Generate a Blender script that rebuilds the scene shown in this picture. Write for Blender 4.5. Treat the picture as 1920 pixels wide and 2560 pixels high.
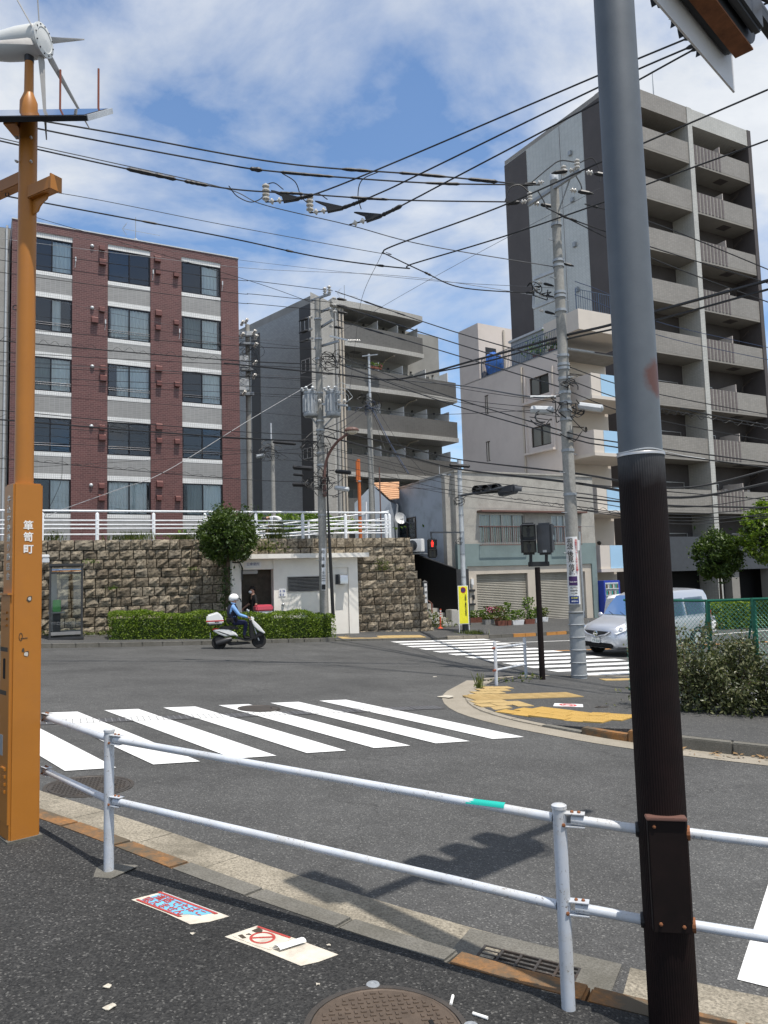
import bpy, bmesh, math, random
from mathutils import Vector, Matrix
random.seed(7)
SC = bpy.context.scene
for o in list(bpy.data.objects): bpy.data.objects.remove(o)
C = SC.collection
R = math.radians
FPX = 1900.0                       # focal length in pixels of a 1920 x 2560 frame
PITCH = math.atan(167/1900); ROLL = R(1.66); CAMZ = 2.0
cp, sp, cr, sr = math.cos(PITCH), math.sin(PITCH), math.cos(ROLL), math.sin(ROLL)
cam = bpy.data.cameras.new('camera'); camo = bpy.data.objects.new('camera', cam); C.objects.link(camo)
cam.sensor_fit = 'VERTICAL'; cam.sensor_height = 36.0; cam.lens = FPX/2560*36.0
cam.clip_start = 0.05; cam.clip_end = 3000
Rv = Vector((cr, sr*sp, -sr*cp)); Uv = Vector((sr, -cr*sp, cr*cp)); Fv = Vector((0, cp, sp))
camo.matrix_world = Matrix(((Rv.x, Uv.x, -Fv.x, 0), (Rv.y, Uv.y, -Fv.y, 0), (Rv.z, Uv.z, -Fv.z, CAMZ), (0, 0, 0, 1)))
SC.camera = camo
SC.render.resolution_x = 768; SC.render.resolution_y = 1024
SUN_AZ = R(137); SUN_EL = R(70.5)
world = bpy.data.worlds.new('World'); SC.world = world; world.use_nodes = True
nt = world.node_tree; nt.nodes.clear()
def N(tree, t, **kw):
    n = tree.nodes.new(t)
    for k, v in kw.items():
        if k in n.inputs: n.inputs[k].default_value = v
        else: setattr(n, k, v)
    return n
sky = N(nt, 'ShaderNodeTexSky', sky_type='NISHITA', sun_disc=False, sun_elevation=SUN_EL, sun_rotation=SUN_AZ,
        altitude=50.0, air_density=1.0, dust_density=0.25, ozone_density=2.2)
tc = N(nt, 'ShaderNodeTexCoord'); sep = N(nt, 'ShaderNodeSeparateXYZ')
L = nt.links.new
L(tc.outputs['Generated'], sep.inputs[0])
def M_(op, a, b=None, tree=nt, clamp=False):
    m = tree.nodes.new('ShaderNodeMath'); m.operation = op; m.use_clamp = clamp
    for i, q in enumerate((a, b)):
        if q is None: continue
        if isinstance(q, (int, float)): m.inputs[i].default_value = q
        else: tree.links.new(q, m.inputs[i])
    return m.outputs[0]
zz = M_('ADD', M_('MAXIMUM', sep.outputs[2], 0.0), 0.42)
comb = N(nt, 'ShaderNodeCombineXYZ')
L(M_('DIVIDE', sep.outputs[0], zz), comb.inputs[0]); L(M_('DIVIDE', sep.outputs[1], zz), comb.inputs[1])
mp = N(nt, 'ShaderNodeMapping'); mp.inputs['Location'].default_value = (3.35, 1.2, 0.4); mp.inputs['Rotation'].default_value = (0, 0, 0.5)
mp.inputs['Scale'].default_value = (1.0, 1.25, 1.0)
L(comb.outputs[0], mp.inputs[0])
n1 = N(nt, 'ShaderNodeTexNoise', Scale=1.9, Detail=9.0, Roughness=0.56, Distortion=0.35); L(mp.outputs[0], n1.inputs['Vector'])
n2 = N(nt, 'ShaderNodeTexNoise', Scale=5.0, Detail=8.0, Roughness=0.6, Distortion=0.2); L(mp.outputs[0], n2.inputs['Vector'])
cov = M_('ADD', M_('MULTIPLY', n1.outputs[0], 0.8), M_('MULTIPLY', n2.outputs[0], 0.2))
cr1 = N(nt, 'ShaderNodeValToRGB'); e = cr1.color_ramp.elements
e[0].position = 0.41; e[0].color = (0.05, 0.05, 0.05, 1); e[1].position = 0.565; e[1].color = (0.93, 0.93, 0.93, 1)
L(cov, cr1.inputs[0])
cr2 = N(nt, 'ShaderNodeValToRGB'); e = cr2.color_ramp.elements      # thick cloud is a little greyer below
e[0].position = 0.35; e[0].color = (6.3, 6.45, 6.6, 1); e[1].position = 0.75; e[1].color = (4.7, 5.0, 5.4, 1)
L(n2.outputs[0], cr2.inputs[0])
hs = N(nt, 'ShaderNodeHueSaturation', Saturation=1.14, Value=1.2); L(sky.outputs[0], hs.inputs['Color'])
mx = N(nt, 'ShaderNodeMixRGB'); L(cr1.outputs[0], mx.inputs[0]); L(hs.outputs[0], mx.inputs[1]); L(cr2.outputs[0], mx.inputs[2])
bg = N(nt, 'ShaderNodeBackground', Strength=0.15); L(mx.outputs[0], bg.inputs[0])
wo = N(nt, 'ShaderNodeOutputWorld'); L(bg.outputs[0], wo.inputs[0])
sl = bpy.data.lights.new('sun', 'SUN'); sl.energy = 5.0; sl.angle = R(0.53); sl.color = (1.0, 0.95, 0.88)
so = bpy.data.objects.new('sun', sl); C.objects.link(so)
SUNV = Vector((math.sin(SUN_AZ)*math.cos(SUN_EL), math.cos(SUN_AZ)*math.cos(SUN_EL), math.sin(SUN_EL)))
so.rotation_euler = SUNV.to_track_quat('Z', 'Y').to_euler(); so.location = (10, -10, 40)
SC.view_settings.view_transform = 'Standard'; SC.view_settings.look = 'None'
SC.view_settings.exposure = 0.0; SC.view_settings.gamma = 1.0
SC.render.engine = 'CYCLES'
def ray(u, v):
    X, Y = (u-960)/FPX, (1280-v)/FPX
    return Fv + Rv*X + Uv*Y
def at(u, v, Y):                       # the point on a sight line at distance Y in front
    d = ray(u, v); return d*(Y/d.y) + Vector((0, 0, CAMZ))
def G(x, y):                           # height of the road surface (the junction lies on a slope)
    x = min(max(x, -22), 32); y = min(max(y, -5), 45)
    return 0.107-0.0638*x-0.0141*y+0.00077*x*y+(0.0008*(y-20)**2 if y > 20 else 0)
def ong(u, v, off=0.0):
    d = ray(u, v); lo, hi = .5, 120
    for _ in range(50):
        m = (lo+hi)/2
        if CAMZ+d.z*m-(G(d.x*m, d.y*m)+off) > 0: lo = m
        else: hi = m
    return d*lo+Vector((0, 0, CAMZ))
WM = {}
def wmat(o):
    return WM.get(o.name, Matrix.Identity(4)) if o else Matrix.Identity(4)
class MB:
    def __init__(s): s.v = []; s.f = []; s.m = []
    def add(s, vs, fs, mi=0):
        b = len(s.v); s.v += [Vector(p) for p in vs]
        s.f += [tuple(b+i for i in f) for f in fs]; s.m += [mi]*len(fs); return s
    def obox(s, o, a, b, c, mi=0):
        o, a, b, c = map(Vector, (o, a, b, c))
        if a.cross(b).dot(c) < 0: a, b = b, a
        return s.add([o, o+a, o+a+b, o+b, o+c, o+a+c, o+a+b+c, o+b+c],
                     [(0, 3, 2, 1), (4, 5, 6, 7), (0, 1, 5, 4), (1, 2, 6, 5), (2, 3, 7, 6), (3, 0, 4, 7)], mi)
    def box(s, c, d, rz=0, M=None, mi=0):
        Q = M or Matrix.Rotation(rz, 3, 'Z')
        a, b, e = Q @ Vector((d[0], 0, 0)), Q @ Vector((0, d[1], 0)), Q @ Vector((0, 0, d[2]))
        return s.obox(Vector(c)-(a+b+e)/2, a, b, e, mi)
    def tube(s, pts, r, n=8, cap=True, mi=0, ph=0.0):
        pts = [Vector(p) for p in pts]; k = len(pts)
        rs = r if isinstance(r, (list, tuple)) else [r]*k
        b = len(s.v); up = None
        for i, p in enumerate(pts):
            t = (pts[min(i+1, k-1)]-pts[max(i-1, 0)])
            t = t.normalized() if t.length > 1e-9 else Vector((0, 0, 1))
            if up is None:
                up = Vector((0, 0, 1)) if abs(t.z) < .9 else Vector((0, 1, 0))
            x = up.cross(t)
            if x.length < 1e-6: x = Vector((1, 0, 0)).cross(t)
            x.normalize(); y = t.cross(x); up = y
            for j in range(n):
                a = 2*math.pi*(j+ph)/n
                s.v.append(p+(x*math.cos(a)+y*math.sin(a))*rs[i])
        for i in range(k-1):
            for j in range(n):
                s.f.append((b+i*n+j, b+i*n+(j+1) % n, b+(i+1)*n+(j+1) % n, b+(i+1)*n+j)); s.m.append(mi)
        if cap:
            s.f.append(tuple(b+j for j in reversed(range(n)))); s.m.append(mi)
            s.f.append(tuple(b+(k-1)*n+j for j in range(n))); s.m.append(mi)
        return s
    def cyl(s, p0, p1, r0, r1=None, n=12, mi=0, cap=True): return s.tube([p0, p1], [r0, r1 if r1 is not None else r0], n, cap, mi)
    def lathe(s, c, prof, n=16, M=None, mi=0):
        c = Vector(c); Q = M or Matrix.Identity(3); b = len(s.v)
        for r, z in prof:
            for j in range(n):
                a = 2*math.pi*j/n; s.v.append(c+Q @ Vector((r*math.cos(a), r*math.sin(a), z)))
        for i in range(len(prof)-1):
            for j in range(n):
                s.f.append((b+i*n+j, b+i*n+(j+1) % n, b+(i+1)*n+(j+1) % n, b+(i+1)*n+j)); s.m.append(mi)
        s.f.append(tuple(b+j for j in reversed(range(n)))); s.m.append(mi)
        s.f.append(tuple(b+(len(prof)-1)*n+j for j in range(n))); s.m.append(mi)
        return s
    def extr(s, poly, vec, mi=0):
        poly = [Vector(p) for p in poly]; vec = Vector(vec); k = len(poly)
        nrm = Vector((0, 0, 0))
        for i in range(k): nrm += poly[i].cross(poly[(i+1) % k])
        if nrm.dot(vec) < 0: poly = poly[::-1]
        return s.add(poly+[p+vec for p in poly], [tuple(reversed(range(k))), tuple(range(k, 2*k))] +
                     [(i, (i+1) % k, k+(i+1) % k, k+i) for i in range(k)], mi)
    def prism(s, poly, z0, z1, mi=0): return s.extr([(p[0], p[1], z0) for p in poly], (0, 0, z1-z0), mi)
    def ball(s, c, r, nu=10, nv=7, mi=0, M=None):
        c = Vector(c); r = (r, r, r) if isinstance(r, (int, float)) else r; Q = M or Matrix.Identity(3); b = len(s.v)
        for i in range(nv+1):
            t = math.pi*i/nv
            for j in range(nu):
                a = 2*math.pi*j/nu
                s.v.append(c+Q @ Vector((r[0]*math.sin(t)*math.cos(a), r[1]*math.sin(t)*math.sin(a), -r[2]*math.cos(t))))
        for i in range(nv):
            for j in range(nu):
                s.f.append((b+i*nu+j, b+i*nu+(j+1) % nu, b+(i+1)*nu+(j+1) % nu, b+(i+1)*nu+j)); s.m.append(mi)
        return s
    def quad(s, a, b, c, d, mi=0): return s.add([a, b, c, d], [(0, 1, 2, 3)], mi)
    def build(s, name, mat, parent=None, smooth=None, bevel=0, uv=True, local=False):
        me = bpy.data.meshes.new(name)
        inv = Matrix.Identity(4) if local else wmat(parent).inverted()
        W = wmat(parent) if local else None
        vs = [inv @ p for p in s.v]
        me.from_pydata([tuple(p) for p in vs], [], s.f)
        mats = mat if isinstance(mat, (list, tuple)) else [mat]
        for m in mats: me.materials.append(M[m] if isinstance(m, str) else m)
        if len(mats) > 1: me.polygons.foreach_set('material_index', s.m)
        if bevel > 0:
            bm = bmesh.new(); bm.from_mesh(me); bmesh.ops.remove_doubles(bm, verts=bm.verts, dist=1e-5)
            ed = [e_ for e_ in bm.edges if len(e_.link_faces) == 2 and e_.calc_face_angle(0) > 0.6]
            bmesh.ops.bevel(bm, geom=ed, offset=bevel, segments=2, affect='EDGES', clamp_overlap=True)
            bm.to_mesh(me); bm.free()
        if smooth is not None:
            me.polygons.foreach_set('use_smooth', [True]*len(me.polygons)); me.set_sharp_from_angle(angle=R(smooth))
        if uv and len(me.polygons) < 30000:
            lay = me.uv_layers.new(name='UVMap'); dat = lay.data; Wl = W if W is not None else wmat(parent)
            wv = [Wl @ v.co for v in me.vertices]; R3 = Wl.to_3x3()
            for p in me.polygons:
                n = R3 @ p.normal
                if abs(n.z) > .75:
                    for li in p.loop_indices:
                        q = wv[me.loops[li].vertex_index]; dat[li].uv = (q.x, q.y)
                else:
                    t = Vector((-n.y, n.x, 0)).normalized()
                    for li in p.loop_indices:
                        q = wv[me.loops[li].vertex_index]; dat[li].uv = (q.dot(t), q.z)
        o = bpy.data.objects.new(name, me); C.objects.link(o)
        if parent:
            o.parent = parent; WM[o.name] = wmat(parent)
        return o
def tag(o, label=None, cat=None, group=None, kind=None):
    if label: o['label'] = label
    if cat: o['category'] = cat
    if group: o['group'] = group
    if kind: o['kind'] = kind
    return o
def thing(name, label, cat, loc=(0, 0, 0), rz=0, group=None):
    o = bpy.data.objects.new(name, None); C.objects.link(o); o.empty_display_size = .2
    o.location = loc; o.rotation_euler = (0, 0, rz)
    WM[o.name] = Matrix.Translation(Vector(loc)) @ Matrix.Rotation(rz, 4, 'Z')
    return tag(o, label, cat, group)
def copy_tree(o, parent=None):
    c = o.copy(); C.objects.link(c); c.parent = parent
    for ch in list(o.children): copy_tree(ch, c)
    return c
def link_mesh(name, me, parent, mtx):
    """another object on existing mesh data, placed with a world matrix"""
    o = bpy.data.objects.new(name, me); C.objects.link(o)
    if parent: o.parent = parent; o.matrix_local = wmat(parent).inverted() @ mtx
    else: o.matrix_world = mtx
    return o
def text(name, s, size, mat, parent, org, ex, ey, bold=0.0, ext=0.001, vertical=False, align='CENTER', sx=1.0, spacing=1.0):
    cu = bpy.data.curves.new(name, 'FONT'); cu.body = '\n'.join(s) if vertical else s
    cu.size = size; cu.align_x = align; cu.align_y = 'TOP' if vertical else 'CENTER'; cu.extrude = ext; cu.offset = bold*size*.4
    cu.space_line = spacing; cu.resolution_u = 3
    to = bpy.data.objects.new(name, cu); C.objects.link(to)
    bpy.context.view_layer.update()
    me = bpy.data.meshes.new_from_object(to.evaluated_get(bpy.context.evaluated_depsgraph_get()))
    bpy.data.objects.remove(to); bpy.data.curves.remove(cu)
    ex = Vector(ex).normalized(); ey = Vector(ey).normalized(); ez = ex.cross(ey)
    Q = Matrix(((ex.x*sx, ey.x, ez.x, org[0]), (ex.y*sx, ey.y, ez.y, org[1]), (ex.z*sx, ey.z, ez.z, org[2]), (0, 0, 0, 1)))
    me.transform(wmat(parent).inverted() @ Q); me.materials.clear(); me.materials.append(M[mat])
    o = bpy.data.objects.new(name, me); C.objects.link(o); o.parent = parent; WM[o.name] = wmat(parent)
    return o
class Face:
    """a vertical wall plane through p along direction e (unit, horizontal); n points towards the street"""
    def __init__(s, p, ang, off=0.0):
        s.e = Vector((math.cos(ang), math.sin(ang), 0)); s.n = Vector((math.sin(ang), -math.cos(ang), 0))
        s.p = Vector((p[0], p[1], 0))+s.n*off
    def pt(s, a, z, o=0.0): return s.p+s.e*a+s.n*o+Vector((0, 0, z))
    def hit(s, u, v, o=0.0):
        d = ray(u, v); q = s.p+s.n*o; t = (q.x*s.n.x+q.y*s.n.y)/(d.x*s.n.x+d.y*s.n.y)
        w = d*t+Vector((0, 0, CAMZ)); return ((w-q).dot(s.e), w.z)
    def s(self, u, v=1400, o=0.0): return self.hit(u, v, o)[0]
    def box(s, mb, a0, a1, z0, z1, o0, o1, mi=0):
        return mb.obox(s.pt(a0, z0, o0), s.e*(a1-a0), s.n*(o1-o0), (0, 0, z1-z0), mi)
    def quad(s, mb, a0, a1, z0, z1, o, mi=0):
        return mb.quad(s.pt(a0, z0, o), s.pt(a1, z0, o), s.pt(a1, z1, o), s.pt(a0, z1, o), mi)
    def grid(s, mb, A, Z, holes, o=0.0, mi=0, depth=0.0):
        """wall sheet with rectangular openings and their reveals"""
        A = sorted(set(A+[h[0] for h in holes]+[h[1] for h in holes])); Z = sorted(set(Z+[h[2] for h in holes]+[h[3] for h in holes]))
        for i in range(len(A)-1):
            for j in range(len(Z)-1):
                ca, cz = (A[i]+A[i+1])/2, (Z[j]+Z[j+1])/2
                if any(h[0] < ca < h[1] and h[2] < cz < h[3] for h in holes): continue
                s.quad(mb, A[i], A[i+1], Z[j], Z[j+1], o, mi)
        if depth:
            for a0, a1, z0, z1 in [h[:4] for h in holes]:
                P = s.pt
                mb.quad(P(a0, z0, o), P(a0, z0, o-depth), P(a1, z0, o-depth), P(a1, z0, o), mi)
                mb.quad(P(a0, z1, o), P(a1, z1, o), P(a1, z1, o-depth), P(a0, z1, o-depth), mi)
                mb.quad(P(a0, z0, o), P(a0, z1, o), P(a0, z1, o-depth), P(a0, z0, o-depth), mi)
                mb.quad(P(a1, z0, o), P(a1, z0, o-depth), P(a1, z1, o-depth), P(a1, z1, o), mi)
M = {}
def newmat(name):
    m = bpy.data.materials.new(name); m.use_nodes = True; t = m.node_tree; t.nodes.clear()
    out = t.nodes.new('ShaderNodeOutputMaterial'); b = t.nodes.new('ShaderNodeBsdfPrincipled')
    t.links.new(b.outputs[0], out.inputs[0]); M[name] = m
    return m, t, b
def noise(t, scale, detail=5, rough=.6, co='Object', vec=None):
    n = N(t, 'ShaderNodeTexNoise', Scale=scale, Detail=float(detail), Roughness=rough)
    if vec is None:
        c = t.nodes.new('ShaderNodeTexCoord'); vec = c.outputs[co]
    t.links.new(vec, n.inputs['Vector']); return n.outputs[0]
def ramp(t, fac, stops):
    r = t.nodes.new('ShaderNodeValToRGB'); el = r.color_ramp.elements
    while len(el) < len(stops): el.new(.5)
    for k, (p, c) in zip(el, stops):
        k.position = p; k.color = (c, c, c, 1) if isinstance(c, (int, float)) else (*c[:3], 1)
    t.links.new(fac, r.inputs[0]); return r.outputs[0]
def mixc(t, fac, a, b, mode='MIX'):
    m = t.nodes.new('ShaderNodeMixRGB'); m.blend_type = mode
    for i, q in enumerate((fac, a, b)):
        if isinstance(q, (int, float)): m.inputs[i].default_value = q if i == 0 else (q, q, q, 1)
        elif isinstance(q, (tuple, list)): m.inputs[i].default_value = (*q[:3], 1)
        else: t.links.new(q, m.inputs[i])
    return m.outputs[0]
def bump(t, b, h, strength=.3, dist=.01):
    n = N(t, 'ShaderNodeBump', Strength=strength, Distance=dist); t.links.new(h, n.inputs['Height']); t.links.new(n.outputs[0], b.inputs['Normal'])
def pm(name, col, rough=.6, var=.18, vs=4.0, bmp=0, bs=60., metal=0, spec=.4, dirt=None, dscale=2.0, damt=.5, co='Object', emit=None):
    m, t, b = newmat(name)
    lo = tuple(c*(1-var) for c in col); hi = tuple(min(1, c*(1+var)) for c in col)
    c = ramp(t, noise(t, vs, 6, .65, co), [(.3, lo), (.7, hi)])
    if dirt:
        f = ramp(t, noise(t, dscale, 8, .72, co), [(.48, 0), (.72, damt)]); c = mixc(t, f, c, dirt)
    t.links.new(c, b.inputs['Base Color'])
    b.inputs['Roughness'].default_value = rough; b.inputs['Metallic'].default_value = metal; b.inputs['Specular IOR Level'].default_value = spec
    if bmp: bump(t, b, noise(t, bs, 4, .6, co), bmp, .01)
    if emit: b.inputs['Emission Color'].default_value = (*col, 1); b.inputs['Emission Strength'].default_value = emit
    return m
def asphalt(name, lo, hi, sc, fleck, patch, bst):
    m, t, b = newmat(name); tcn = t.nodes.new('ShaderNodeTexCoord'); v = tcn.outputs['Object']
    vor = N(t, 'ShaderNodeTexVoronoi', Scale=sc); t.links.new(v, vor.inputs['Vector'])
    sep_ = t.nodes.new('ShaderNodeSeparateColor'); t.links.new(vor.outputs['Color'], sep_.inputs[0])
    c = ramp(t, sep_.outputs[0], [(.0, lo), (.55, tuple((a+b_)/2 for a, b_ in zip(lo, hi))), (.93, hi), (.97, fleck)])
    big = ramp(t, noise(t, .55, 6, .62, vec=v), [(.3, 1-patch), (.7, 1+patch)])
    c = mixc(t, 1.0, c, big, 'MULTIPLY')
    mid = ramp(t, noise(t, 6, 5, .7, vec=v), [(.25, .86), (.75, 1.14)]); c = mixc(t, 1.0, c, mid, 'MULTIPLY')
    ck = N(t, 'ShaderNodeTexVoronoi', Scale=.33, feature='DISTANCE_TO_EDGE'); dv = t.nodes.new('ShaderNodeVectorMath'); dv.operation = 'ADD'; nz_ = N(t, 'ShaderNodeTexNoise', Scale=1.3, Detail=6.0); t.links.new(v, nz_.inputs['Vector']); t.links.new(v, dv.inputs[0]); t.links.new(nz_.outputs['Color'], dv.inputs[1]); t.links.new(dv.outputs[0], ck.inputs['Vector'])
    c = mixc(t, 1.0, c, ramp(t, ck.outputs['Distance'], [(0, .74), (.005, 1.0)]), 'MULTIPLY')
    t.links.new(c, b.inputs['Base Color']); b.inputs['Roughness'].default_value = .85; b.inputs['Specular IOR Level'].default_value = .25
    bump(t, b, vor.outputs['Distance'], bst, .006); return m
asphalt('road', (.053, .053, .052), (.095, .094, .091), 110, (.17, .167, .157), .24, .5)
asphalt('walk', (.019, .019, .019), (.052, .051, .049), 105, (.115, .112, .105), .24, .9)
asphalt('walk_far', (.050, .050, .050), (.088, .087, .084), 90, (.17, .165, .15), .12, .5)
def concrete(name, lo, hi, sc=55, moss=.5, mossc=(.10, .085, .05), bst=.5, th=.42):
    m, t, b = newmat(name); v = t.nodes.new('ShaderNodeTexCoord').outputs['Object']
    c = ramp(t, noise(t, sc, 4, .8, vec=v), [(.32, lo), (.62, hi)])
    f = ramp(t, noise(t, 2.3 if th > .4 else 4.5, 8, .7, vec=v), [(th, 0), (th+.24, moss)]); c = mixc(t, f, c, mossc)
    t.links.new(c, b.inputs['Base Color']); b.inputs['Roughness'].default_value = .88; b.inputs['Specular IOR Level'].default_value = .2
    bump(t, b, noise(t, sc, 4, .8, vec=v), bst, .006)
concrete('gutter', (.11, .098, .075), (.40, .355, .28), 60, .75, (.11, .098, .075), .7)
concrete('kerb', (.09, .085, .075), (.20, .19, .165), 80, .5, (.07, .065, .05), .4)
concrete('kerb_light', (.20, .18, .145), (.36, .32, .26), 80, .35, (.17, .15, .11), .4)
concrete('kerb_orange', (.20, .10, .035), (.36, .165, .055), 45, 1.0, (.105, .085, .06), .4, .33)
concrete('concrete', (.27, .265, .25), (.36, .35, .33), 30, .4, (.20, .19, .165), .25)
concrete('pole_concrete', (.27, .265, .245), (.37, .36, .33), 18, .5, (.17, .165, .15), .2)
concrete('stucco', (.33, .315, .28), (.45, .43, .385), 25, .55, (.25, .235, .21), .35)
def stone():
    m, t, b = newmat('stone'); v = t.nodes.new('ShaderNodeTexCoord').outputs['Object']; oi = t.nodes.new('ShaderNodeObjectInfo')
    ad = t.nodes.new('ShaderNodeVectorMath'); ad.operation = 'ADD'; t.links.new(v, ad.inputs[0])
    cx = t.nodes.new('ShaderNodeCombineXYZ'); t.links.new(M_('MULTIPLY', oi.outputs['Random'], 60.0, t), cx.inputs[0]); t.links.new(cx.outputs[0], ad.inputs[1])
    v = ad.outputs[0]
    base = ramp(t, oi.outputs['Random'], [(0, (.25, .205, .15)), (.45, (.37, .31, .225)), (.8, (.47, .40, .30)), (1, (.32, .275, .21))])
    c = mixc(t, 1.0, base, ramp(t, noise(t, 9, 6, .7, vec=v), [(.3, .50), (.7, 1.35)]), 'MULTIPLY')
    f = ramp(t, noise(t, 4.5, 8, .75, vec=v), [(.48, 0), (.60, .9)]); c = mixc(t, f, c, (.06, .049, .036))
    t.links.new(c, b.inputs['Base Color']); b.inputs['Roughness'].default_value = .9; b.inputs['Specular IOR Level'].default_value = .15
    bump(t, b, noise(t, 16, 6, .75, vec=v), 1.0, .05)
stone()
pm('mortar', (.06, .052, .040), .95, .3, 5)
def tile(name, c1, c2, mortar, w, h, ms, offset=0.0, rough=.45, bst=.4, var=.10, vary=None):
    m, t, b = newmat(name); uv = t.nodes.new('ShaderNodeTexCoord').outputs['UV']
    br = N(t, 'ShaderNodeTexBrick', Scale=1.0); br.offset = offset; br.squash = 1.0
    t.links.new(uv, br.inputs['Vector'])
    for k, q in (('Color1', c1), ('Color2', c2), ('Mortar', mortar)): br.inputs[k].default_value = (*q, 1)
    for k, q in (('Mortar Size', ms), ('Brick Width', w), ('Row Height', h), ('Mortar Smooth', .1), ('Bias', 0.0)): br.inputs[k].default_value = q
    big = ramp(t, noise(t, .35, 5, .6, vec=uv), [(.3, 1-var), (.7, 1+var)]); c = mixc(t, 1.0, br.outputs['Color'], big, 'MULTIPLY')
    t.links.new(c, b.inputs['Base Color']); b.inputs['Roughness'].default_value = rough
    inv = M_('SUBTRACT', 1.0, br.outputs['Fac'], t); bump(t, b, inv, bst, .004)
tile('red_tile', (.092, .034, .031), (.130, .050, .045), (.22, .14, .125), .23, .095, .006, .5)
tile('white_tile', (.70, .70, .68), (.76, .76, .74), (.36, .36, .35), .10, .10, .006)
tile('grey_tile', (.24, .238, .23), (.275, .272, .262), (.36, .355, .345), .23, .095, .006)
tile('dark_grey_tile', (.125, .125, .122), (.155, .155, .150), (.085, .085, .085), .23, .095, .006, .5)
tile('side_grey_tile', (.29, .305, .30), (.35, .365, .36), (.20, .21, .208), .23, .095, .007, .5)
tile('parapet_tile', (.115, .112, .105), (.135, .131, .123), (.165, .16, .152), .20, .10, .006)
tile('pale_tile', (.40, .39, .36), (.46, .45, .42), (.30, .29, .27), .15, .10, .008)
tile('tall_side', (.46, .475, .455), (.51, .525, .505), (.35, .362, .348), .30, .10, .010)
tile('tall_tile', (.245, .225, .195), (.29, .268, .235), (.185, .17, .15), .20, .10, .008)
tile('tall_pale', (.44, .435, .395), (.50, .49, .45), (.33, .325, .30), .20, .10, .008)
tile('tall_stripe', (.125, .10, .092), (.15, .122, .112), (.10, .08, .075), .20, .10, .006)
pm('tall_dark', (.078, .068, .066), .7, .12, .6)
pm('balcony_soffit', (.25, .235, .21), .85, .1, 1)
pm('dark_wall', (.075, .065, .06), .8, .15, 1)
pm('mid_soffit', (.36, .35, .325), .85, .1, 1)
pm('mid_backwall', (.30, .295, .275), .7, .12, 1)
pm('mid_dark', (.065, .065, .064), .6, .1, 1)
pm('pink_wall', (.60, .535, .485), .85, .05, .4, dirt=(.40, .345, .31), dscale=.7, damt=.35)
pm('cream_wall', (.62, .56, .49), .85, .05, .5, dirt=(.5, .45, .39), dscale=.8, damt=.3)
pm('sky_panel', (.36, .56, .74), .8, .04, .6)
pm('blue_wall', (.40, .44, .49), .85, .07, .6, dirt=(.20, .21, .22), dscale=1.1, damt=.6)
pm('green_wall', (.185, .24, .235), .75, .10, .8, dirt=(.14, .175, .17), dscale=1.0, damt=.5)
pm('cream_stone', (.52, .46, .38), .7, .08, 1.2)
def shutter():
    m, t, b = newmat('shutter'); v = t.nodes.new('ShaderNodeTexCoord').outputs['Object']
    c = ramp(t, noise(t, 1.2, 6, .6, vec=v), [(.3, (.30, .28, .235)), (.7, (.40, .375, .32))])
    t.links.new(c, b.inputs['Base Color']); b.inputs['Roughness'].default_value = .38; b.inputs['Metallic'].default_value = .35
shutter()
pm('white_plaster', (.82, .785, .715), .85, .04, 1.0, .25, 90, dirt=(.52, .48, .41), dscale=1.3, damt=.25)
pm('white_paint', (.74, .76, .78), .42, .06, 3, dirt=(.42, .38, .33), dscale=9, damt=.4)
def rail_paint():
    m, t, b = newmat('rail_paint'); v = t.nodes.new('ShaderNodeTexCoord').outputs['Object']
    c = ramp(t, noise(t, 3, 5, .6, vec=v), [(.3, (.47, .51, .57)), (.7, (.60, .62, .65))])
    chip = ramp(t, noise(t, 75, 3, .75, vec=v), [(.61, 0), (.64, 1)]); clump = ramp(t, noise(t, 5, 4, .7, vec=v), [(.44, 0), (.58, 1)])
    c = mixc(t, M_('MULTIPLY', chip, clump, t), c, (.10, .07, .05))
    c = mixc(t, ramp(t, noise(t, 2.5, 7, .75, vec=v), [(.44, 0), (.66, .55)]), c, (.40, .37, .31))
    t.links.new(c, b.inputs['Base Color']); b.inputs['Roughness'].default_value = .38
rail_paint()
def road_paint(name, col, wear, asph=(.085, .083, .08)):
    m, t, b = newmat(name); v = t.nodes.new('ShaderNodeTexCoord').outputs['Object']
    f1 = ramp(t, noise(t, 34, 6, .85, vec=v), [(.53, 0), (.66, 1)]); f2 = ramp(t, noise(t, 1.6, 5, .7, vec=v), [(.42, 0), (.72, wear)])
    c = mixc(t, M_('MULTIPLY', f1, f2, t), col, asph)
    c = mixc(t, ramp(t, noise(t, 3, 6, .7, vec=v), [(.4, 0), (.8, .25)]), c, tuple(q*.6 for q in col))
    t.links.new(c, b.inputs['Base Color']); b.inputs['Roughness'].default_value = .7
    bump(t, b, noise(t, 70, 4, .7, vec=v), .4, .004)
road_paint('stripe', (.70, .70, .685), 1.0); road_paint('stripe_far', (.78, .78, .76), .6)
road_paint('line_orange', (.55, .25, .06), 1.0)
pm('tactile', (.44, .275, .07), .75, .16, 3, .3, 60, dirt=(.38, .25, .08), dscale=4, damt=.6)
pm('tactile_old', (.41, .29, .125), .8, .16, 3, .3, 60, dirt=(.42, .32, .16), dscale=4, damt=.6)
pm('orange_paint', (.40, .155, .022), .42, .06, 2.0, dirt=(.33, .13, .03), dscale=3, damt=.5)
pm('paint_chip', (.50, .47, .42), .8); pm('chip_dark', (.06, .045, .03), .8)
pm('letter_white', (.80, .79, .76), .6, .04); pm('letter_silver', (.50, .49, .47), .35, .1, 3, metal=.7)
pm('galvanised', (.33, .35, .365), .5, .14, 6, metal=.35); pm('galv_light', (.50, .52, .53), .5, .12, 6, metal=.3)
pm('porcelain', (.52, .50, .46), .25, .08, 5); pm('porcelain_band', (.5, .2, .14), .3)
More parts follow.
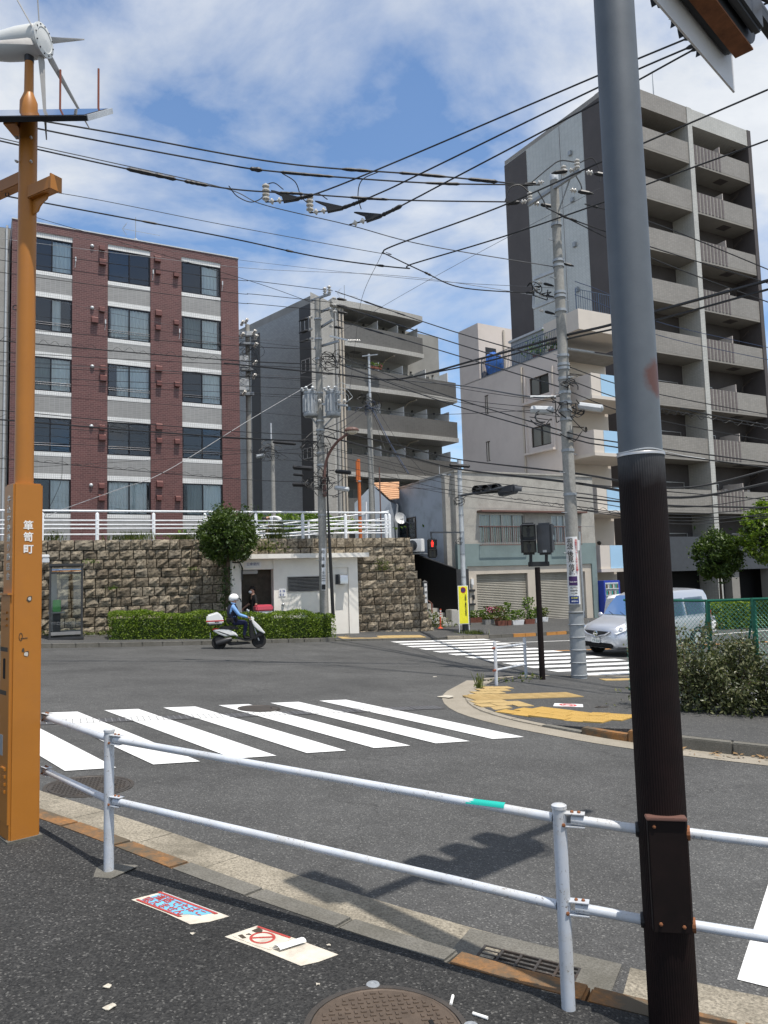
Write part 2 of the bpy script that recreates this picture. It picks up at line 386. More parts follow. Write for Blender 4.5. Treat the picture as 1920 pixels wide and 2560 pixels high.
pm('cable', (.018, .018, .019), .55, .2, 4); pm('cable_grey', (.12, .12, .12), .6, .15, 4); pm('cable_light', (.38, .38, .38), .5, .15, 4)
pm('cable_blue', (.035, .055, .11), .6); pm('black_plastic', (.014, .014, .015), .45, .2, 5); pm('dark_metal', (.04, .04, .042), .4, .2, 5, metal=.4)
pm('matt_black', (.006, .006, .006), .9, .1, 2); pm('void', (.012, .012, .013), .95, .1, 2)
pm('charcoal', (.035, .036, .038), .55, .15, 3); pm('window_frame', (.018, .018, .022), .35, .1, 3, metal=.5)
pm('alu_frame', (.42, .41, .39), .4, .1, 3, metal=.6); pm('brown_frame', (.085, .07, .06), .5, .1, 3, metal=.4)
pm('curtain', (.80, .83, .82), .9, .05, 2); pm('curtain_warm', (.58, .55, .47), .9, .05, 2)
pm('vent_red', (.125, .046, .040), .5, .12, 5); pm('scrap', (.50, .46, .38), .9, .3, 30, dirt=(.25, .22, .18), dscale=25, damt=.8); pm('rust', (.22, .085, .035), .85, .3, 12); pm('red_paint_rust', (.24, .07, .04), .6, .2, 6, dirt=(.12, .05, .03), dscale=6)
pm('orange_pole', (.50, .13, .03), .5, .1, 4); pm('lamp_brown', (.135, .07, .055), .5, .15, 4)
pm('leaf_litter', (.24, .15, .07), .9, .4, 30); pm('wood_brown', (.19, .10, .05), .7, .2, 8)
pm('steps', (.42, .405, .37), .85, .12, 4, dirt=(.22, .21, .19), dscale=3, damt=.6); pm('rubber_red', (.62, .10, .045), .5, .08, 6)
pm('sign_yellow', (.80, .74, .03), .5, .04, 3); pm('sign_white', (.78, .78, .77), .5, .05, 3, dirt=(.55, .53, .5), dscale=5, damt=.3)
pm('ink_black', (.02, .02, .02), .6); pm('ink_red', (.50, .03, .03), .6); pm('ink_blue', (.03, .06, .22), .6); pm('ink_purple', (.065, .03, .12), .6)
pm('ink_lightblue', (.15, .42, .62), .7, .1, 8); pm('sticker_red', (.38, .055, .045), .7, .1, 12); pm('sticker_cream', (.58, .53, .44), .8, .12, 9, dirt=(.30, .26, .22), dscale=7, damt=.7)
pm('teal_tape', (.01, .42, .34), .5, .05); pm('vending_blue', (.03, .06, .38), .35, .05); pm('bottle_mix', (.42, .42, .38), .4, .7, 40)
pm('car_white', (.78, .78, .77), .25, .02, 2); pm('tyre', (.018, .018, .018), .85, .2, 10); pm('chrome', (.75, .75, .75), .12, .05, 3, metal=1.0)
pm('lamp_red', (.48, .02, .015), .2); pm('plastic_clear', (.62, .64, .66), .1); pm('terracotta', (.20, .075, .05), .8, .2, 6); pm('soil', (.05, .035, .022), .95)
pm('tarp_blue', (.03, .13, .45), .45, .2, 6); pm('fence_blue', (.05, .085, .14), .5); pm('fence_green', (.015, .12, .075), .45, .12, 6)
pm('mesh_green', (.10, .34, .25), .5, .1, 6); pm('roof_tile', (.46, .26, .14), .8, .2, 5); pm('roof_orange', (.52, .30, .17), .75, .15, 3)
pm('skin', (.47, .27, .19), .55, .08, 8); pm('hair', (.012, .010, .009), .6); pm('shirt_blue', (.17, .33, .60), .8, .08, 6); pm('navy', (.010, .012, .030), .8, .2, 6)
pm('navy_trousers', (.012, .015, .05), .85, .2, 6); pm('cloth_black', (.010, .010, .011), .9, .2, 6); pm('cloth_white', (.78, .78, .78), .9, .05, 5); pm('helmet_white', (.80, .80, .78), .18, .02)
pm('scooter_white', (.76, .76, .74), .2, .03); pm('pink_plastic', (.60, .09, .13), .4, .06); pm('phone_green', (.08, .42, .08), .4)
pm('bark', (.09, .065, .045), .95, .3, 9, .8, 25); pm('louvre', (.30, .29, .28), .4, .1, 4, metal=.5); pm('hood_steel', (.55, .56, .57), .28, .08, 5, metal=.85)
pm('manhole_iron', (.075, .066, .058), .5, .2, 12, metal=.35, dirt=(.10, .075, .05), dscale=6); pm('manhole_rust', (.105, .078, .058), .6, .2, 14, metal=.25)
pm('grate_iron', (.055, .050, .046), .6, .25, 14, metal=.3, dirt=(.12, .06, .03), dscale=8); pm('joint_rib', (.22, .22, .22), .7, .3, 9); pm('joint_iron', (.10, .10, .105), .55, .2, 10, metal=.3)
pm('nacelle', (.62, .63, .61), .35, .05, 2, dirt=(.45, .45, .43), dscale=2, damt=.3); pm('blade', (.40, .385, .365), .5, .12, 5)
pm('solar_edge', (.02, .02, .022), .4); pm('backplate_white', (.62, .62, .62), .45, .05, 2); pm('signal_black', (.016, .017, .019), .5, .2, 5)
pm('signal_grey', (.055, .06, .068), .5, .12, 4); pm('glass_lens', (.02, .022, .022), .12)
pm('red_led', (.9, .03, .02), .5, .02, 2, emit=2.2); pm('lamp_tube', (.95, .9, .72), .5, .02, 2, emit=1.6); pm('amber_tube', (1.0, .55, .2), .5, .02, 2, emit=1.2)
pm('lens_cream', (.55, .50, .40), .25, .08, 6); pm('dish_white', (.66, .66, .65), .4, .05); pm('butt_white', (.78, .77, .74), .8); pm('butt_tan', (.55, .35, .15), .8)
def brown_pole():
    """anti-sticker sleeve: vertical ribs, dark brown, with rubbed and faded patches"""
    m, t, b = newmat('brown_sleeve'); v = t.nodes.new('ShaderNodeTexCoord').outputs['Object']
    c = ramp(t, noise(t, 5, 6, .7, vec=v), [(.3, (.006, .004, .0035)), (.7, (.015, .008, .007))])
    f = ramp(t, noise(t, 14, 7, .8, vec=v), [(.62, 0), (.75, .4)]); c = mixc(t, f, c, (.045, .035, .03))
    t.links.new(c, b.inputs['Base Color']); b.inputs['Roughness'].default_value = .6; b.inputs['Specular IOR Level'].default_value = .2
brown_pole()
def pole_paint():
    m, t, b = newmat('pole_paint'); v = t.nodes.new('ShaderNodeTexCoord').outputs['Object']
    c = ramp(t, noise(t, 7, 6, .65, vec=v), [(.3, (.098, .113, .128)), (.7, (.122, .138, .154))])
    f = ramp(t, noise(t, 3.0, 4, .55, vec=v), [(.66, 0), (.71, 1)]); c = mixc(t, f, c, (.16, .075, .06))
    t.links.new(c, b.inputs['Base Color']); b.inputs['Roughness'].default_value = .55; b.inputs['Metallic'].default_value = .15
    bump(t, b, noise(t, 160, 3, .6, vec=v), .12, .003)
pole_paint()
def leaf(name, lo, hi, trans=.25):
    m, t, b = newmat(name); g = t.nodes.new('ShaderNodeNewGeometry'); out = [n for n in t.nodes if n.type == 'OUTPUT_MATERIAL'][0]
    mid = tuple((p+q)/2 for p, q in zip(lo, hi))
    c = ramp(t, g.outputs['Random Per Island'], [(0, lo), (.6, mid), (1, hi)])
    t.links.new(c, b.inputs['Base Color']); b.inputs['Roughness'].default_value = .42; b.inputs['Specular IOR Level'].default_value = .35
    tr = t.nodes.new('ShaderNodeBsdfTranslucent'); t.links.new(mixc(t, 1.0, c, (1.0, 1.25, .35), 'MULTIPLY'), tr.inputs[0])
    ms = t.nodes.new('ShaderNodeMixShader'); ms.inputs[0].default_value = trans
    t.links.new(b.outputs[0], ms.inputs[1]); t.links.new(tr.outputs[0], ms.inputs[2]); t.links.new(ms.outputs[0], out.inputs[0])
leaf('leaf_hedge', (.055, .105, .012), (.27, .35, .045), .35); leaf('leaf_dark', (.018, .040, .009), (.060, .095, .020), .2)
leaf('leaf_bush', (.045, .060, .022), (.17, .17, .085), .2); leaf('leaf_weed', (.05, .075, .015), (.17, .19, .045), .3)
leaf('leaf_fresh', (.05, .10, .012), (.17, .25, .03), .3); leaf('petal_pink', (.45, .05, .16), (.60, .15, .30), .2)
def glass(name, tint, refl=.10, rough=.02):
    m = bpy.data.materials.new(name); m.use_nodes = True; t = m.node_tree; t.nodes.clear(); M[name] = m
    out = t.nodes.new('ShaderNodeOutputMaterial'); a = t.nodes.new('ShaderNodeBsdfTransparent'); a.inputs[0].default_value = (*tint, 1)
    gl = t.nodes.new('ShaderNodeBsdfGlossy'); gl.inputs['Roughness'].default_value = rough; gl.inputs[0].default_value = (.9, .95, 1, 1)
    fr = t.nodes.new('ShaderNodeFresnel'); fr.inputs[0].default_value = 1.5
    f = M_('ADD', M_('MULTIPLY', fr.outputs[0], 1.0, t), refl, t, True)
    mm = t.nodes.new('ShaderNodeMixShader'); t.links.new(f, mm.inputs[0]); t.links.new(a.outputs[0], mm.inputs[1]); t.links.new(gl.outputs[0], mm.inputs[2]); t.links.new(mm.outputs[0], out.inputs[0])
glass('pane', (.84, .89, .90), .05); glass('pane_screen', (.45, .50, .51), .04, .15); glass('pane_clear', (.86, .9, .9), .02); glass('car_glass', (.30, .36, .38), .08)
def solar():
    m, t, b = newmat('solar_cell'); v = t.nodes.new('ShaderNodeTexCoord').outputs['Object']
    b.inputs['Base Color'].default_value = (.03, .035, .06, 1); b.inputs['Roughness'].default_value = .06
    b.inputs['Coat Weight'].default_value = 1.0
solar()
def car_paint():
    m, t, b = newmat('car_silver'); b.inputs['Base Color'].default_value = (.52, .54, .58, 1); b.inputs['Metallic'].default_value = .55
    b.inputs['Roughness'].default_value = .33; b.inputs['Coat Weight'].default_value = .6; b.inputs['Coat Roughness'].default_value = .06
car_paint()
leaf('leaf_mid', (.028, .055, .010), (.10, .145, .024), .25)
def sleeve_fade():
    """ribbed brown sleeve; the top edge of the sheet is bleached grey and blotchy"""
    m, t, b = newmat('sleeve_fade'); v = t.nodes.new('ShaderNodeTexCoord').outputs['Object']
    c = ramp(t, noise(t, 5, 6, .7, vec=v), [(.3, (.005, .003, .003)), (.7, (.014, .0065, .006))])
    s_ = t.nodes.new('ShaderNodeSeparateXYZ'); t.links.new(v, s_.inputs[0])
    h = M_('ADD', s_.outputs[2], M_('MULTIPLY', noise(t, 9, 4, .6, vec=v), .16, t), t)
    f = ramp(t, M_('MULTIPLY', h, .3, t), [(.3*2.36, 0), (.3*2.52, .85)]); c = mixc(t, f, c, (.10, .105, .11))
    f = ramp(t, noise(t, 14, 7, .8, vec=v), [(.62, 0), (.75, .35)]); c = mixc(t, f, c, (.025, .018, .016))
    t.links.new(c, b.inputs['Base Color']); b.inputs['Roughness'].default_value = .6; b.inputs['Specular IOR Level'].default_value = .18
sleeve_fade()
def axis(lo, hi, near_lo, near_hi, st, far):
    a = []; x = lo
    while x < near_lo: a.append(x); x += far
    x = near_lo
    while x < near_hi: a.append(x); x += st
    x = near_hi
    while x <= hi: a.append(x); x += far
    return a
def sheet(name, xs, ys, mat, f, kind='structure'):
    mb = MB(); nx = len(xs)
    mb.v = [Vector((x, y, f(x, y))) for y in ys for x in xs]
    mb.f = [(j*nx+i, j*nx+i+1, (j+1)*nx+i+1, (j+1)*nx+i) for j in range(len(ys)-1) for i in range(nx-1)]; mb.m = [0]*len(mb.f)
    o = mb.build(name, mat, smooth=60, uv=False); tag(o, kind=kind); return o
road = sheet('road', axis(-700, 700, -24, 34, 1.0, 60), axis(-120, 1200, -6, 46, 1.0, 60), 'road', G)
def dense(pl, step=.4):
    out = []
    for (a, b) in zip(pl[:-1], pl[1:]):
        a, b = Vector((*a, 0)), Vector((*b, 0)); n = max(1, int((b-a).length/step))
        out += [a.lerp(b, i/n) for i in range(n)]
    out.append(Vector((*pl[-1], 0))); return [(p.x, p.y) for p in out]
def smoothpl(pl, it=2):
    for _ in range(it):
        q = [pl[0]]
        for a, b in zip(pl[:-1], pl[1:]):
            q += [(a[0]*.75+b[0]*.25, a[1]*.75+b[1]*.25), (a[0]*.25+b[0]*.75, a[1]*.25+b[1]*.75)]
        pl = q+[pl[-1]]
    return pl
def offset(pl, d):
    out = []
    for i in range(len(pl)):
        a, b = pl[max(i-1, 0)], pl[min(i+1, len(pl)-1)]
        t = Vector((b[0]-a[0], b[1]-a[1], 0)).normalized(); out.append((pl[i][0]+t.y*d, pl[i][1]-t.x*d))
    return out
def strip(mb, A, B, ha, hb, mi=0):
    """ribbon between two lines of equal length, at heights ha, hb above the road"""
    b = len(mb.v); n = len(A)
    for p, q in zip(A, B):
        mb.v.append(Vector((*p, G(*p)+ha))); mb.v.append(Vector((*q, G(*q)+hb)))
    for i in range(n-1):
        f = (b+2*i, b+2*i+1, b+2*i+3, b+2*i+2)
        if (mb.v[f[1]]-mb.v[f[0]]).cross(mb.v[f[3]]-mb.v[f[0]]).z < 0: f = f[::-1]
        mb.f.append(f); mb.m.append(mi)
def slab(name, poly, h, mat, skirt=.35):
    """pavement: top face follows the road's slope, h above it, with sides; h may vary by vertex"""
    bm = bmesh.new(); hs = h if isinstance(h, list) else [h]*len(poly)
    vs = [bm.verts.new((p[0], p[1], G(*p)+k)) for p, k in zip(poly, hs)]
    f = bm.faces.new(vs); f.normal_update()
    if f.normal.z < 0: f.normal_flip()
    bmesh.ops.triangulate(bm, faces=[f])
    for a, b in zip(vs, vs[1:]+vs[:1]):
        c = bm.verts.new((b.co.x, b.co.y, b.co.z-skirt)); d = bm.verts.new((a.co.x, a.co.y, a.co.z-skirt)); bm.faces.new((a, b, c, d))
    bmesh.ops.recalc_face_normals(bm, faces=bm.faces)
    me = bpy.data.meshes.new(name); bm.to_mesh(me); bm.free(); me.materials.append(M[mat])
    o = bpy.data.objects.new(name, me); C.objects.link(o); tag(o, kind='structure'); return o
def kerb_run(pl, width, h, length, parent, mats, drop=.25, gap=.008, lean=0.0):
    """separate kerb stones along a line; pl is the road-side edge, stones lie to its right side offset -width"""
    pl = dense(pl, .05); acc = 0; st = [pl[0]]; runs = []
    for a, b in zip(pl[:-1], pl[1:]):
        acc += math.hypot(b[0]-a[0], b[1]-a[1]); st.append(b)
        if acc >= length: runs.append(st); st = [b]; acc = 0
    if len(st) > 2: runs.append(st)
    for k, r in enumerate(runs):
        r = [r[0], r[len(r)//2], r[-1]]; q = offset(r, width); mb = MB()
        hh = h(r[1]) if callable(h) else h
        A = [Vector((*p, G(*p)+hh+random.uniform(-.002, .002))) for p in r]; B = [Vector((*p, G(*p)+hh+.004)) for p in q]
        e = (A[2]-A[0]).normalized()*gap; A[0] = A[0]+e; B[0] = B[0]+e
        n = 3; dn = Vector((0, 0, -drop)); V = A+B+[p+dn for p in A]+[p+dn for p in B]
        F = []
        for i in range(2):
            F += [(i, i+1, 3+i+1, 3+i), (i, 6+i, 7+i, i+1), (3+i, 4+i, 10+i, 9+i)]
        F += [(0, 3, 9, 6), (2, 8, 11, 5)]
        mb.add(V, F); m = mats(r[1], k) if callable(mats) else mats
        o = mb.build('kerb_stone', m, parent, uv=False)
        bm = bmesh.new(); bm.from_mesh(o.data); bmesh.ops.recalc_face_normals(bm, faces=bm.faces)
        ed = [e_ for e_ in bm.edges if len(e_.link_faces) == 2 and e_.calc_face_angle(0) > .8 and e_.verts[0].co.z > min(v.co.z for v in bm.verts)+.1]
        bmesh.ops.bevel(bm, geom=ed, offset=.012, segments=2, affect='EDGES', clamp_overlap=True); bm.to_mesh(o.data); bm.free()
KR = [(-14, 14.2), (-6.2, 8.55), (-2.83, 6.20), (-2.11, 5.69), (-1.48, 5.22), (-1.0, 4.86), (-.28, 4.37), (.28, 4.02), (.76, 3.76), (1.7, 3.34), (3.4, 2.8), (8, 1.7), (16, .4)]
KR = smoothpl(KR, 1)
KI = offset(KR, .17)
mb = MB(); TT = [0, .4, .8, 1.2, 1.6, 2, 2.5, 3, 4, 5, 7, 10, 16, 30]; kd = dense(KI, .4)
for t_ in TT:
    for p in kd: q = (p[0]-.42*t_, p[1]-.91*t_); mb.v.append(Vector((*q, G(*q)+.105)))
nk = len(kd); mb.f = [(j*nk+i, (j+1)*nk+i, (j+1)*nk+i+1, j*nk+i+1) for j in range(len(TT)-1) for i in range(nk-1)]; mb.m = [0]*len(mb.f)
near_walk = mb.build('near_pavement', 'walk', smooth=60, uv=False); tag(near_walk, kind='structure')
kerb_run(dense(KR, .2), .17, .10, .62, near_walk, lambda p, k: 'kerb_orange' if (-2.95 < p[0] < -1.35 or .55 < p[0] < 3.0) else 'kerb')
GO = offset(KR, -.46)
gd = dense(KR, .6); q = []
mbs = []
acc = [p for p in dense(KR, .3) if -8 < p[0] < 9]
i = 0
while i < len(acc)-2:                     # gutter blocks 0.6 m to 1.2 m long with open joints
    n = 2; seg = acc[i:i+n+1]
    if len(seg) < 2: break
    a = [seg[0], seg[len(seg)//2], seg[-1]]; bo = offset(a, -.47)
    mid = a[1]
    if not (.30 < mid[0] < .97):
        mb = MB(); strip(mb, offset(a, -.003), bo, .012, .006)
        e = (mb.v[-2]-mb.v[0]).normalized()*.007
        for kx in (0, 1): mb.v[kx] += e
        bse = len(mb.v); V = list(mb.v); mb.add([p-Vector((0, 0, .1)) for p in V], [])
        kk = len(V)
        for u_, v_ in ((0, 1), (1, 3), (3, 5), (5, 4), (4, 2), (2, 0)): mb.f.append((u_, v_, v_+kk, u_+kk)); mb.m.append(0)
        mb.build('gutter_block', 'gutter' if mid[0] > -6 else 'kerb', road, uv=False)
    i += n
pg = [(.38, 4.06), (.80, 3.86), (.90, 4.06), (.45, 4.27)]
gx0 = Vector((.36, 4.02, 0)); ge = Vector((.41, -.20, 0)).normalized(); gn = Vector((-ge.y, ge.x, 0))
gt = thing('drain_grating', 'rusty iron drain grating set in the gutter beside the white fence', 'drain', (gx0.x, gx0.y, G(gx0.x, gx0.y)))
def gp(a, b, h): p = gx0+ge*a+gn*b; return Vector((p.x, p.y, G(p.x, p.y)+h))
mb = MB(); sur = [(-.14, -.04), (.68, -.04), (.68, .42), (-.14, .42)]; inn = [(.0, .04), (.50, .04), (.50, .27), (0, .27)]
for k in range(4):
    a, b, c, d = sur[k], sur[(k+1) % 4], inn[(k+1) % 4], inn[k]
    mb.quad(gp(*a, .013), gp(*b, .013), gp(*c, .013), gp(*d, .013)); mb.quad(gp(*d, .013), gp(*c, .013), gp(*c, -.3), gp(*d, -.3))
mb.quad(gp(*inn[0], -.16), gp(*inn[1], -.16), gp(*inn[2], -.16), gp(*inn[3], -.16))
mb.build('inlet_surround', 'kerb', gt)
for k in range(6):
    a = .0+k*.10; MB().obox(gp(a-.006, .04, -.02), gp(a+.006, .04, -.02)-gp(a-.006, .04, -.02), gp(a, .27, -.02)-gp(a, .04, -.02), (0, 0, .034)).build('grating_bar', 'grate_iron', gt)
for k in range(6):
    b = .045+k*.044; MB().obox(gp(0, b-.005, -.015), gp(.5, b-.005, -.015)-gp(0, b-.005, -.015), gp(0, b+.005, 0)-gp(0, b-.005, 0), (0, 0, .027)).build('grating_slat', 'grate_iron', gt)
def flat_on(mb, poly, h, mi=0, G_=G):
    b = len(mb.v); mb.v += [Vector((p[0], p[1], G_(p[0], p[1])+h)) for p in poly]; k = len(poly)
    n = (mb.v[b+1]-mb.v[b]).cross(mb.v[b+2]-mb.v[b+1]).z
    idx = tuple(range(b, b+k)); mb.f.append(idx if n > 0 else idx[::-1]); mb.m.append(mi)
def bar(p0, p1, w, mat, parent=road, n=6):
    """painted bar between two end points (left edges), w = vector to the right edge"""
    mb = MB(); p0, p1, w = Vector((*p0, 0)), Vector((*p1, 0)), Vector((*w, 0))
    A = [p0.lerp(p1, i/n) for i in range(n+1)]; strip(mb, [(p.x, p.y) for p in A], [((p+w).x, (p+w).y) for p in A], .0085, .0085)
    return mb.build('crossing_bar', mat, parent, uv=False)
nearR = Vector((-2.80, 7.93, 0)); st = Vector((.76, .385, 0))
for k in range(-1, 7):
    a = nearR+st*k; w = Vector((-.44, -.20, 0)); f = a+Vector((-2.50, 2.94, 0))
    bar((a+w)[:2], (f+w)[:2], (-w)[:2], 'stripe')
S0, S1 = Vector((-6.0, 9.55, 0)), Vector((1.15, 12.6, 0)); se = (S1-S0).normalized(); sn = Vector((-se.y, se.x, 0))
for k in range(int((S1-S0).length/.5)):
    a = S0+se*(k*.5); mb = MB(); flat_on(mb, [(p.x, p.y) for p in (a, a+se*.49, a+se*.49+sn*.34, a+sn*.34)], .0042); mb.build('joint_plate', 'joint_iron', road, uv=False)
    for j in range(6):
        q = a+se*(.03+j*.08); mb = MB(); flat_on(mb, [(p.x, p.y) for p in (q, q+se*.01, q+se*.01+sn*.34, q+sn*.34)], .0098); mb.build('joint_rib', 'joint_rib', road, uv=False)
for b_ in (-.006, .335): mb = MB(); strip(mb, [((S0+se*(i*.5)+sn*b_).x, (S0+se*(i*.5)+sn*b_).y) for i in range(16)], [((S0+se*(i*.5)+sn*(b_+.014)).x, (S0+se*(i*.5)+sn*(b_+.014)).y) for i in range(16)], .0102, .0102); mb.build('joint_edge', 'manhole_iron', road, uv=False)
mb = MB(); flat_on(mb, [(1.70, 4.0), (1.85, 3.92), (3.4, 6.2), (3.15, 6.35)], .005); mb.build('crossing_bar', 'stripe', road, uv=False)
FL = [(.10, 27.35), (.35, 26.45), (.60, 25.55), (.99, 24.66), (1.37, 23.81), (1.78, 22.95), (2.19, 22.1), (2.6, 21.3), (3.02, 20.5), (3.43, 19.73), (3.86, 18.96), (4.28, 18.2)]
for k, p in enumerate(FL):
    bar(p, (p[0]+3.55, p[1]+1.85), (.21, -.40), 'stripe_far')
mb = MB(); strip(mb, [(5.3, 24.75), (7.0, 25.6), (16, 30.3), (40, 42)], [(5.36, 24.62), (7.06, 25.47), (16.06, 30.15), (40.06, 41.8)], .005, .005); mb.build('centre_line', 'line_orange', road, uv=False)
mb = MB(); strip(mb, [(3.4, 27.2), (7.0, 29.1), (14, 32.8), (40, 46.5)], [(3.44, 27.1), (7.04, 29.0), (14.04, 32.7), (40.04, 46.4)], .005, .005); mb.build('edge_line', 'stripe_far', road, uv=False)
IK = [(2.05, 16.35), (1.72, 15.3), (1.40, 14.3), (1.30, 13.3), (1.38, 12.42), (1.63, 11.77), (2.0, 11.2), (2.57, 10.57), (2.95, 10.2), (3.45, 9.85), (4.0, 9.55), (4.6, 9.25), (6.5, 8.45), (12, 6.3), (24, 2)]
IK = smoothpl(IK, 1)
def ih(p): return .025 if p[0] < 2.3 else min(.15, .025+(p[0]-2.3)*.14)
IKi = offset(IK, -.16)
far_edge = [(24, 26), (12, 20.4), (8, 18.5), (5.32, 17.4), (4.2, 17.35), (3.4, 17.2), (2.7, 16.85)]
poly = IKi+far_edge
corner = slab('corner_pavement', poly, [ih(p)+.004 for p in IKi]+[.05]*len(far_edge), 'walk_far')
kerb_run(dense(IK, .1), -.155, ih, .6, corner, lambda p, k: 'kerb_orange' if 2.6 < p[0] < 3.5 and k % 3 else ('kerb_light' if p[0] < 2.3 else 'kerb'))
kerb_run(dense([(24.1, 26.05), (12.05, 20.5), (8.05, 18.62), (5.35, 17.52), (4.2, 17.47), (3.4, 17.32), (2.7, 16.97), (2.05, 16.4)], .2), .12, .045, .8, corner, 'kerb_light')
mb = MB(); gi = [p for p in dense(IK, .3) if p[1] > 9.0]; strip(mb, gi, offset(gi, .40), .010, .006); gobj = mb.build('gutter', 'kerb_light', road, uv=False)
GC = lambda x, y: G(x, y)+.03+max(0, min(.12, (x-2.9)*.05))
def tactile_mesh(kind, mat):
    mb = MB(); mb.box((0, 0, -.012), (.296, .296, .024))
    if kind == 'dots':
        for i in range(5):
            for j in range(5): mb.lathe((-.12+i*.06, -.12+j*.06, 0), [(.013, 0), (.009, .005)], 6)
    else:
        for i in range(4): mb.box((-.11+i*.073, 0, .0025), (.022, .27, .005))
    o = mb.build('tactile_tile', mat, None, uv=False); me = o.data; bpy.data.objects.remove(o); return me
TM = {(k, m): tactile_mesh(k, m) for k in ('dots', 'bars') for m in ('tactile', 'tactile_old')}
def put_tile(x, y, rz, kind, mat, parent, hgt):
    d = .1; g = max(hgt(x+a_, y+b_) for a_ in (-.15, 0, .15) for b_ in (-.15, 0, .15)); g = .5*(g+hgt(x, y))
    g0 = hgt(x, y)
    nx = Vector((d, 0, hgt(x+d, y)-g0)); ny = Vector((0, d, hgt(x, y+d)-g0)); nz = nx.cross(ny).normalized()
    ex = Vector((math.cos(rz), math.sin(rz), 0)); ex = (ex-nz*ex.dot(nz)).normalized(); ey = nz.cross(ex)
    Q = Matrix(((ex.x, ey.x, nz.x, x), (ex.y, ey.y, nz.y, y), (ex.z, ey.z, nz.z, g+.009+random.uniform(-.001, .002)), (0, 0, 0, 1)))
    link_mesh('tactile_tile', TM[(kind, mat)], parent, Q)
from mathutils.bvhtree import BVHTree
_cb = BVHTree.FromPolygons([v.co.copy() for v in corner.data.vertices], [tuple(p.vertices) for p in corner.data.polygons])
def hc(x, y):
    h = _cb.ray_cast(Vector((x, y, 5)), Vector((0, 0, -1))); return h[0].z if h[0] else G(x, y)+.03
a0 = Vector((1.72, 11.98, 0)); d1 = Vector((.74, -.67, 0)).normalized(); d2 = Vector((-d1.y, d1.x, 0)); rz1 = math.atan2(d1.y, d1.x)
for i in range(6):
    for j in range(3):
        p = a0+d1*(i*.3+(.15*j))+d2*(j*.3)+d2*.2; put_tile(p.x, p.y, rz1, 'dots', 'tactile', corner, hc)
b0 = Vector((1.62, 13.0, 0)); d3 = Vector((.955, .295, 0)).normalized(); d4 = Vector((-d3.y, d3.x, 0)); rz3 = math.atan2(d3.y, d3.x)
for i in range(7):
    for j in range(2):
        p = b0+d3*(i*.3+.1)+d4*(j*.3+.45); put_tile(p.x, p.y, rz3+math.pi/2, 'bars', 'tactile_old', corner, hc)
for i, (x, y) in enumerate(((1.58, 12.75), (1.86, 12.88), (1.55, 13.12), (1.84, 13.2), (2.1, 13.05), (1.60, 13.9), (1.68, 14.28), (1.97, 14.35), (1.82, 14.68), (2.12, 14.72), (1.95, 15.05), (2.24, 15.1), (1.9, 13.95), (2.18, 12.78), (1.78, 12.52))):
    put_tile(x, y, rz3, 'dots', 'tactile_old', corner, hc)
for i in range(4): put_tile(4.75+i*.3, 16.72+i*.06, .2, 'dots', 'tactile_old', corner, hc)
FK = [(-60, -6), (-24, 14.4), (-10.06, 22.45), (-8.15, 23.5), (-5.82, 24.85), (-1.85, 27.2), (.0, 28.0), (1.6, 28.5), (2.84, 28.9), (5.49, 30.6), (7.65, 32.2), (9.05, 33.0), (16, 36.8), (40, 50)]
BK = [(-62, -1), (-26, 19), (-11.5, 25.8), (-9.0, 27.0), (-6.6, 28.2), (-2.5, 30.2), (-.4, 31.6), (1.0, 33.2), (1.9, 33.8), (4.2, 34.7), (6.8, 36.0), (8.6, 37.0), (15, 40.5), (38, 55)]
mb = MB(); A, B = FK, BK
def fz(p, k): return G(*p)+(.12 if not -1.9 < p[0] < 2.4 else .05)
def bz(p, q):
    z_ = max(fz(p, 0)+.06, G(*q)+.22)
    return z_ if q[0] < -.5 else max(z_, .10-.016*(q[0]-1))
n = len(A)
for p, q in zip(A, B):
    z0 = fz(p, 0); z1 = bz(p, q)
    for t in (0, .33, .66, 1.0): mb.v.append(Vector((p[0]*(1-t)+q[0]*t, p[1]*(1-t)+q[1]*t, z0*(1-t)+z1*t)))
for i in range(n-1):
    for j in range(3): mb.f.append((4*i+j, 4*i+4+j, 4*i+5+j, 4*i+1+j)); mb.m.append(0)
far_walk = mb.build('far_pavement', 'walk_far', smooth=60, uv=False); tag(far_walk, kind='structure')
kerb_run(dense(FK[1:-1], .2), -.15, lambda p: (.125 if not -1.9 < p[0] < 2.4 else .055), .6, far_walk, lambda p, k: ('line_orange' if 5.0 < p[0] < 7.5 and k % 4 else ('kerb_light' if 2 < p[0] < 4 else 'kerb')), gap=.01)
def hfar(x, y):
    best = None
    for i in range(len(FK)-1):
        e = Vector((FK[i+1][0]-FK[i][0], FK[i+1][1]-FK[i][1], 0)); t = ((x-FK[i][0])*e.x+(y-FK[i][1])*e.y)/e.length_squared
        t = min(1, max(0, t))
        if True:
            p = Vector((FK[i][0], FK[i][1], 0))+e*t; d = (Vector((x, y, 0))-p).length
            if best is None or d < best[0]: best = (d, i, t)
    d, i, t = best; p = (FK[i][0]*(1-t)+FK[i+1][0]*t, FK[i][1]*(1-t)+FK[i+1][1]*t); q = (BK[i][0]*(1-t)+BK[i+1][0]*t, BK[i][1]*(1-t)+BK[i+1][1]*t)
    w = math.hypot(q[0]-p[0], q[1]-p[1]); z0 = fz(p, 0); z1 = bz(p, q)
    return z0+(z1-z0)*min(1, d/w)
def onfar(u, v):
    d = ray(u, v); lo, hi = 20, 60
    for _ in range(50):
        m = (lo+hi)/2; q_ = d*m
        if CAMZ+q_.z-hfar(q_.x, q_.y) > 0: lo = m
        else: hi = m
    return d*lo+Vector((0, 0, CAMZ))
fa = Vector((-1.55, 27.72, 0)); fe = Vector((2.9, 1.1, 0)).normalized(); fn_ = Vector((-fe.y, fe.x, 0))
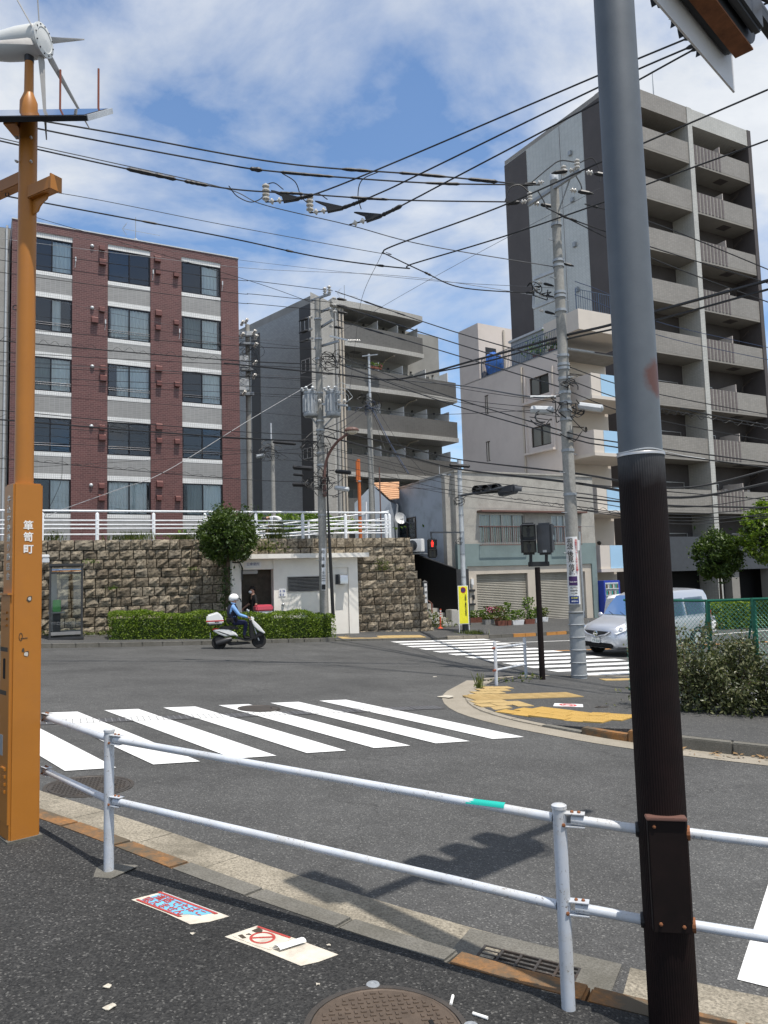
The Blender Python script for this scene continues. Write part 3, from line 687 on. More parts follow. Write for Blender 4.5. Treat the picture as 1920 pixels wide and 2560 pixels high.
for i in range(11):
    for j in range(2):
        p = fa+fe*(i*.3)+fn_*(j*.3); put_tile(p.x, p.y, math.atan2(fe.y, fe.x), 'dots', 'tactile_old', far_walk, hfar)
for i in range(8):
    for j in range(2):
        p = fa+fe*.35+fe*(j*.3)+fn_*(.6+i*.3)-fe*(i*.14); put_tile(p.x, p.y, math.atan2(fe.y, fe.x), 'bars', 'tactile', far_walk, hfar)
mb = MB(); mb.prism([(-80, 24), (-12.9, 25.05), (.6, 30.55), (1.2, 33.0), (1.8, 40), (30, 75), (-40, 90), (-110, 60)], 3.2, 3.50); terr = mb.build('terrace', 'walk_far'); tag(terr, kind='structure')
def manhole(name, x, y, r, h, label, hgt=G, mat='manhole_iron', ribs=True):
    t = thing(name, label, 'manhole cover', (x, y, hgt(x, y)+h)); d = .2
    g = hgt(x, y); nx = Vector((d, 0, hgt(x+d, y)-g)); ny = Vector((0, d, hgt(x, y+d)-g)); nz = nx.cross(ny).normalized(); Q = nz.to_track_quat('Z', 'Y').to_matrix()
    c = Vector((x, y, g+h))
    mb = MB(); mb.lathe(c, [(r*1.10, -.02), (r*1.10, .002), (r*1.02, .002), (r*1.015, -.01), (.001, -.012)], 40, Q); mb.build('rim', 'manhole_iron', t, smooth=30)
    mb = MB(); mb.lathe(c, [(r, -.02), (r, .003), (r*.97, .004), (r*.96, .001), (.001, .001)], 40, Q); mb.build('cover', mat, t, smooth=30)
    if ribs:
        mb = MB(); n_ = int(r*2/.034)
        for i in range(-n_//2, n_//2+1):
            for j in range(-n_//2, n_//2+1):
                px, py = i*.034, j*.034
                if math.hypot(px, py) < r*.90 and not (abs(py+r*.35) < .03 and abs(px) < .08):
                    mb.box(c+Q @ Vector((px, py, .003)), (.024 if (i+j) % 2 else .012, .012 if (i+j) % 2 else .024, .005), M=Q)
        tag(mb.build('tread_studs', mat, t), kind='stuff')
    mb = MB(); mb.box(c+Q @ Vector((0, -r*.62, .003)), (.05, .018, .006), M=Q); mb.build('lifting_slot', 'matt_black', t)
    return t
GW = lambda x, y: G(x, y)+.105
mh = manhole('manhole_cover', -.05, 3.27, .31, .004, 'rusty brown manhole cover in the near pavement at the bottom edge', GW, 'manhole_rust')
for a in (1.75, .12, 3.5):
    p = Vector((-.05+.35*math.cos(a), 3.27+.35*math.sin(a), 0)); MB().lathe((p.x, p.y, GW(p.x, p.y)+.004), [(.032, 0), (.03, .004), (.016, .005), (.014, .002)], 14).build('rim_bolt', 'galvanised', mh, smooth=30)
manhole('manhole_cover', -2.80, 7.22, .36, .004, 'large dark manhole cover in the road beside the orange pillar')
manhole('manhole_cover', -2.02, 11.98, .30, .0125, 'dark round manhole cover just beyond the zebra bars', ribs=False)
manhole('manhole_cover', 3.45, 12.6, .10, .004, 'small round valve cover in the corner pavement by the no-smoking mark', hc, ribs=False)
def decal(o, ex, ey, pts, h, hgt):
    return [Vector(((o+ex*a+ey*b).x, (o+ex*a+ey*b).y, hgt((o+ex*a+ey*b).x, (o+ex*a+ey*b).y)+h)) for a, b in pts]
def sticker(o, ex, label):
    ex = Vector((*ex, 0)).normalized(); ey = Vector((-ex.y, ex.x, 0)); o = Vector((*o, 0))
    t = thing('floor_sticker', label, 'floor sticker', (o.x, o.y, GW(o.x, o.y)))
    return t, o, ex, ey
def poly_on(name, t, o, ex, ey, pts, h, mat, hgt=GW, th=.0015):
    P = decal(o, ex, ey, pts, h, hgt); mb = MB(); mb.extr(P, (0, 0, th)); return mb.build(name, mat, t)
def ring(a, b, r0, r1, n=28):
    return [(a+r0*math.cos(2*math.pi*i/n), b+r0*math.sin(2*math.pi*i/n)) for i in range(n)], [(a+r1*math.cos(2*math.pi*i/n), b+r1*math.sin(2*math.pi*i/n)) for i in range(n)]
def ring_on(name, t, o, ex, ey, a, b, r0, r1, h, mat, hgt):
    A, B = ring(a, b, r0, r1); PA = decal(o, ex, ey, A, h, hgt); PB = decal(o, ex, ey, B, h, hgt); mb = MB(); k = len(A)
    mb.add(PA+PB, [(i, k+i, k+(i+1) % k, (i+1) % k) for i in range(k)]); return mb.build(name, mat, t)
def text_on(t, s, size, mat, o, ex, ey, a, b, h, hgt, bold=.03, sx=1.0):
    c = o+ex*a+ey*b; z = hgt(c.x, c.y)+h; p2 = c+ex*.1; p3 = c+ey*.1
    return text('lettering', s, size, mat, t, (c.x, c.y, z), (ex*.1)+Vector((0, 0, hgt(p2.x, p2.y)+h-z)), (ey*.1)+Vector((0, 0, hgt(p3.x, p3.y)+h-z)), bold=bold, ext=.0004, sx=sx)
jit = lambda pts, a: [(p[0]+random.uniform(-a, a), p[1]+random.uniform(-a, a)) for p in pts]
t1, o1, x1, y1 = sticker((-1.49, 4.45), (.80, -.54), 'red and light blue pavement sticker about smoking, near the white post')
poly_on('sheet', t1, o1, x1, y1, jit([(0, 0), (.05, .19), (.58, .19), (.55, .08), (.50, -.01), (.3, .0)], .006), .002, 'sticker_cream')
poly_on('print_blue', t1, o1, x1, y1, [(.05, .025), (.07, .178), (.50, .178), (.455, .09), (.40, .07), (.36, .03)], .0042, 'ink_lightblue')
poly_on('print_band', t1, o1, x1, y1, [(.04, .155), (.045, .172), (.52, .172), (.51, .155)], .0064, 'sticker_red')
poly_on('print_band', t1, o1, x1, y1, [(.03, .012), (.034, .026), (.40, .026), (.38, .012)], .0064, 'sticker_red')
text_on(t1, '道路でたばこ', .066, 'sticker_red', o1, x1, y1, .275, .115, .0075, GW, .035)
text_on(t1, '吸えません', .066, 'sticker_red', o1, x1, y1, .215, .053, .0075, GW, .035)
t2, o2, x2, y2 = sticker((-.87, 4.04), (.81, -.50), 'peeling white no-smoking sticker with its corner curled up')
poly_on('sheet', t2, o2, x2, y2, jit([(0, 0), (.05, .19), (.30, .185), (.58, .18), (.545, .06), (.50, -.01), (.25, .0)], .006), .002, 'sticker_cream')
poly_on('print', t2, o2, x2, y2, [(.03, .02), (.07, .18), (.29, .185), (.28, .02), (.2, .012)], .0042, 'sticker_cream')
ring_on('no_smoking_ring', t2, o2, x2, y2, .165, .095, .052, .066, .0066, 'sticker_red', GW)
poly_on('no_smoking_bar', t2, o2, x2, y2, [(.125, .052), (.117, .062), (.205, .14), (.213, .13)], .0066, 'sticker_red')
poly_on('print_band', t2, o2, x2, y2, [(.06, .168), (.062, .182), (.28, .182), (.28, .168)], .0068, 'sticker_red')
for pts in ([(.07, .12), (.075, .165), (.11, .16), (.125, .135), (.10, .118)], [(.05, .04), (.06, .06), (.10, .045), (.09, .028)], [(.075, .07), (.08, .09), (.10, .085)]): poly_on('worn_patch', t2, o2, x2, y2, pts, .0068, 'chip_dark')
mb = MB(); cur = []
for i in range(9):
    a = i/8*2.6; r = .034-.002*i; cur.append((.285+.034-r*math.cos(a)*1.0+.0*a, r*math.sin(a)))
for k in range(8):
    P = [o2+x2*cur[k][0]+y2*.03, o2+x2*cur[k+1][0]+y2*.03, o2+x2*(cur[k+1][0]+.05)+y2*.175, o2+x2*(cur[k][0]+.05)+y2*.175]; Z = [cur[k][1], cur[k+1][1], cur[k+1][1], cur[k][1]]
    mb.quad(*[Vector((p.x, p.y, GW(p.x, p.y)+.006+z)) for p, z in zip(P, Z)])
mb.build('curled_flap', 'sign_white', t2, smooth=60)
o3 = Vector((2.72, 12.86, 0)); x3 = Vector((.95, -.10, 0)).normalized(); y3 = Vector((-x3.y, x3.x, 0))
t3 = thing('floor_sticker', 'white sticker with round red no-smoking mark between the yellow tiles', 'floor sticker', (o3.x, o3.y, hc(o3.x, o3.y)))
poly_on('sheet', t3, o3, x3, y3, [(-.02, -.14), (.04, .20), (.50, .17), (.46, -.16)], .002, 'sign_white', hc)
ring_on('no_smoking_ring', t3, o3, x3, y3, .24, .02, .10, .145, .0045, 'ink_red', hc)
poly_on('no_smoking_bar', t3, o3, x3, y3, [(.155, .085), (.175, .105), (.325, -.045), (.305, -.065)], .0045, 'ink_red', hc)
poly_on('cigarette', t3, o3, x3, y3, [(.165, .01), (.165, .04), (.31, .04), (.31, .01)], .0062, 'ink_red', hc)
def bit(name, label, cat, x, y, mk, grp=None, hgt=GW):
    mb = MB(); mk(mb, Vector((x, y, hgt(x, y)))); o = mb.build(name, mk.mat); return tag(o, label, cat, grp)
def butt(ang, ln=.07):
    def f(mb, c):
        d = Vector((math.cos(ang), math.sin(ang), 0)); mb.tube([c+Vector((0, 0, .008))-d*ln/2, c+Vector((0, 0, .008))+d*ln*.12], .0065, 8, mi=0); mb.tube([c+Vector((0, 0, .008))+d*ln*.12, c+Vector((0, 0, .008))+d*ln/2], .0068, 8, mi=0)
    f.mat = 'butt_white'; return f
def scrap(r):
    def f(mb, c):
        P = [c+Vector((r*random.uniform(.5, 1.3)*math.cos(a), r*random.uniform(.4, 1.1)*math.sin(a), .002+random.uniform(0, .006))) for a in [i*.7 for i in range(9)]]; mb.extr(P, (0, 0, .003))
    f.mat = 'scrap'; return f
bit('cigarette_butt', 'cigarette butt pointing up the picture beside the rusty pavement manhole', 'cigarette butt', .235, 3.50, butt(1.35), 'cigarette butts')
bit('cigarette_butt', 'cigarette butt lying sideways right of the rusty pavement manhole', 'cigarette butt', .345, 3.385, butt(-.6), 'cigarette butts')
bit('litter_scrap', 'small crumpled pale scrap on the near pavement at lower left', 'litter', -1.285, 3.515, scrap(.02))
bit('litter_scrap', 'torn white paper strip at the bottom edge of the near pavement', 'litter', -1.21, 3.36, scrap(.03))
bit('litter_scrap', 'tiny tan crumb of litter between the two pavement stickers', 'litter', -1.04, 4.055, scrap(.012))
bit('litter_scrap', 'small white scrap lying out on the road', 'litter', 1.02, 17.0, scrap(.06), None, G)
bit('litter_scrap', 'crumpled striped wrapper in the gutter of the corner kerb', 'litter', 1.02, 13.75, scrap(.14), None, lambda x, y: G(x, y)+.02)
for x, y, l in ((-.62, 3.93, 'white fleck of litter beside the peeling sticker, nearer the kerb'), (-.34, 3.98, 'white fleck of litter at the far corner of the peeling sticker'), (-.36, 3.6, 'pale fleck of litter left of the rusty manhole')): bit('litter_scrap', l, 'litter', x, y, scrap(.011))
mb = MB()
for k in range(420):
    x = random.uniform(3.6, 6.4); dk = random.random()**2*.34; base = min(IK, key=lambda p: abs(p[0]-x)); y = base[1]-(x-base[0])*.45-.03-dk
    if random.random() > (.25 if x < 4.4 else 1): continue
    a = random.uniform(0, 6.3); l = random.uniform(.02, .05); c = Vector((x, y, G(x, y)+.012+random.uniform(0, .03))); d = Vector((math.cos(a), math.sin(a), random.uniform(-.3, .3)))*l; e_ = Vector((-math.sin(a), math.cos(a), random.uniform(-.4, .4)))*l*.4
    mb.add([c-d, c+e_, c+d, c-e_], [(0, 1, 2, 3)])
tag(mb.build('fallen_leaves', 'leaf_litter', uv=False), 'dry brown fallen leaves gathered along the right-hand kerb', 'leaves', kind='stuff')
def wavy(mb, F, a0, a1, z0, z1, o, amp=.03, wl=.16, mi=0):
    n = max(4, int((a1-a0)/wl*4)); P = []
    for i in range(n+1):
        a = a0+(a1-a0)*i/n; P.append((a, o+amp*math.sin(i*math.pi/2)))
    for (p, q) in zip(P[:-1], P[1:]): mb.quad(F.pt(p[0], z0, p[1]), F.pt(q[0], z0, q[1]), F.pt(q[0], z1, q[1]), F.pt(p[0], z1, p[1]), mi)
def window(F, parent, a0, a1, z0, z1, o, frame='window_frame', cur=(1, 1), fw=.05, depth=.35, split=.5, rail=False, cmat='curtain', screen=(0, 0)):
    """sliding window: frame, two panes, curtains and the dark room behind; o = plane of the frame"""
    mb = MB(); m = a0+(a1-a0)*split
    F.box(mb, a0, a0+fw, z0, z1, o-.05, o+.012); F.box(mb, a1-fw, a1, z0, z1, o-.05, o+.012)
    F.box(mb, a0+fw, a1-fw, z0, z0+fw, o-.05, o+.014); F.box(mb, a0+fw, a1-fw, z1-fw, z1, o-.05, o+.014); F.box(mb, m-fw*.6, m+fw*.6, z0+fw, z1-fw, o-.05, o+.02)
    w = mb.build('window', frame, parent, uv=False)
    for k, (x0, x1) in enumerate(((a0+fw, m-fw*.6), (m+fw*.6, a1-fw))):
        mb = MB(); F.quad(mb, x0, x1, z0+fw, z1-fw, o-.02-.02*k); mb.build('pane', 'pane_screen' if screen[k] else 'pane', w, uv=False)
    if any(cur):
        mb = MB()
        for k, (x0, x1) in enumerate(((a0+fw, m), (m, a1-fw))):
            if cur[k] > 0:
                e0 = x0+(x1-x0)*(1-cur[k]) if k == 0 else x0
                wavy(mb, F, e0 if k == 0 else x0, x1 if k == 0 else x0+(x1-x0)*cur[k], z0+fw+.02, z1-fw, o-.14)
        mb.build('curtain', cmat, w, uv=False)
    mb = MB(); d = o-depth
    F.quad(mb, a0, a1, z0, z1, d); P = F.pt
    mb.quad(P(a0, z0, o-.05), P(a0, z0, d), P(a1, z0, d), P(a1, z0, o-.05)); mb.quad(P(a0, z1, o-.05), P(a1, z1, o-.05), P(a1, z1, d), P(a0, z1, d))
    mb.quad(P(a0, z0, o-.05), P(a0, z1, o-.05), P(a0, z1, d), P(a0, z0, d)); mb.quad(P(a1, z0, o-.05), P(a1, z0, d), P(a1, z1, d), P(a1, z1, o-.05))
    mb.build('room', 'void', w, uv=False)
    if rail:
        mb = MB()
        for z in (z0+.32, z0+.42): mb.tube([F.pt(a0+.02, z, o+.05), F.pt(a1-.02, z, o+.05)], .014, 6)
        mb.build('window_rail', frame, w, uv=False)
    return w
VPA = R(28.2)
FR = Face(at(270, 1300, 37.9), VPA)
zl = lambda y, x=270: FR.hit(x, y)[1]
def z2(x, y): return FR.hit(x/2.592, 500+y/2.592)
sL, sR = FR.s(19), FR.s(598, 900); ztop = FR.hit(270, 500+232/2.592)[1]; zb = 3.45
red = thing('apartment_block', 'dark red tiled apartment block with white and grey window bands', 'building', tuple(FR.pt((sL+sR)/2, zb)))
cols = [(z2(200, 400)[0], z2(470, 400)[0]), (z2(699, 400)[0], z2(975, 400)[0]), (z2(1176, 500)[0], z2(1430, 500)[0])]
z0r = z2(700, 284)[1]; z4r = FR.hit(270, 1140+127/2.592)[1]; pit = (z0r-z4r)/4
holes = [(a, b, zb+.02, z0r) for a, b in cols]
mb = MB(); FR.grid(mb, [sL, sR], [zb, ztop], holes, 0, 0, .10)
FR.box(mb, sL, sR, zb, ztop, -9, -.6);
P = FR.pt
mb.quad(P(sL, zb, 0), P(sL, ztop, 0), P(sL, ztop, -.6), P(sL, zb, -.6)); mb.quad(P(sR, zb, 0), P(sR, zb, -.6), P(sR, ztop, -.6), P(sR, ztop, 0)); mb.quad(P(sL, ztop, 0), P(sR, ztop, 0), P(sR, ztop, -.6), P(sL, ztop, -.6))
mb.build('wall', 'red_tile', red)
mb = MB(); FR.box(mb, sL-.03, sR+.03, ztop, ztop+.06, -9, .04); mb.build('roof_coping', 'galv_light', red)
CUR = [[(0, 1), (0, 0), (0, .9)], [(0, .5), (.9, 1), (.9, .9)], [(.8, 1), (.6, 1), (0, 1)], [(0, 0), (0, 0), (0, 0)], [(0, 1), (1, .9), (.8, 1)]]
for ci, (a, b) in enumerate(cols):
    for r_ in range(5):
        zt = z0r-pit*r_; wb, wt = zt-.25-1.70, zt-.25
        mb = MB(); FR.box(mb, a, b, wt, zt, -.10, -.045); mb.build('white_band', 'white_tile', red)
        mb = MB(); FR.box(mb, a, b, wb-.20, wb, -.10, -.045); mb.build('white_band', 'white_tile', red)
        bot = zt-pit if r_ < 4 else zb+.02
        mb = MB(); FR.box(mb, a, b, bot, wb-.20, -.10, -.055); mb.build('spandrel', 'grey_tile', red)
        cu = CUR[r_][ci]
        window(FR, red, a+.02, b-.02, wb, wt, -.07, cur=cu, fw=.055, screen=(cu[0] != 1 and ci != 1, ci == 1 and r_ in (0, 3)), rail=r_ in (1, 2, 3), depth=.5)
def vent(x, y, kind):
    s_, z_ = z2(x, y) if kind[-1] != '3' else FR.hit(x/2.592, 1140+y/2.592); mb = MB()
    if kind[0] == 'r': mb.ball(FR.pt(s_, z_, .03), (.10, .10, .10), 10, 6); return mb.build('vent', 'galv_light', red, smooth=60, uv=False)
    w = .13 if kind[0] == 's' else .16; q = FR
    mb.extr([q.pt(s_-w, z_+w*1.1, .0), q.pt(s_-w, z_-w, .0), q.pt(s_-w, z_-w, .20), q.pt(s_-w, z_+w*.5, .19), q.pt(s_-w, z_+w*1.1, .06)], q.e*2*w)
    mb.build('vent_hood', 'vent_red', red, uv=False)
for x, y, k in ((597, 300, 'r'), (597, 700, 'r'), (598, 1080, 'r'), (592, 1467, 'r'), (590, 190, 'r3'), (660, 315, 's'), (664, 405, 'b'), (660, 712, 's'), (613, 780, 'b'), (665, 1090, 's'), (668, 1155, 'b'), (660, 1475, 's'), (662, 1540, 'b'), (658, 195, 's3'), (658, 270, 'b3'),
                (1020, 385, 'b'), (1022, 470, 's'), (1026, 735, 'b'), (1023, 830, 's'), (1028, 1095, 'b'), (1030, 1190, 's'), (1030, 1470, 'b'), (1031, 1560, 's'), (1033, 182, 'b3'), (1030, 272, 's3'), (1140, 487, 's'), (1141, 797, 's'), (1146, 1197, 's'), (1147, 1567, 's'), (1153, 277, 's3')): vent(x, y, k)
for x, y in ((490, 385), (992, 468), (1440, 540), (683, 790), (1163, 850)):
    s_, z_ = z2(x, y); mb = MB(); mb.box(FR.pt(s_, z_, .05), (.06, .05, .22), VPA); mb.tube([FR.pt(s_, z_-.1, .06), FR.pt(s_-.03, z_-.45, .03)], .012, 5); mb.build('pole_bracket', 'galv_light', red, uv=False)
gl = thing('apartment_block', 'light grey rendered flank with drainpipe at the left edge of the photo', 'building', tuple(FR.pt(sL-2, zb)))
mb = MB(); FR.box(mb, sL-6, sL-.06, zb, ztop-.3, -8, -.5); mb.build('wall', 'concrete', gl)
mb = MB(); mb.tube([FR.pt(sL-.22, zb, -.42), FR.pt(sL-.22, ztop-.2, -.42)], .06, 8); mb.build('drainpipe', 'galv_light', gl, smooth=40)
def yagi(name, label, base, h, e, ln, n=12, r=.02):
    t = thing(name, label, 'antenna', tuple(base)); b = Vector(base)
    MB().tube([b, b+Vector((0, 0, h))], r, 6).build('mast', 'galvanised', t, smooth=40)
    zc = b+Vector((0, 0, h*.62)); e = Vector(e).normalized(); sd = Vector((-e.y, e.x, 0))
    MB().tube([zc-e*ln*.35, zc+e*ln*.65], r*.6, 5).build('boom', 'galvanised', t)
    for i in range(n):
        p = zc+e*(ln*(-.3+.93*i/(n-1))); MB().tube([p-sd*.16+Vector((0, 0, -.06)), p+sd*.16+Vector((0, 0, .06))], r*.35, 4).build('element', 'galvanised', t, uv=False)
    mb = MB(); p = zc-e*ln*.35
    for s_ in (1, -1):
        mb.tube([p, p+Vector((0, 0, .34*s_))-e*-.22], r*.4, 4)
        for k in range(4): mb.tube([p+Vector((0, 0, .08*(k+1)*s_))+e*.055*(k+1)-sd*.2, p+Vector((0, 0, .08*(k+1)*s_))+e*.055*(k+1)+sd*.2], r*.3, 4)
    mb.build('reflector', 'galvanised', t, uv=False)
    return t
pa = at(339, 592, 40.2); yagi('tv_antenna', 'television antenna on the red tiled roof', (pa.x, pa.y, ztop+.06), 2.05, FR.e, 2.0, 13)
def dish(name, label, c, r, d, mat='dish_white', foot=None):
    t = thing(name, label, 'satellite dish', tuple(foot or c)); d = Vector(d).normalized(); Q = d.to_track_quat('Z', 'Y').to_matrix(); c = Vector(c)
    MB().lathe(c, [(r*.15, -.10), (r*.6, -.07), (r, 0), (r*.97, .012), (r*.6, -.05), (.01, -.085)], 20, Q).build('reflector', mat, t, smooth=50)
    mb = MB(); mb.tube([c+Q @ Vector((0, -r*.9, 0)), c+Q @ Vector((0, -r*.35, r*.75))], .012, 5); mb.box(c+Q @ Vector((0, -r*.35, r*.78)), (.06, .06, .10), M=Q); mb.build('feed_arm', 'galv_light', t)
    mb = MB(); mb.tube([c+Q @ Vector((0, 0, -.08)), Vector(foot) if foot else c+Q @ Vector((0, 0, -.08))+Vector((0, 0, -r*1.3))], .025, 6); mb.build('stem', 'galvanised', t)
    return t
pd = at(331, 590, 40.0); dish('satellite_dish', 'satellite dish beside the antenna on the red tiled roof', (pd.x, pd.y, ztop+.55), .36, (-.5, -.8, .4), foot=(pd.x, pd.y, ztop+.06))
pv = at(413, 606, 41.2); t = thing('roof_hatch', 'grey metal hatch box on the red tiled roof', 'roof hatch', (pv.x, pv.y, ztop+.06)); mb = MB(); FRv = VPA
mb.box((pv.x, pv.y, ztop+.06+.13), (.9, .7, .26), FRv); mb.build('curb', 'galvanised', t); mb = MB(); mb.box((pv.x, pv.y, ztop+.06+.30), (1.05, .85, .08), FRv); mb.build('lid', 'galv_light', t, bevel=.01)
def body(name, fp, z0, z1, mat, parent): return MB().prism(fp, z0, z1).build(name, mat, parent)
xy = lambda v: (v.x, v.y)
PM = at(838, 1200, 48.5); FM = Face(PM, R(33))
mid = thing('apartment_block', 'grey tiled apartment block with dark curved balconies behind the utility poles', 'building', (PM.x, PM.y, 3.45))
zz2 = lambda x, y: FM.hit(560+x/2.592, 700+y/2.592)
La = math.radians(133)
cornL = Vector((at(779, 900, 46.6).x, 46.6, 0)); backL = cornL+Vector((math.cos(La), math.sin(La), 0))*16
FS = Face(cornL, La+math.pi)        # side wall: e points from back to corner
mt = FM.hit(838, 700+140/2.592)[1]
sEnd = FM.s(560+1545/2.592)
s_c = 0.0; zt = FS.hit(779, 757)[1]
holes = []
wcol = (FS.hit(560+505/2.592, 900)[0], FS.hit(560+572/2.592, 900)[0])
mb = MB(); FS.grid(mb, [-16, 0], [3.45, zt], [], .015); mb.build('side_wall', 'side_grey_tile', mid)
e0, e1 = FS.hit(560+187/2.592, 1100)[0], FS.hit(560+243/2.592, 1100)[0]
mb = MB(); FS.box(mb, e0, e1, 3.45, zt-.4, .016, .04); mb.build('dark_strip', 'mid_dark', mid)
w0, w1 = FS.hit(753, 1000)[0], .0
mb = MB(); FS.box(mb, w0, w1, 3.45, zt, .016, .04); mb.build('dark_strip', 'mid_dark', mid)
for k, (ya, yb) in enumerate(((255, 345), (520, 605), (1095, 1165))):
    za, zc = FS.hit(760, 700+yb/2.592)[1], FS.hit(760, 700+ya/2.592)[1]
    window(FS, mid, w0+.15, w1-.1, za, zc, .05, 'alu_frame', (1, 1), depth=.04)
fp = [xy(FM.pt(.3, 0, -1.9)), xy(FM.pt(sEnd, 0, -1.9)), xy(FM.pt(sEnd, 0, -12)), xy(backL), xy(cornL)]
body('core', fp, 3.45, mt-.35, 'mid_backwall', mid)
b2 = Vector((at(580, 900, 58).x, 58, 0)); mb = MB(); mb.box((b2.x-1.5, b2.y+3, 11.5), (6, 6, 16.6), R(33)); mb.build('rear_wing', 'side_grey_tile', mid)
mb = MB(); mb.prism([xy(cornL), xy(FM.pt(0.0, 0, 0)), xy(FM.pt(.9, 0, 0)), xy(FM.pt(.9, 0, -2.2))], 3.45, mt-.1); mb.build('corner_pier', 'pale_tile', mid)
for q in (.25, .55, .8):
    mb = MB(); mb.tube([FM.pt(q, 3.45, .10), FM.pt(q, mt-.5, .10)], .06, 8); mb.build('drainpipe', 'cream_stone' if q > .3 else 'alu_frame', mid, smooth=40)
def arc_line(a0, a1, bulge, n=10):
    return [(a0+(a1-a0)*i/n, bulge*math.sin(math.pi*min(1, max(0, i/n)))**.8) for i in range(n+1)]
rows = [(275, 395, 480), (560, 685, 0), (835, 955, 0), (1120, 1240, 0), (1398, 1520, 0)]
zr = [zz2(720, y0)[1] for y0, _, _ in rows]; pitm = (zr[0]-zr[3])/3
zr = [zr[0]-pitm*k for k in range(5)]
sA = .9
for k, zp in enumerate(zr):
    sE = FM.s(560+1335/2.592) if k == 0 else sEnd
    ln = arc_line(sA, sE, .09 if k else .14, 14); mb = MB()
    for (p, q) in zip(ln[:-1], ln[1:]):
        a, b = FM.pt(p[0], 0, p[1]), FM.pt(q[0], 0, q[1]); th = FM.n*-.14
        mb.obox(Vector((a.x, a.y, zp-1.18)), b-a, th, (0, 0, 1.18))
    mb.build('balcony_parapet', 'parapet_tile', mid)
    mb = MB()
    for (p, q) in zip(ln[:-1], ln[1:]):
        a, b = FM.pt(p[0], 0, p[1]+.10), FM.pt(q[0], 0, q[1]+.10); c, d = FM.pt(q[0], 0, -1.9), FM.pt(p[0], 0, -1.9)
        mb.extr([(v.x, v.y, zp-1.48) for v in (a, b, c, d)], (0, 0, .30))
    mb.build('balcony_slab', 'pale_tile', mid)
    zf = zp-1.18
    for j in range(4 if k else 3):
        a = sA+.7+j*(sE-sA-1.4)/(4 if k else 3)
        window(FM, mid, a, a+1.7, zf+.06, zf+2.0, -1.87, 'alu_frame', ((1, .0), (.5, 0), (1, 1), (0, .7))[(j+k) % 4], depth=.4)
        mb = MB(); FM.box(mb, a+2.15, a+2.2, zf, zf+1.95, -1.86, -.3); mb.build('partition', 'sign_white', mid)
        mb = MB(); FM.box(mb, a+1.82, a+2.12, zf+.9, zf+1.7, -1.86, -1.55); mb.build('air_unit', 'galv_light', mid, bevel=.02)
        mb = MB(); mb.ball(FM.pt(a+2.0, zf+2.1, -1.84), .09, 8, 5); mb.build('vent', 'mid_dark', mid)
    mb = MB(); mb.box(FM.pt(sA+(sE-sA)*.22, zp-1.485, -.9), (.7, .5, .02), R(33)); mb.build('soffit_hatch', 'parapet_tile', mid)
    mb = MB(); q = FM.pt(sA+(sE-sA)*.62, 0, 0); mb.tube([q+Vector((0, 0, zp-1.6)), q+FM.n*-1.0+Vector((0, 0, zp-1.6)), q+FM.n*-1.7+Vector((0, 0, zp-1.9))], .05, 6); mb.build('drainpipe', 'cream_stone', mid)
sE = FM.s(560+1325/2.592); ln = arc_line(-.1, sE, .18, 12); mb = MB()
for (p, q) in zip(ln[:-1], ln[1:]):
    a, b = FM.pt(p[0], 0, p[1]+.25), FM.pt(q[0], 0, q[1]+.25); c, d = FM.pt(q[0], 0, -6), FM.pt(p[0], 0, -6)
    mb.extr([(v.x, v.y, mt-.35) for v in (a, b, c, d)], (0, 0, .42))
mb.build('roof', ['mid_soffit'], mid)
mb = MB()
for (p, q) in zip(ln[:-1], ln[1:]): mb.quad(FM.pt(p[0], mt-.34, p[1]+.254), FM.pt(q[0], mt-.34, q[1]+.254), FM.pt(q[0], mt+.07, q[1]+.254), FM.pt(p[0], mt+.07, p[1]+.254))
mb.build('roof_fascia', 'pale_tile', mid)
pt_ = at(861, 735, 50.5); yagi('tv_antenna', 'television antenna on the roof of the curved-balcony flats', (pt_.x, pt_.y, mt+.07), 1.75, FM.e, 1.6, 12)
pt_ = at(862, 738, 50.0); dish('satellite_dish', 'satellite dish on the roof edge of the curved-balcony flats', (pt_.x-.2, pt_.y, mt+.4), .3, (-.4, -.8, .4), foot=(pt_.x-.2, pt_.y+.15, mt+.07))
zfp = zr[1]; q = FM.pt(FM.s(560+995/2.592), zfp+.02, .45)
def leaves(mb, pts, size, up=.3, jitter=1.0, long=1.7):
    for c in pts:
        d = Vector((random.gauss(0, 1), random.gauss(0, 1), random.gauss(0, 1)+up)).normalized(); s_ = size*random.uniform(.6, 1.25)
        a = d.orthogonal().normalized(); a.rotate(Matrix.Rotation(random.uniform(0, 6.28), 3, d)); b = d.cross(a)
        c = Vector(c); mb.add([c-a*s_*long*.5, c+b*s_*.42+d*s_*.1, c+a*s_*long*.5, c-b*s_*.42+d*s_*.1], [(0, 1, 2, 3)])
fl = thing('flower_box', 'potted flowers on a balcony rail of the curved-balcony flats', 'flower box', tuple(q)); MB().box(q+Vector((0, 0, .07)), (.9, .16, .14), R(33)).build('trough', 'terracotta', fl)
mb = MB(); leaves(mb, [q+FM.e*random.uniform(-.5, .5)+Vector((random.uniform(-.15, .15), random.uniform(-.1, .1), random.uniform(.12, .42))) for _ in range(120)], .09); mb.build('foliage', 'leaf_fresh', fl, uv=False)
mb = MB(); leaves(mb, [q+FM.e*random.uniform(.2, .5)+Vector((0, random.uniform(-.1, .1), random.uniform(.15, .3))) for _ in range(25)], .08); mb.build('blossom', 'petal_pink', fl, uv=False)
PT = at(1606, 1400, 43.7); FT = Face(PT, VPA); TA = R(121.4); TS = Face(PT, TA+math.pi)    # side wall, e points to the corner
tower = thing('apartment_tower', 'tall beige tiled apartment tower with stacked balconies on the right', 'building', (PT.x, PT.y, -1))
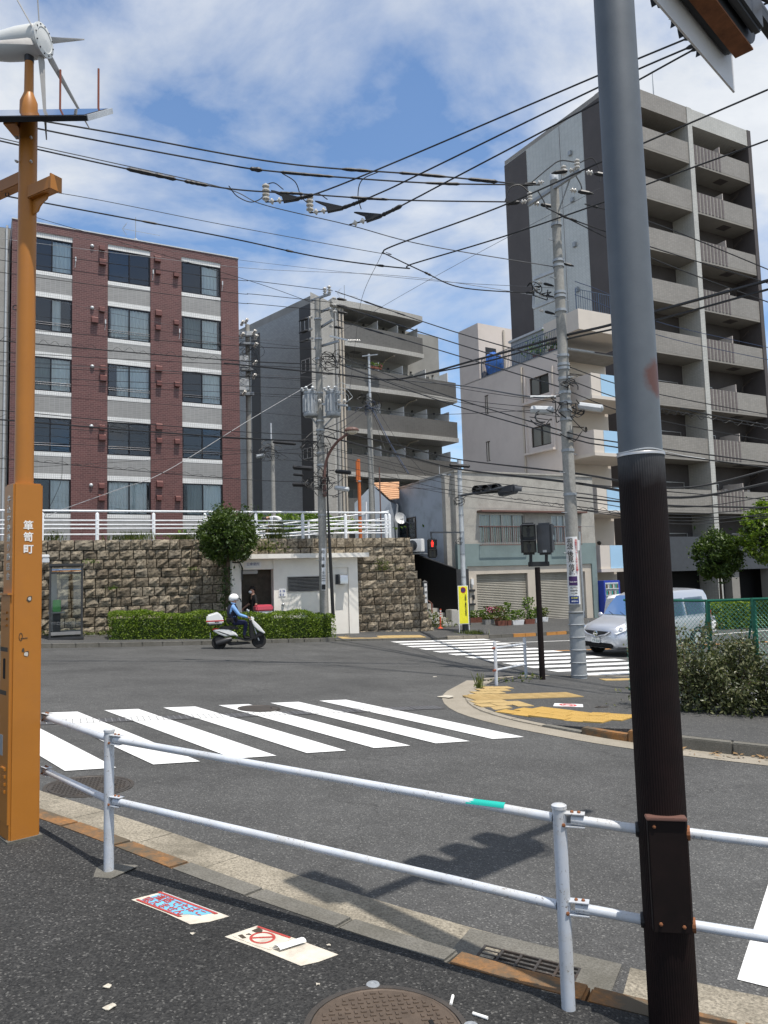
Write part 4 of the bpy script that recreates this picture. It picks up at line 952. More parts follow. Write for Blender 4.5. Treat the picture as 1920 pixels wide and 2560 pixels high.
zT = FT.hit(1606, 226)[1]; sTR = FT.s(1908, 900); sTe = sTR+.35
sB = TS.hit(1288, 1000)[0]; d1, d2_ = TS.hit(1330, 700)[0], TS.hit(1472, 600)[0]; zB = -1.2
mb = MB(); TS.grid(mb, [sB, d1, d2_, -2.2], [zB, zT-.35], []); mb.build('side_wall', 'tall_side', tower)
mb = MB(); TS.box(mb, sB-.02, d1, zB, zT-.4, -.1, .03); mb.build('dark_strip', 'tall_dark', tower)
mb = MB(); TS.box(mb, d2_, -.55, zB, zT-.4, -.1, .03); mb.build('dark_strip', 'tall_dark', tower)
mid_line = TS.hit(1402, 420)[0]; mb = MB(); TS.box(mb, mid_line, mid_line+.03, zB, zT-.4, 0, .012); mb.build('control_joint', 'tall_stripe', tower)
def z3(x, y): return FT.hit(1250+x/2.476, 200+y/2.476)
fp = [xy(FT.pt(0, 0, -1.6)), xy(FT.pt(sTe, 0, -1.6)), xy(FT.pt(sTe, 0, -11)), xy(TS.pt(sB, 0, -.02)), xy(TS.pt(-1.6, 0, -.02))]
body('core', fp, zB, zT-.45, 'dark_wall', tower)
mb = MB(); mb.prism([xy(FT.pt(0, 0, -.2)), xy(FT.pt(sTe, 0, -.2)), xy(FT.pt(sTe, 0, -11)), xy(TS.pt(sB, 0, 0))], zT-.45, zT-.05); mb.build('roof', 'tall_tile', tower)
sC0, sC1 = z3(1158, 300)[0], z3(1185, 300)[0]              # pale fin between the two bays
mb = MB(); FT.box(mb, sC0, sC1, zB, zT, -1.7, .06); mb.build('fin_wall', 'tall_pale', tower)
mb = MB(); FT.box(mb, sTR, sTe, zB, zT, -1.7, .05); mb.build('fin_wall', 'tall_dark', tower)
ztop_rows = [FT.hit(1612, 200+y/2.476)[1] for y in (292, 594, 908, 1222, 1532)]; pitT = (ztop_rows[0]-ztop_rows[4])/4
mb = MB(); FT.box(mb, -.05, sC0-.003, zT-1.15, zT, -1.65, .02); mb.build('roof_parapet', 'tall_tile', tower)
mb = MB(); FT.box(mb, sC1+.003, sTR-.003, zT-1.15, zT-.02, -1.65, .02); mb.build('roof_parapet', 'tall_pale', tower)
nfl = 10
for k in range(nfl):
    zp = ztop_rows[0]-pitT*k
    if zp < 2.5: break
    for (a0, a1, bay) in ((.15, sC0-.003, 0), (sC1+.003, sTR-.003, 1)):
        mb = MB(); FT.box(mb, a0, a1, zp-1.28, zp, -.13, 0); pr_ = mb.build('balcony_parapet', 'tall_tile', tower)
        mb = MB(); FT.box(mb, a0, a1, zp-1.42, zp-1.285, -1.62, -.004); mb.build('balcony_slab', 'balcony_soffit', tower)
        zf = zp-1.28
        if bay == 1:
            for j in range(8):
                x0 = a0+.12+j*.33; mb = MB(); FT.box(mb, x0, x0+.17, zp-1.275, zp-.004, .004, .018); mb.build('stripe', 'tall_stripe', pr_)
            mb = MB(); x0 = a0+(a1-a0)*.50; FT.box(mb, x0, x0+.05, zf, zf+1.85, -1.6, -.15); mb.build('partition', 'pink_wall', tower)
            window(FT, tower, a0+.7, a0+2.3, zf+.1, zf+1.95, -1.57, 'alu_frame', (0, .5) if k % 2 else (0, 0), depth=.25)
            window(FT, tower, x0+.5, x0+2.0, zf+.1, zf+1.95, -1.57, 'alu_frame', (.4, 0) if k % 3 else (0, 0), depth=.25)
            for x1 in (x0-.35, a1-.9):
                mb = MB(); FT.box(mb, x1, x1+.28, zf+.7, zf+1.6, -1.55, -1.2); mb.build('air_unit', 'pink_wall', tower, bevel=.02)
            mb = MB(); mb.tube([FT.pt(a1-.45, zf+2.6 if k else zf+2.5, -.6), FT.pt(a1-.45, zf+2.2, -1.3), FT.pt(a1-.45, zf+1.5, -1.5), FT.pt(a1-.45, zf, -1.5)], .05, 6); mb.build('drainpipe', 'brown_frame', tower)
            mb = MB(); mb.box(FT.pt(a0+(a1-a0)*.62, zp-1.43, -.7), (.8, .6, .02), VPA); mb.build('soffit_hatch', 'tall_dark', tower)
        else:
            window(FT, tower, a0+1.0, a1-.5, zf+.1, zf+1.95, -1.57, 'alu_frame', ((0, .6), (0, 0), (.5, 1))[k % 3], depth=.25)
            mb = MB(); FT.box(mb, a0+.02, a0+.3, zf+1.28, zp+.5, -1.2, -.2); mb.build('air_unit', 'tall_stripe', tower, bevel=.02)
            if k % 2: mb = MB(); mb.box(FT.pt(a0+1.5, zp-1.43, -.7), (.8, .6, .02), VPA); mb.build('soffit_hatch', 'tall_dark', tower)
        for x1 in (a0+1.3, a0+2.0): mb = MB(); mb.ball(FT.pt(x1, zf+2.25, -1.58), .08, 8, 5); mb.build('vent', 'dark_metal', tower)
for k in range(9):
    zc = ztop_rows[0]-pitT*k-.4
    if zc > 3: window(TS, tower, -.50, -.12, zc, zc+1.1, .05, 'brown_frame', (0, 0), depth=.04)
for y in (455, 743, 1020, 1298):
    s_, z_ = TS.hit(1250+(438 if y < 600 else 452 if y < 900 else 466 if y < 1200 else 482)/2.476, 200+y/2.476); mb = MB(); TS.box(mb, s_-.13, s_+.13, z_-.15, z_+.15, 0, .16); mb.build('vent_hood', 'galvanised', tower, bevel=.02)
za, zb_ = FT.hit(1750, 1342)[1], FT.hit(1750, 1426)[1]
mb = MB(); FT.box(mb, .3, sTe+6, zb_, za, -.2, .12); mb.build('podium_band', 'concrete_dark' if 'concrete_dark' in M else 'signal_grey', tower)
for a in (.4, sC0+1.4, sTR-1): mb = MB(); FT.box(mb, a, a+.7, zB, zb_, -.6, -.05); mb.build('podium_pier', 'balcony_soffit', tower)
mb = MB(); FT.box(mb, .3, sTe+6, zB, za-.1, -1.58, -1.3); mb.build('parking_back', 'matt_black', tower)
mb = MB(); s_, z_ = FT.hit(1843, 1428); mb.tube([FT.pt(s_-.3, z_-.12, -.4), FT.pt(s_+.4, z_-.12, -.4)], .03, 6); mb.build('parking_lamp', 'amber_tube', tower)
pa = at(1634, 235, 46.5); mb = MB(); mb.tube([(pa.x, pa.y, zT-.06), (pa.x, pa.y, zT+1.3), (pa.x, pa.y, zT+2.4)], [.05, .035, .02], 6); tag(mb.build('lightning_rod', 'galvanised'), 'thin lightning rod on the roof of the tall tower', 'lightning rod')
PP = at(1424, 1300, 38.0); FP = Face(PP, VPA); PS = Face(PP, TA+math.pi)
pink = thing('apartment_block', 'pinkish beige block with sky blue balcony panels and roof railing', 'building', (PP.x, PP.y, -1))
z4 = lambda F, x, y: F.hit(1100+x/3.607, 700+y/3.607)
zP = z4(PS, 1080, 622)[1]; sPL = PS.hit(1152, 1000)[0]
win = []
for (x0, y0, x1, y1) in ((805, 895, 985, 1010), (822, 1335, 1003, 1475)):
    a0, zt_ = z4(PS, x0, y0); a1, zb1 = z4(PS, x1, y1); win.append((a0, a1, zb1, zt_))
dw = win[0][2]-win[1][2]
for (x0, y0, x1, y1) in ((400, 1045, 442, 1205), (412, 1460, 458, 1630)):
    a0, zt_ = z4(PS, x0, y0); a1, zb1 = z4(PS, x1, y1); win.append((a0, a1, zb1, zt_))
mb = MB(); PS.grid(mb, [sPL, 0], [-1.2, zP], win, 0, 0, .12); mb.build('side_wall', 'pink_wall', pink)
window(PS, pink, *win[0], -.05, 'brown_frame', (1, 0), screen=(0, 1)); window(PS, pink, *win[1], -.05, 'brown_frame', (.3, 1))
for w_ in win[:2]:
    mb = MB(); a0, a1, zb1, zt1 = w_
    PS.box(mb, a0-.35, a1+.42, zb1-.38, zb1-.26, 0, .30); PS.box(mb, a0-.35, a0-.25, zb1-.26, zt1+.25, 0, .12); PS.box(mb, a1+.32, a1+.42, zb1-.26, zt1+.25, 0, .12); mb.build('window_surround', 'pink_wall', pink)
for w_ in win[2:]: window(PS, pink, *w_, -.05, 'brown_frame', (0, 0), fw=.04)
for x in (742, 1020):
    s_, z_ = z4(PS, x, 790); mb = MB(); zl_ = 4.5 if x < 900 else z_-1
    mb.tube([PS.pt(s_, z_, -.05), PS.pt(s_, z_, .09), PS.pt(s_, z_-.15, .10), PS.pt(s_, zl_, .10)], .05, 8); mb.build('drainpipe', 'cream_stone', pink, smooth=40)
sPR = 4.6
fp = [xy(PS.pt(sPL, 0, -.02)), xy(PS.pt(-.02, 0, -.15)), xy(FP.pt(.15, 0, -1.6)), xy(FP.pt(sPR, 0, -1.6)), xy(FP.pt(sPR, 0, -9))]
body('core', fp, -1.2, zP-.03, 'cream_wall', pink)
mb = MB(); mb.prism([xy(PS.pt(sPL, 0, 0)), xy(PS.pt(0, 0, 0)), xy(FP.pt(sPR, 0, 0)), xy(FP.pt(sPR, 0, -9))], zP-.03, zP+.04); mb.build('roof', 'concrete', pink)
zbal = [z4(FP, 1340, y)[1] for y in (897, 1390)]; pp = zbal[0]-zbal[1]
aF0 = FP.s(1100+1330/3.607, 1000);
for k in range(5):
    zp = zbal[0]-pp*k
    if zp-1.2 < .8: break
    a0 = .9
    mb = MB(); FP.box(mb, a0, sPR, zp-1.15, zp, .95, 1.07); pr_ = mb.build('balcony_parapet', 'cream_wall', pink)
    mb = MB(); FP.box(mb, a0, a0+.1, zp-1.15, zp, -1.4, .948); mb.build('balcony_side', 'pink_wall', pink)
    mb = MB(); FP.box(mb, a0-.06, sPR+.06, zp-1.32, zp-1.155, -1.5, 1.15); mb.build('balcony_slab', 'cream_wall', pink)
    for (q0, q1) in ((a0+.65, sPR-.05),):
        mb = MB(); FP.box(mb, q0, q1, zp-1.145, zp-.004, 1.072, 1.085); mb.build('blue_panel', 'sky_panel', pr_)
    window(FP, pink, .95, 2.9, zp-1.1, zp+.75, -1.57, 'brown_frame', ((0, .5), (.8, 0), (0, 1), (0, 0))[k % 4], depth=.3)
    mb = MB(); mb.ball(FP.pt(3.4, zp+.25, -1.55), (.11, .11, .11), 8, 6); mb.build('vent', 'brown_frame', pink)
zr0 = zbal[0]+pp
mb = MB(); FP.box(mb, .2, sPR, zr0-.75, zr0+.30, -1.5, 1.15); mb.build('roof_canopy', 'cream_wall', pink)
mb = MB(); PS.box(mb, sPL, -.2, -1, -.9, -.1, -.05);
cst = PS.pt(sPL, 0, 0); zs = z4(PS, 190, 500)[1]+1.3
mb = MB(); mb.obox((cst.x, cst.y, zP-.02), PS.e*1.9, PS.n*-2.6, (0, 0, zs-zP-1.0)); mb.build('stair_tower', 'pink_wall', pink)
mb = MB(); PS.box(mb, sPL+1.901, sPL+1.92, zP+.05, zP+2.0, -1.3, -.5); mb.build('roof_door', 'dark_metal', pink)
mb = MB(); mb.tube([PS.pt(sPL+1.98, zP, -1.9), PS.pt(sPL+1.98, zs-1.2, -1.9)], .06, 8); mb.build('drainpipe', 'cream_stone', pink)
def railing(name, pts, h, z, mat, label, cat, sp=.13, r=.014, parent=None):
    t = parent or thing(name, label, cat, (*pts[0][:2], z));
    for (a, b) in zip(pts[:-1], pts[1:]):
        a, b = Vector((*a[:2], z)), Vector((*b[:2], z)); n_ = max(1, int((b-a).length/sp))
        for zz_ in (.08, h): MB().tube([a+Vector((0, 0, zz_)), b+Vector((0, 0, zz_))], r*1.4, 5).build('rail', mat, t, uv=False)
        for i in range(n_+1):
            p = a.lerp(b, i/n_); MB().tube([p, p+Vector((0, 0, h))], r*(1.8 if i % 10 == 0 else .9), 4).build('baluster', mat, t, uv=False)
    return t
railing('roof_railing', [PS.pt(sPL+1.95, 0, -.15), PS.pt(0, 0, -.15)], 1.15, zP+.04, 'fence_blue', 'blue-grey roof railing along the side of the pinkish block', 'railing')
railing('roof_railing', [FP.pt(.3, 0, .95), FP.pt(4.6, 0, .95)], 1.1, zr0+.30, 'fence_blue', 'blue-grey roof railing above the front canopy of the pinkish block', 'railing', .15)
tb = PS.pt(sPL+2.5, zP+.04, -.6); t = thing('tarpaulin', 'bright blue tarpaulin bundle behind the roof railing', 'tarpaulin', tuple(tb)); mb = MB()
mb.ball(tb+Vector((0, 0, .75)), (.55, .45, .75), 10, 8)
for i, v in enumerate(mb.v): mb.v[i] = v+Vector((random.uniform(-.08, .08), random.uniform(-.08, .08), random.uniform(-.05, .05)))
mb.build('sheet', 'tarp_blue', t, smooth=30); MB().tube([tb+Vector((-.5, -.3, .75)), tb+Vector((.5, -.35, .7))], .015, 5).build('rope', 'cable_grey', t)
tb = PS.pt(-3.4, zP+.04, -1.4); t = thing('roof_shed', 'pale flat roof shed behind the roof railing', 'shed', tuple(tb)); MB().box(tb+Vector((0, 0, .85)), (2.6, 1.2, 1.7), TA).build('wall', 'galvanised', t); MB().box(tb+Vector((0, 0, 1.75)), (2.8, 1.4, .12), TA).build('roof', 'galv_light', t)
for s_, l in ((-1.2, 'leafy rooftop plant nearer the corner, behind the roof railing'), (-2.4, 'leafy rooftop plant beside the shed, behind the roof railing')):
    c = PS.pt(s_, zP+.04, -.55); t = thing('potted_plant', l, 'plant', tuple(c)); MB().lathe(c, [(.16, 0), (.22, .3), (.2, .3)], 12).build('pot', 'terracotta', t)
    mb = MB(); leaves(mb, [c+Vector((random.gauss(0, .28), random.gauss(0, .28), .35+abs(random.gauss(.3, .25)))) for _ in range(160)], .10); mb.build('foliage', 'leaf_fresh', t, uv=False)
PO = at(1148, 1500, 33.4); FO = Face(PO, R(25.5))
old = thing('shop_house', 'old stucco two-storey shop house with green band and roller shutters', 'house', (PO.x, PO.y, -.3))
zo = lambda x, y: FO.hit(1000+x/2.963, 1100+y/2.963)
sOR = zo(1450, 800)[0]; zOT = zo(460, 238)[1]; zg1 = zo(700, 768)[1]; zg0 = zo(700, 932)[1]; zO = -.6
wz1, wz0 = zo(760, 548)[1], zo(760, 765)[1]
H = [(zo(592, 700)[0], zo(928, 700)[0], wz0, wz1), (zo(1125, 700)[0], zo(1320, 700)[0], wz0, wz1)]
mb = MB(); FO.grid(mb, [0, sOR], [zg1, zOT], H, 0, 0, .12); mb.build('upper_wall', 'stucco', old)
mb = MB(); FO.box(mb, .0, sOR, zg0, zg1-.003, -.2, .012)
gx = [zo(502, 1100)[0], zo(575, 1100)[0], zo(955, 1100)[0], zo(1010, 1100)[0], zo(1345, 1100)[0], zo(1430, 1100)[0]]
FO.box(mb, .0, gx[0]-.003, zO, zg0, -.2, .012); FO.box(mb, gx[5], sOR, zO, zg0, -.2, .012); mb.build('green_band', 'green_wall', old)
for k in range(1, 4): z_ = zg1+(zOT-zg1)*k/4; mb = MB(); FO.box(mb, 0, sOR, z_, z_+.018, 0, .006); mb.build('groove', 'mid_soffit', old)
mb = MB(); FO.box(mb, gx[0], gx[5], zg0-.36, zg0-.004, -.25, -.06); FO.box(mb, gx[0], gx[1], zO, zg0-.36, -.25, -.06); FO.box(mb, gx[2], gx[3], zO, zg0-.36, -.25, -.06); FO.box(mb, gx[4]+.3, gx[5], zO, zg0-.36, -.25, -.06); mb.build('door_surround', 'cream_stone', old)
mb = MB(); FO.box(mb, gx[4], gx[4]+.3, zO, zg0-.36, -.5, -.3); mb.build('side_passage', 'void', old)
def roller(a0, a1, z0, z1, o):
    """corrugated roller shutter: one rolled sheet of narrow slats"""
    mb = MB(); n_ = int((z1-z0)/.075)
    for i in range(n_):
        za = z0+(z1-z0)*i/n_; zb2 = z0+(z1-z0)*(i+1)/n_; zm = za+(zb2-za)*.62
        mb.quad(FO.pt(a0, za, o), FO.pt(a1, za, o), FO.pt(a1, zm, o+.022), FO.pt(a0, zm, o+.022)); mb.quad(FO.pt(a0, zm, o+.022), FO.pt(a1, zm, o+.022), FO.pt(a1, zb2, o), FO.pt(a0, zb2, o))
    return mb.build('roller_shutter', 'shutter', old)
roller(gx[1], gx[2], zO, zg0-.36, -.2); roller(gx[3], gx[4], zO, zg0-.36, -.2)
for k, h_ in enumerate(H):
    window(FO, old, *h_, -.06, 'alu_frame', (1, 1), cmat='curtain_warm' if k == 0 else 'curtain', depth=.4)
    mb = MB(); m_ = (h_[0]+h_[1])/2
    for q in (.25, .75): a = h_[0]+(h_[1]-h_[0])*q; mb = MB(); FO.box(mb, a-.02, a+.02, wz0, wz1, -.09, -.045); mb.build('mullion', 'alu_frame', old)
    z0, z1 = wz0-.08, wz0+(wz1-wz0)*.56
    for z_ in (z0, z1): MB().tube([FO.pt(h_[0]-.03, z_, .22), FO.pt(h_[1]+.03, z_, .22)], .02, 5).build('grille_rail', 'lamp_brown', old, uv=False)
    n_ = int((h_[1]-h_[0])/.105)
    for i in range(n_+1): a = h_[0]+(h_[1]-h_[0])*i/n_; MB().tube([FO.pt(a, z0, .22), FO.pt(a, z1, .22)], .009, 4).build('grille_bar', 'red_paint_rust' if i % 3 else 'brown_frame', old, uv=False)
    for a in (h_[0]-.03, h_[1]+.03):
        for z_ in (z0, z1): MB().tube([FO.pt(a, z_, 0), FO.pt(a, z_, .22)], .016, 5).build('grille_bracket', 'red_paint_rust', old, uv=False)
mb = MB(); a0, z_ = zo(568, 520); a1 = zo(1345, 545)[0]; FO.box(mb, a0, a1, z_-.10, z_-.02, 0, .42); mb.build('window_canopy', 'lamp_brown', old)
mb = MB(); FO.box(mb, -.05, sOR+.05, zOT, zOT+.07, -3.2, .05); mb.build('coping', 'stucco', old)
bo = [xy(FO.pt(0, 0, -.22)), xy(FO.pt(sOR, 0, -.22)), xy(FO.pt(sOR, 0, -1.4)), xy(FO.pt(1.2, 0, -4.2)), xy(FO.pt(0.05, 0, -3.2))]
body('core', bo, zO, zOT-.01, 'blue_wall', old)
mb = MB(); mb.quad(FO.pt(sOR, zO, 0), FO.pt(sOR, zO, -.3), FO.pt(sOR, zOT, -.3), FO.pt(sOR, zOT, 0)); mb.quad(FO.pt(0, zO, -.3), FO.pt(0, zO, 0), FO.pt(0, zOT, 0), FO.pt(0, zOT, -.3)); mb.build('wall_end', 'stucco', old)
for x, y, w_, h_, m_ in ((535, 1050, 20, 45, 'sign_white'), (537, 1115, 42, 16, 'dark_metal'), (547, 1165, 12, 34, 'charcoal'), (538, 1217, 48, 14, 'dark_metal'), (532, 1080, 12, 26, 'galvanised')):
    s_, z_ = zo(x, y); k = 33.5/1900/2.963; mb = MB(); FO.box(mb, s_-w_*k/2, s_+w_*k/2, z_-h_*k/2, z_+h_*k/2, -.058, .03); mb.build('entry_fitting', m_, old)
PB = Vector((PO.x-.45, PO.y+.45, 0)); SB = Face(PB, R(25.5+90)+math.pi+R(-3))
blu = thing('shop_house', 'blue-grey stained side house behind the shop, with orange tile roof', 'house', (PB.x, PB.y, 0))
zs_ = lambda x, y: SB.hit(1000+x/2.963, 1100+y/2.963)
zBT = zs_(300, 268)[1]
mb = MB(); SB.box(mb, -7.0, -.05, -.4, zBT, -3.0, 0); mb.build('wall', 'blue_wall', blu)
mb = MB(); SB.box(mb, -7.1, .0, zBT, zBT+.06, -3.05, .06); mb.build('roof_edge', 'galvanised', blu)
mb = MB(); SB.box(mb, -.05, .28, -.4, zBT-.05, -.5, .1); mb.build('stucco_pier', 'stucco', blu)
a0, z_ = zs_(15, 640); a1 = zs_(105, 640)[0]
window(SB, blu, min(a0, a1)-.3, max(a0, a1)+.25, z_-.7, z_+.35, .05, 'brown_frame', (0, 0), depth=.05)
c = SB.pt(zs_(66, 580)[0], zs_(66, 580)[1], .45); dish('satellite_dish', 'white satellite dish on the blue-grey side house wall', c, .30, (.35, -.9, .25), foot=tuple(SB.pt(zs_(66, 580)[0], zs_(66, 580)[1]-.25, .0)))
lean = thing('tiled_lean_to', 'small gable with pale orange roof tiles beside the blue-grey house', 'house', tuple(SB.pt(-5.5, 3.5, .6)))
g0, g1 = at(942, 1240, 37.5), at(1000, 1248, 37.5)
gz = at(935, 1206, 37.5).z; gz0 = at(1000, 1248, 37.5).z
rp = [Vector((at(930, 1206, 37.6).x, 37.6, gz)), Vector((at(998, 1210, 39.5).x, 39.5, gz+.25)), Vector((at(998, 1248, 37.2).x, 37.2, gz0)), Vector((at(975, 1250, 36.6).x, 36.6, gz0-.1))]
for i in range(9):
    f0, f1 = i/9, (i+1)/9; A = rp[0].lerp(rp[3], f0); B = rp[1].lerp(rp[2], f0); A1 = rp[0].lerp(rp[3], f1); B1 = rp[1].lerp(rp[2], f1); up = Vector((0, 0, .05))
    mb = MB(); mb.add([A, B, B1+up, A1+up, A-up, B-up, B1, A1], [(0, 1, 2, 3), (4, 7, 6, 5), (0, 4, 5, 1), (2, 6, 7, 3), (1, 5, 6, 2), (0, 3, 7, 4)]); mb.build('roof_tile_row', 'roof_orange', lean)
mb = MB(); mb.extr([rp[0]-Vector((0, 0, .12)), rp[3]-Vector((0, 0, .12)), Vector((rp[3].x, rp[3].y, 3.5)), Vector((rp[0].x-.9, rp[0].y, 3.5)), Vector((rp[0].x-.9, rp[0].y, rp[0].z-1.0))], (.5, 2.0, 0)); mb.build('wall', 'blue_wall', lean)
WA = R(22.0); FW = Face(at(300, 1480, 26.2), WA)
zWT = FW.hit(300, 1349)[1]; sW0, sW1 = -7.0, FW.s(1022, 1350)
wall = thing('stone_retaining_wall', 'tall retaining wall of rough tan stone blocks', 'wall', tuple(FW.pt(2, 0)))
tS0, tS1, tZ = FW.s(577, 1450, .3), FW.s(897, 1450, .3), FW.hit(740, 1386, .3)[1]
def s_end(z): return sW1+(zWT-z)*.26
mb = MB(); zb0 = -.5
mb.extr([FW.pt(sW0, zb0, -.10), FW.pt(s_end(zb0)-.12, zb0, -.10), FW.pt(sW1-.10, zWT-.05, -.10), FW.pt(sW0, zWT-.05, -.10)], FW.n*-.9); mb.build('mortar_bed', 'mortar', wall)
variants = []
for k in range(16):
    n_ = 4; V = []; F_ = []
    for j in range(n_):
        for i in range(n_):
            x, z = -.5+i/(n_-1), -.5+j/(n_-1); edge = (i in (0, n_-1)) or (j in (0, n_-1)); cor = (i in (0, n_-1)) and (j in (0, n_-1))
            y = -(random.uniform(0, .03) if edge else random.uniform(.025, .105))
            if edge: x *= random.uniform(.93, .985); z *= random.uniform(.92, .985)
            else: x += random.uniform(-.05, .05); z += random.uniform(-.05, .05)
            V.append((x, y, z))
    for j in range(n_-1):
        for i in range(n_-1): F_.append((j*n_+i, j*n_+i+1, (j+1)*n_+i+1, (j+1)*n_+i))
    per = [i for i in range(n_)]+[j*n_+n_-1 for j in range(1, n_)]+[(n_-1)*n_+i for i in range(n_-2, -1, -1)]+[j*n_ for j in range(n_-2, 0, -1)]
    b = len(V)
    for p in per: V.append((V[p][0]*.98, .12, V[p][2]*.98))
    m_ = len(per)
    for q in range(m_): F_.append((per[(q+1) % m_], per[q], b+q, b+(q+1) % m_))
    me = bpy.data.meshes.new('stone_block'); me.from_pydata(V, [], F_); me.materials.append(M['stone']); variants.append(me)
stones = []; ch = .318; row = 0; z = zWT
while z > -.6:
    h_ = ch*(1.0 if row else 1.12); x = sW0+random.uniform(0, .3)
    while x < s_end(z-h_/2):
        w_ = random.uniform(.30, .46);
        if random.random() < .06: w_ = .6
        if x+w_ > s_end(z-h_/2): w_ = s_end(z-h_/2)-x
        c = x+w_/2; P_ = FW.pt(c, z-h_/2, 0)
        hid = (tS0+.1 < x and x+w_ < tS1-.05 and z-h_/2 < tZ-.05) or (z < hfar(P_.x, P_.y)-.02)
        if w_ > .12 and not hid: stones.append((c, z-h_/2, w_, h_, row))
        x += w_+.004
    z -= h_+.004; row += 1
vis = [q for q in stones if FW.s(100, 1450) < q[0]]; vis.sort(key=lambda q: -q[2]); keep = set(id(q) for q in vis[:300]); rest = MB()
for q in stones:
    c, zc, w_, h_, rw = q; me = random.choice(variants)
    off = .02 if rw == 0 else random.uniform(-.03, .03)
    Q = Matrix.Translation(FW.pt(c, zc, off)) @ Matrix.Rotation(WA, 4, 'Z') @ Matrix.Rotation(math.pi*random.choice((0, 1)), 4, 'Y') @ Matrix.Diagonal((w_*.985, 1, h_*.985, 1))
    if id(q) in keep: link_mesh('stone_block', me, wall, Q)
    else: rest.add([Q @ v.co for v in me.vertices], [tuple(p.vertices) for p in me.polygons])
tag(rest.build('stone_blocks', 'stone', wall, uv=False), kind='stuff')
gr = thing('guard_rail', 'white horizontal-bar guard rail on top of the stone wall', 'guard rail', tuple(FW.pt(2, zWT)))
gz = [FW.hit(243, 1140+y/2.592, -.12)[1] for y in (357, 418, 445, 470, 508)]; off = -.12
gs0, gs1 = sW0, FW.s(972, 1320, off)
for k, z_ in enumerate(gz): MB().tube([FW.pt(gs0, z_, off), FW.pt(gs1, z_, off)], .038 if k == 0 else .026, 8).build('rail', 'white_paint', gr, smooth=40, uv=False)
for u in (-20, 105, 243, 384, 512, 640, 757, 864, 965, 974):
    s_ = FW.s(u, 1320, off); p = FW.pt(s_, zWT-.05, off); mb = MB(); mb.lathe(p, [(.062, 0), (.062, gz[0]-zWT-.06), (.05, gz[0]-zWT-.03), (.0, gz[0]-zWT+.03)], 10); mb.build('post', 'white_paint', gr, smooth=30, uv=False)
    for z_ in gz[1:]: mb = MB(); mb.ball(FW.pt(s_, z_, off+.062), .012, 6, 4); mb.build('bolt', 'galvanised', gr, uv=False)
gr2 = thing('guard_rail', 'second white handrail climbing behind the wall-top guard rail', 'guard rail', tuple(at(700, 1340, 31.5)))
def hr(u, v, Y): return at(u, v, Y)
for k, (v0, v1) in enumerate(((1318, 1278), (1330, 1296), (1340, 1312), (1345, 1325))):
    MB().tube([hr(640, v0, 31.0), hr(800, v0-(v0-v1)*.5, 32.2), hr(972, v1, 33.5)], .03, 6).build('rail', 'white_paint', gr2, smooth=40, uv=False)
for u, Y in ((772, 32), (915, 33.1), (972, 33.5)): p = hr(u, 1340, Y); MB().cyl((p.x, p.y, 3.48), (p.x, p.y, hr(u, 1300 if u < 800 else 1283, Y).z), .045, n=8).build('post', 'white_paint', gr2, uv=False)
FT2 = Face(FW.pt(0, 0, .30), WA); tl = thing('public_toilet', 'small white public toilet with flat roof set into the stone wall', 'toilet', tuple(FT2.pt((tS0+tS1)/2, 0)))
q3 = lambda x, y, o=0: FT2.hit(560+x/3.77, 1250+y/3.77, o)
zg = -.3; zrf = q3(700, 550)[1]; zrt = q3(700, 508)[1]
a_l, a_r1 = q3(75, 900)[0], q3(165, 900)[0]; a_w0, a_w1 = q3(470, 900)[0], q3(1265, 900)[0]; dz = q3(300, 715)[1]
mb = MB(); FT2.box(mb, a_l-.25, q3(1335, 530)[0], zrf, zrt, -1.5, .38); mb.build('roof', 'white_plaster', tl)
mb = MB(); FT2.box(mb, a_l, a_r1, zg, zrf-.002, -.6, 0); mb.build('wall', 'white_plaster', tl)
dr0, dr1 = q3(1018, 900)[0], q3(1178, 900)[0]; drt = q3(1100, 635)[1]
lv = (q3(602, 725)[0], q3(950, 725)[0], q3(700, 858)[1], q3(700, 728)[1])
mb = MB(); FT2.grid(mb, [a_w0, a_w1], [zg, zrf-.002], [(dr0, dr1, zg, drt), lv], 0, 0, .08)
mb.quad(FT2.pt(a_w1, zg, 0), FT2.pt(a_w1, zg, -.9), FT2.pt(a_w1, zrf-.002, -.9), FT2.pt(a_w1, zrf-.002, 0)); mb.quad(FT2.pt(a_w0, zg, -.002), FT2.pt(a_w0, zrf-.002, -.002), FT2.pt(a_w0, zrf-.002, -1.0), FT2.pt(a_w0, zg, -1.0)); mb.build('wall', 'white_plaster', tl)
mb = MB(); FT2.box(mb, a_r1+.002, a_w0-.002, q3(300, 655)[1], zrf-.003, -.5, -.04); mb.build('lintel', 'white_plaster', tl)
mb = MB(); FT2.box(mb, a_r1, q3(350, 900)[0], zg, dz, -1.7, -1.6); mb.build('entrance_void', 'void', tl)
rb = q3(345, 900)[0]; mb = MB(); FT2.box(mb, rb, a_w0-.003, zg, q3(300, 655)[1]-.003, -.55, -.42); mb.build('recess_wall', 'white_plaster', tl)
mb = MB(); FT2.box(mb, a_r1+.002, rb, dz, q3(300, 655)[1]-.003, -.55, -.42); mb.build('door_head', 'white_plaster', tl)
for s_ in (a_r1+.01, rb-.08): mb = MB(); FT2.box(mb, s_, s_+.07, zg, dz, -.56, -.46); mb.build('door_jamb', 'louvre', tl)
mb = MB(); s0, z_ = q3(203, 763, -1.0); s1 = q3(302, 763, -1.0)[0]; FT2.box(mb, s0, s1, z_-.07, z_+.07, -1.1, -1.0); mb.build('lamp', 'lamp_tube', tl, bevel=.02)
mb = MB(); s0 = q3(185, 675)[0]; s1 = q3(330, 675)[0]; z_ = q3(250, 678)[1]; FT2.box(mb, s0, s1, z_-.07, z_+.07, -.41, -.20); mb.build('door_track', 'louvre', tl, bevel=.02)
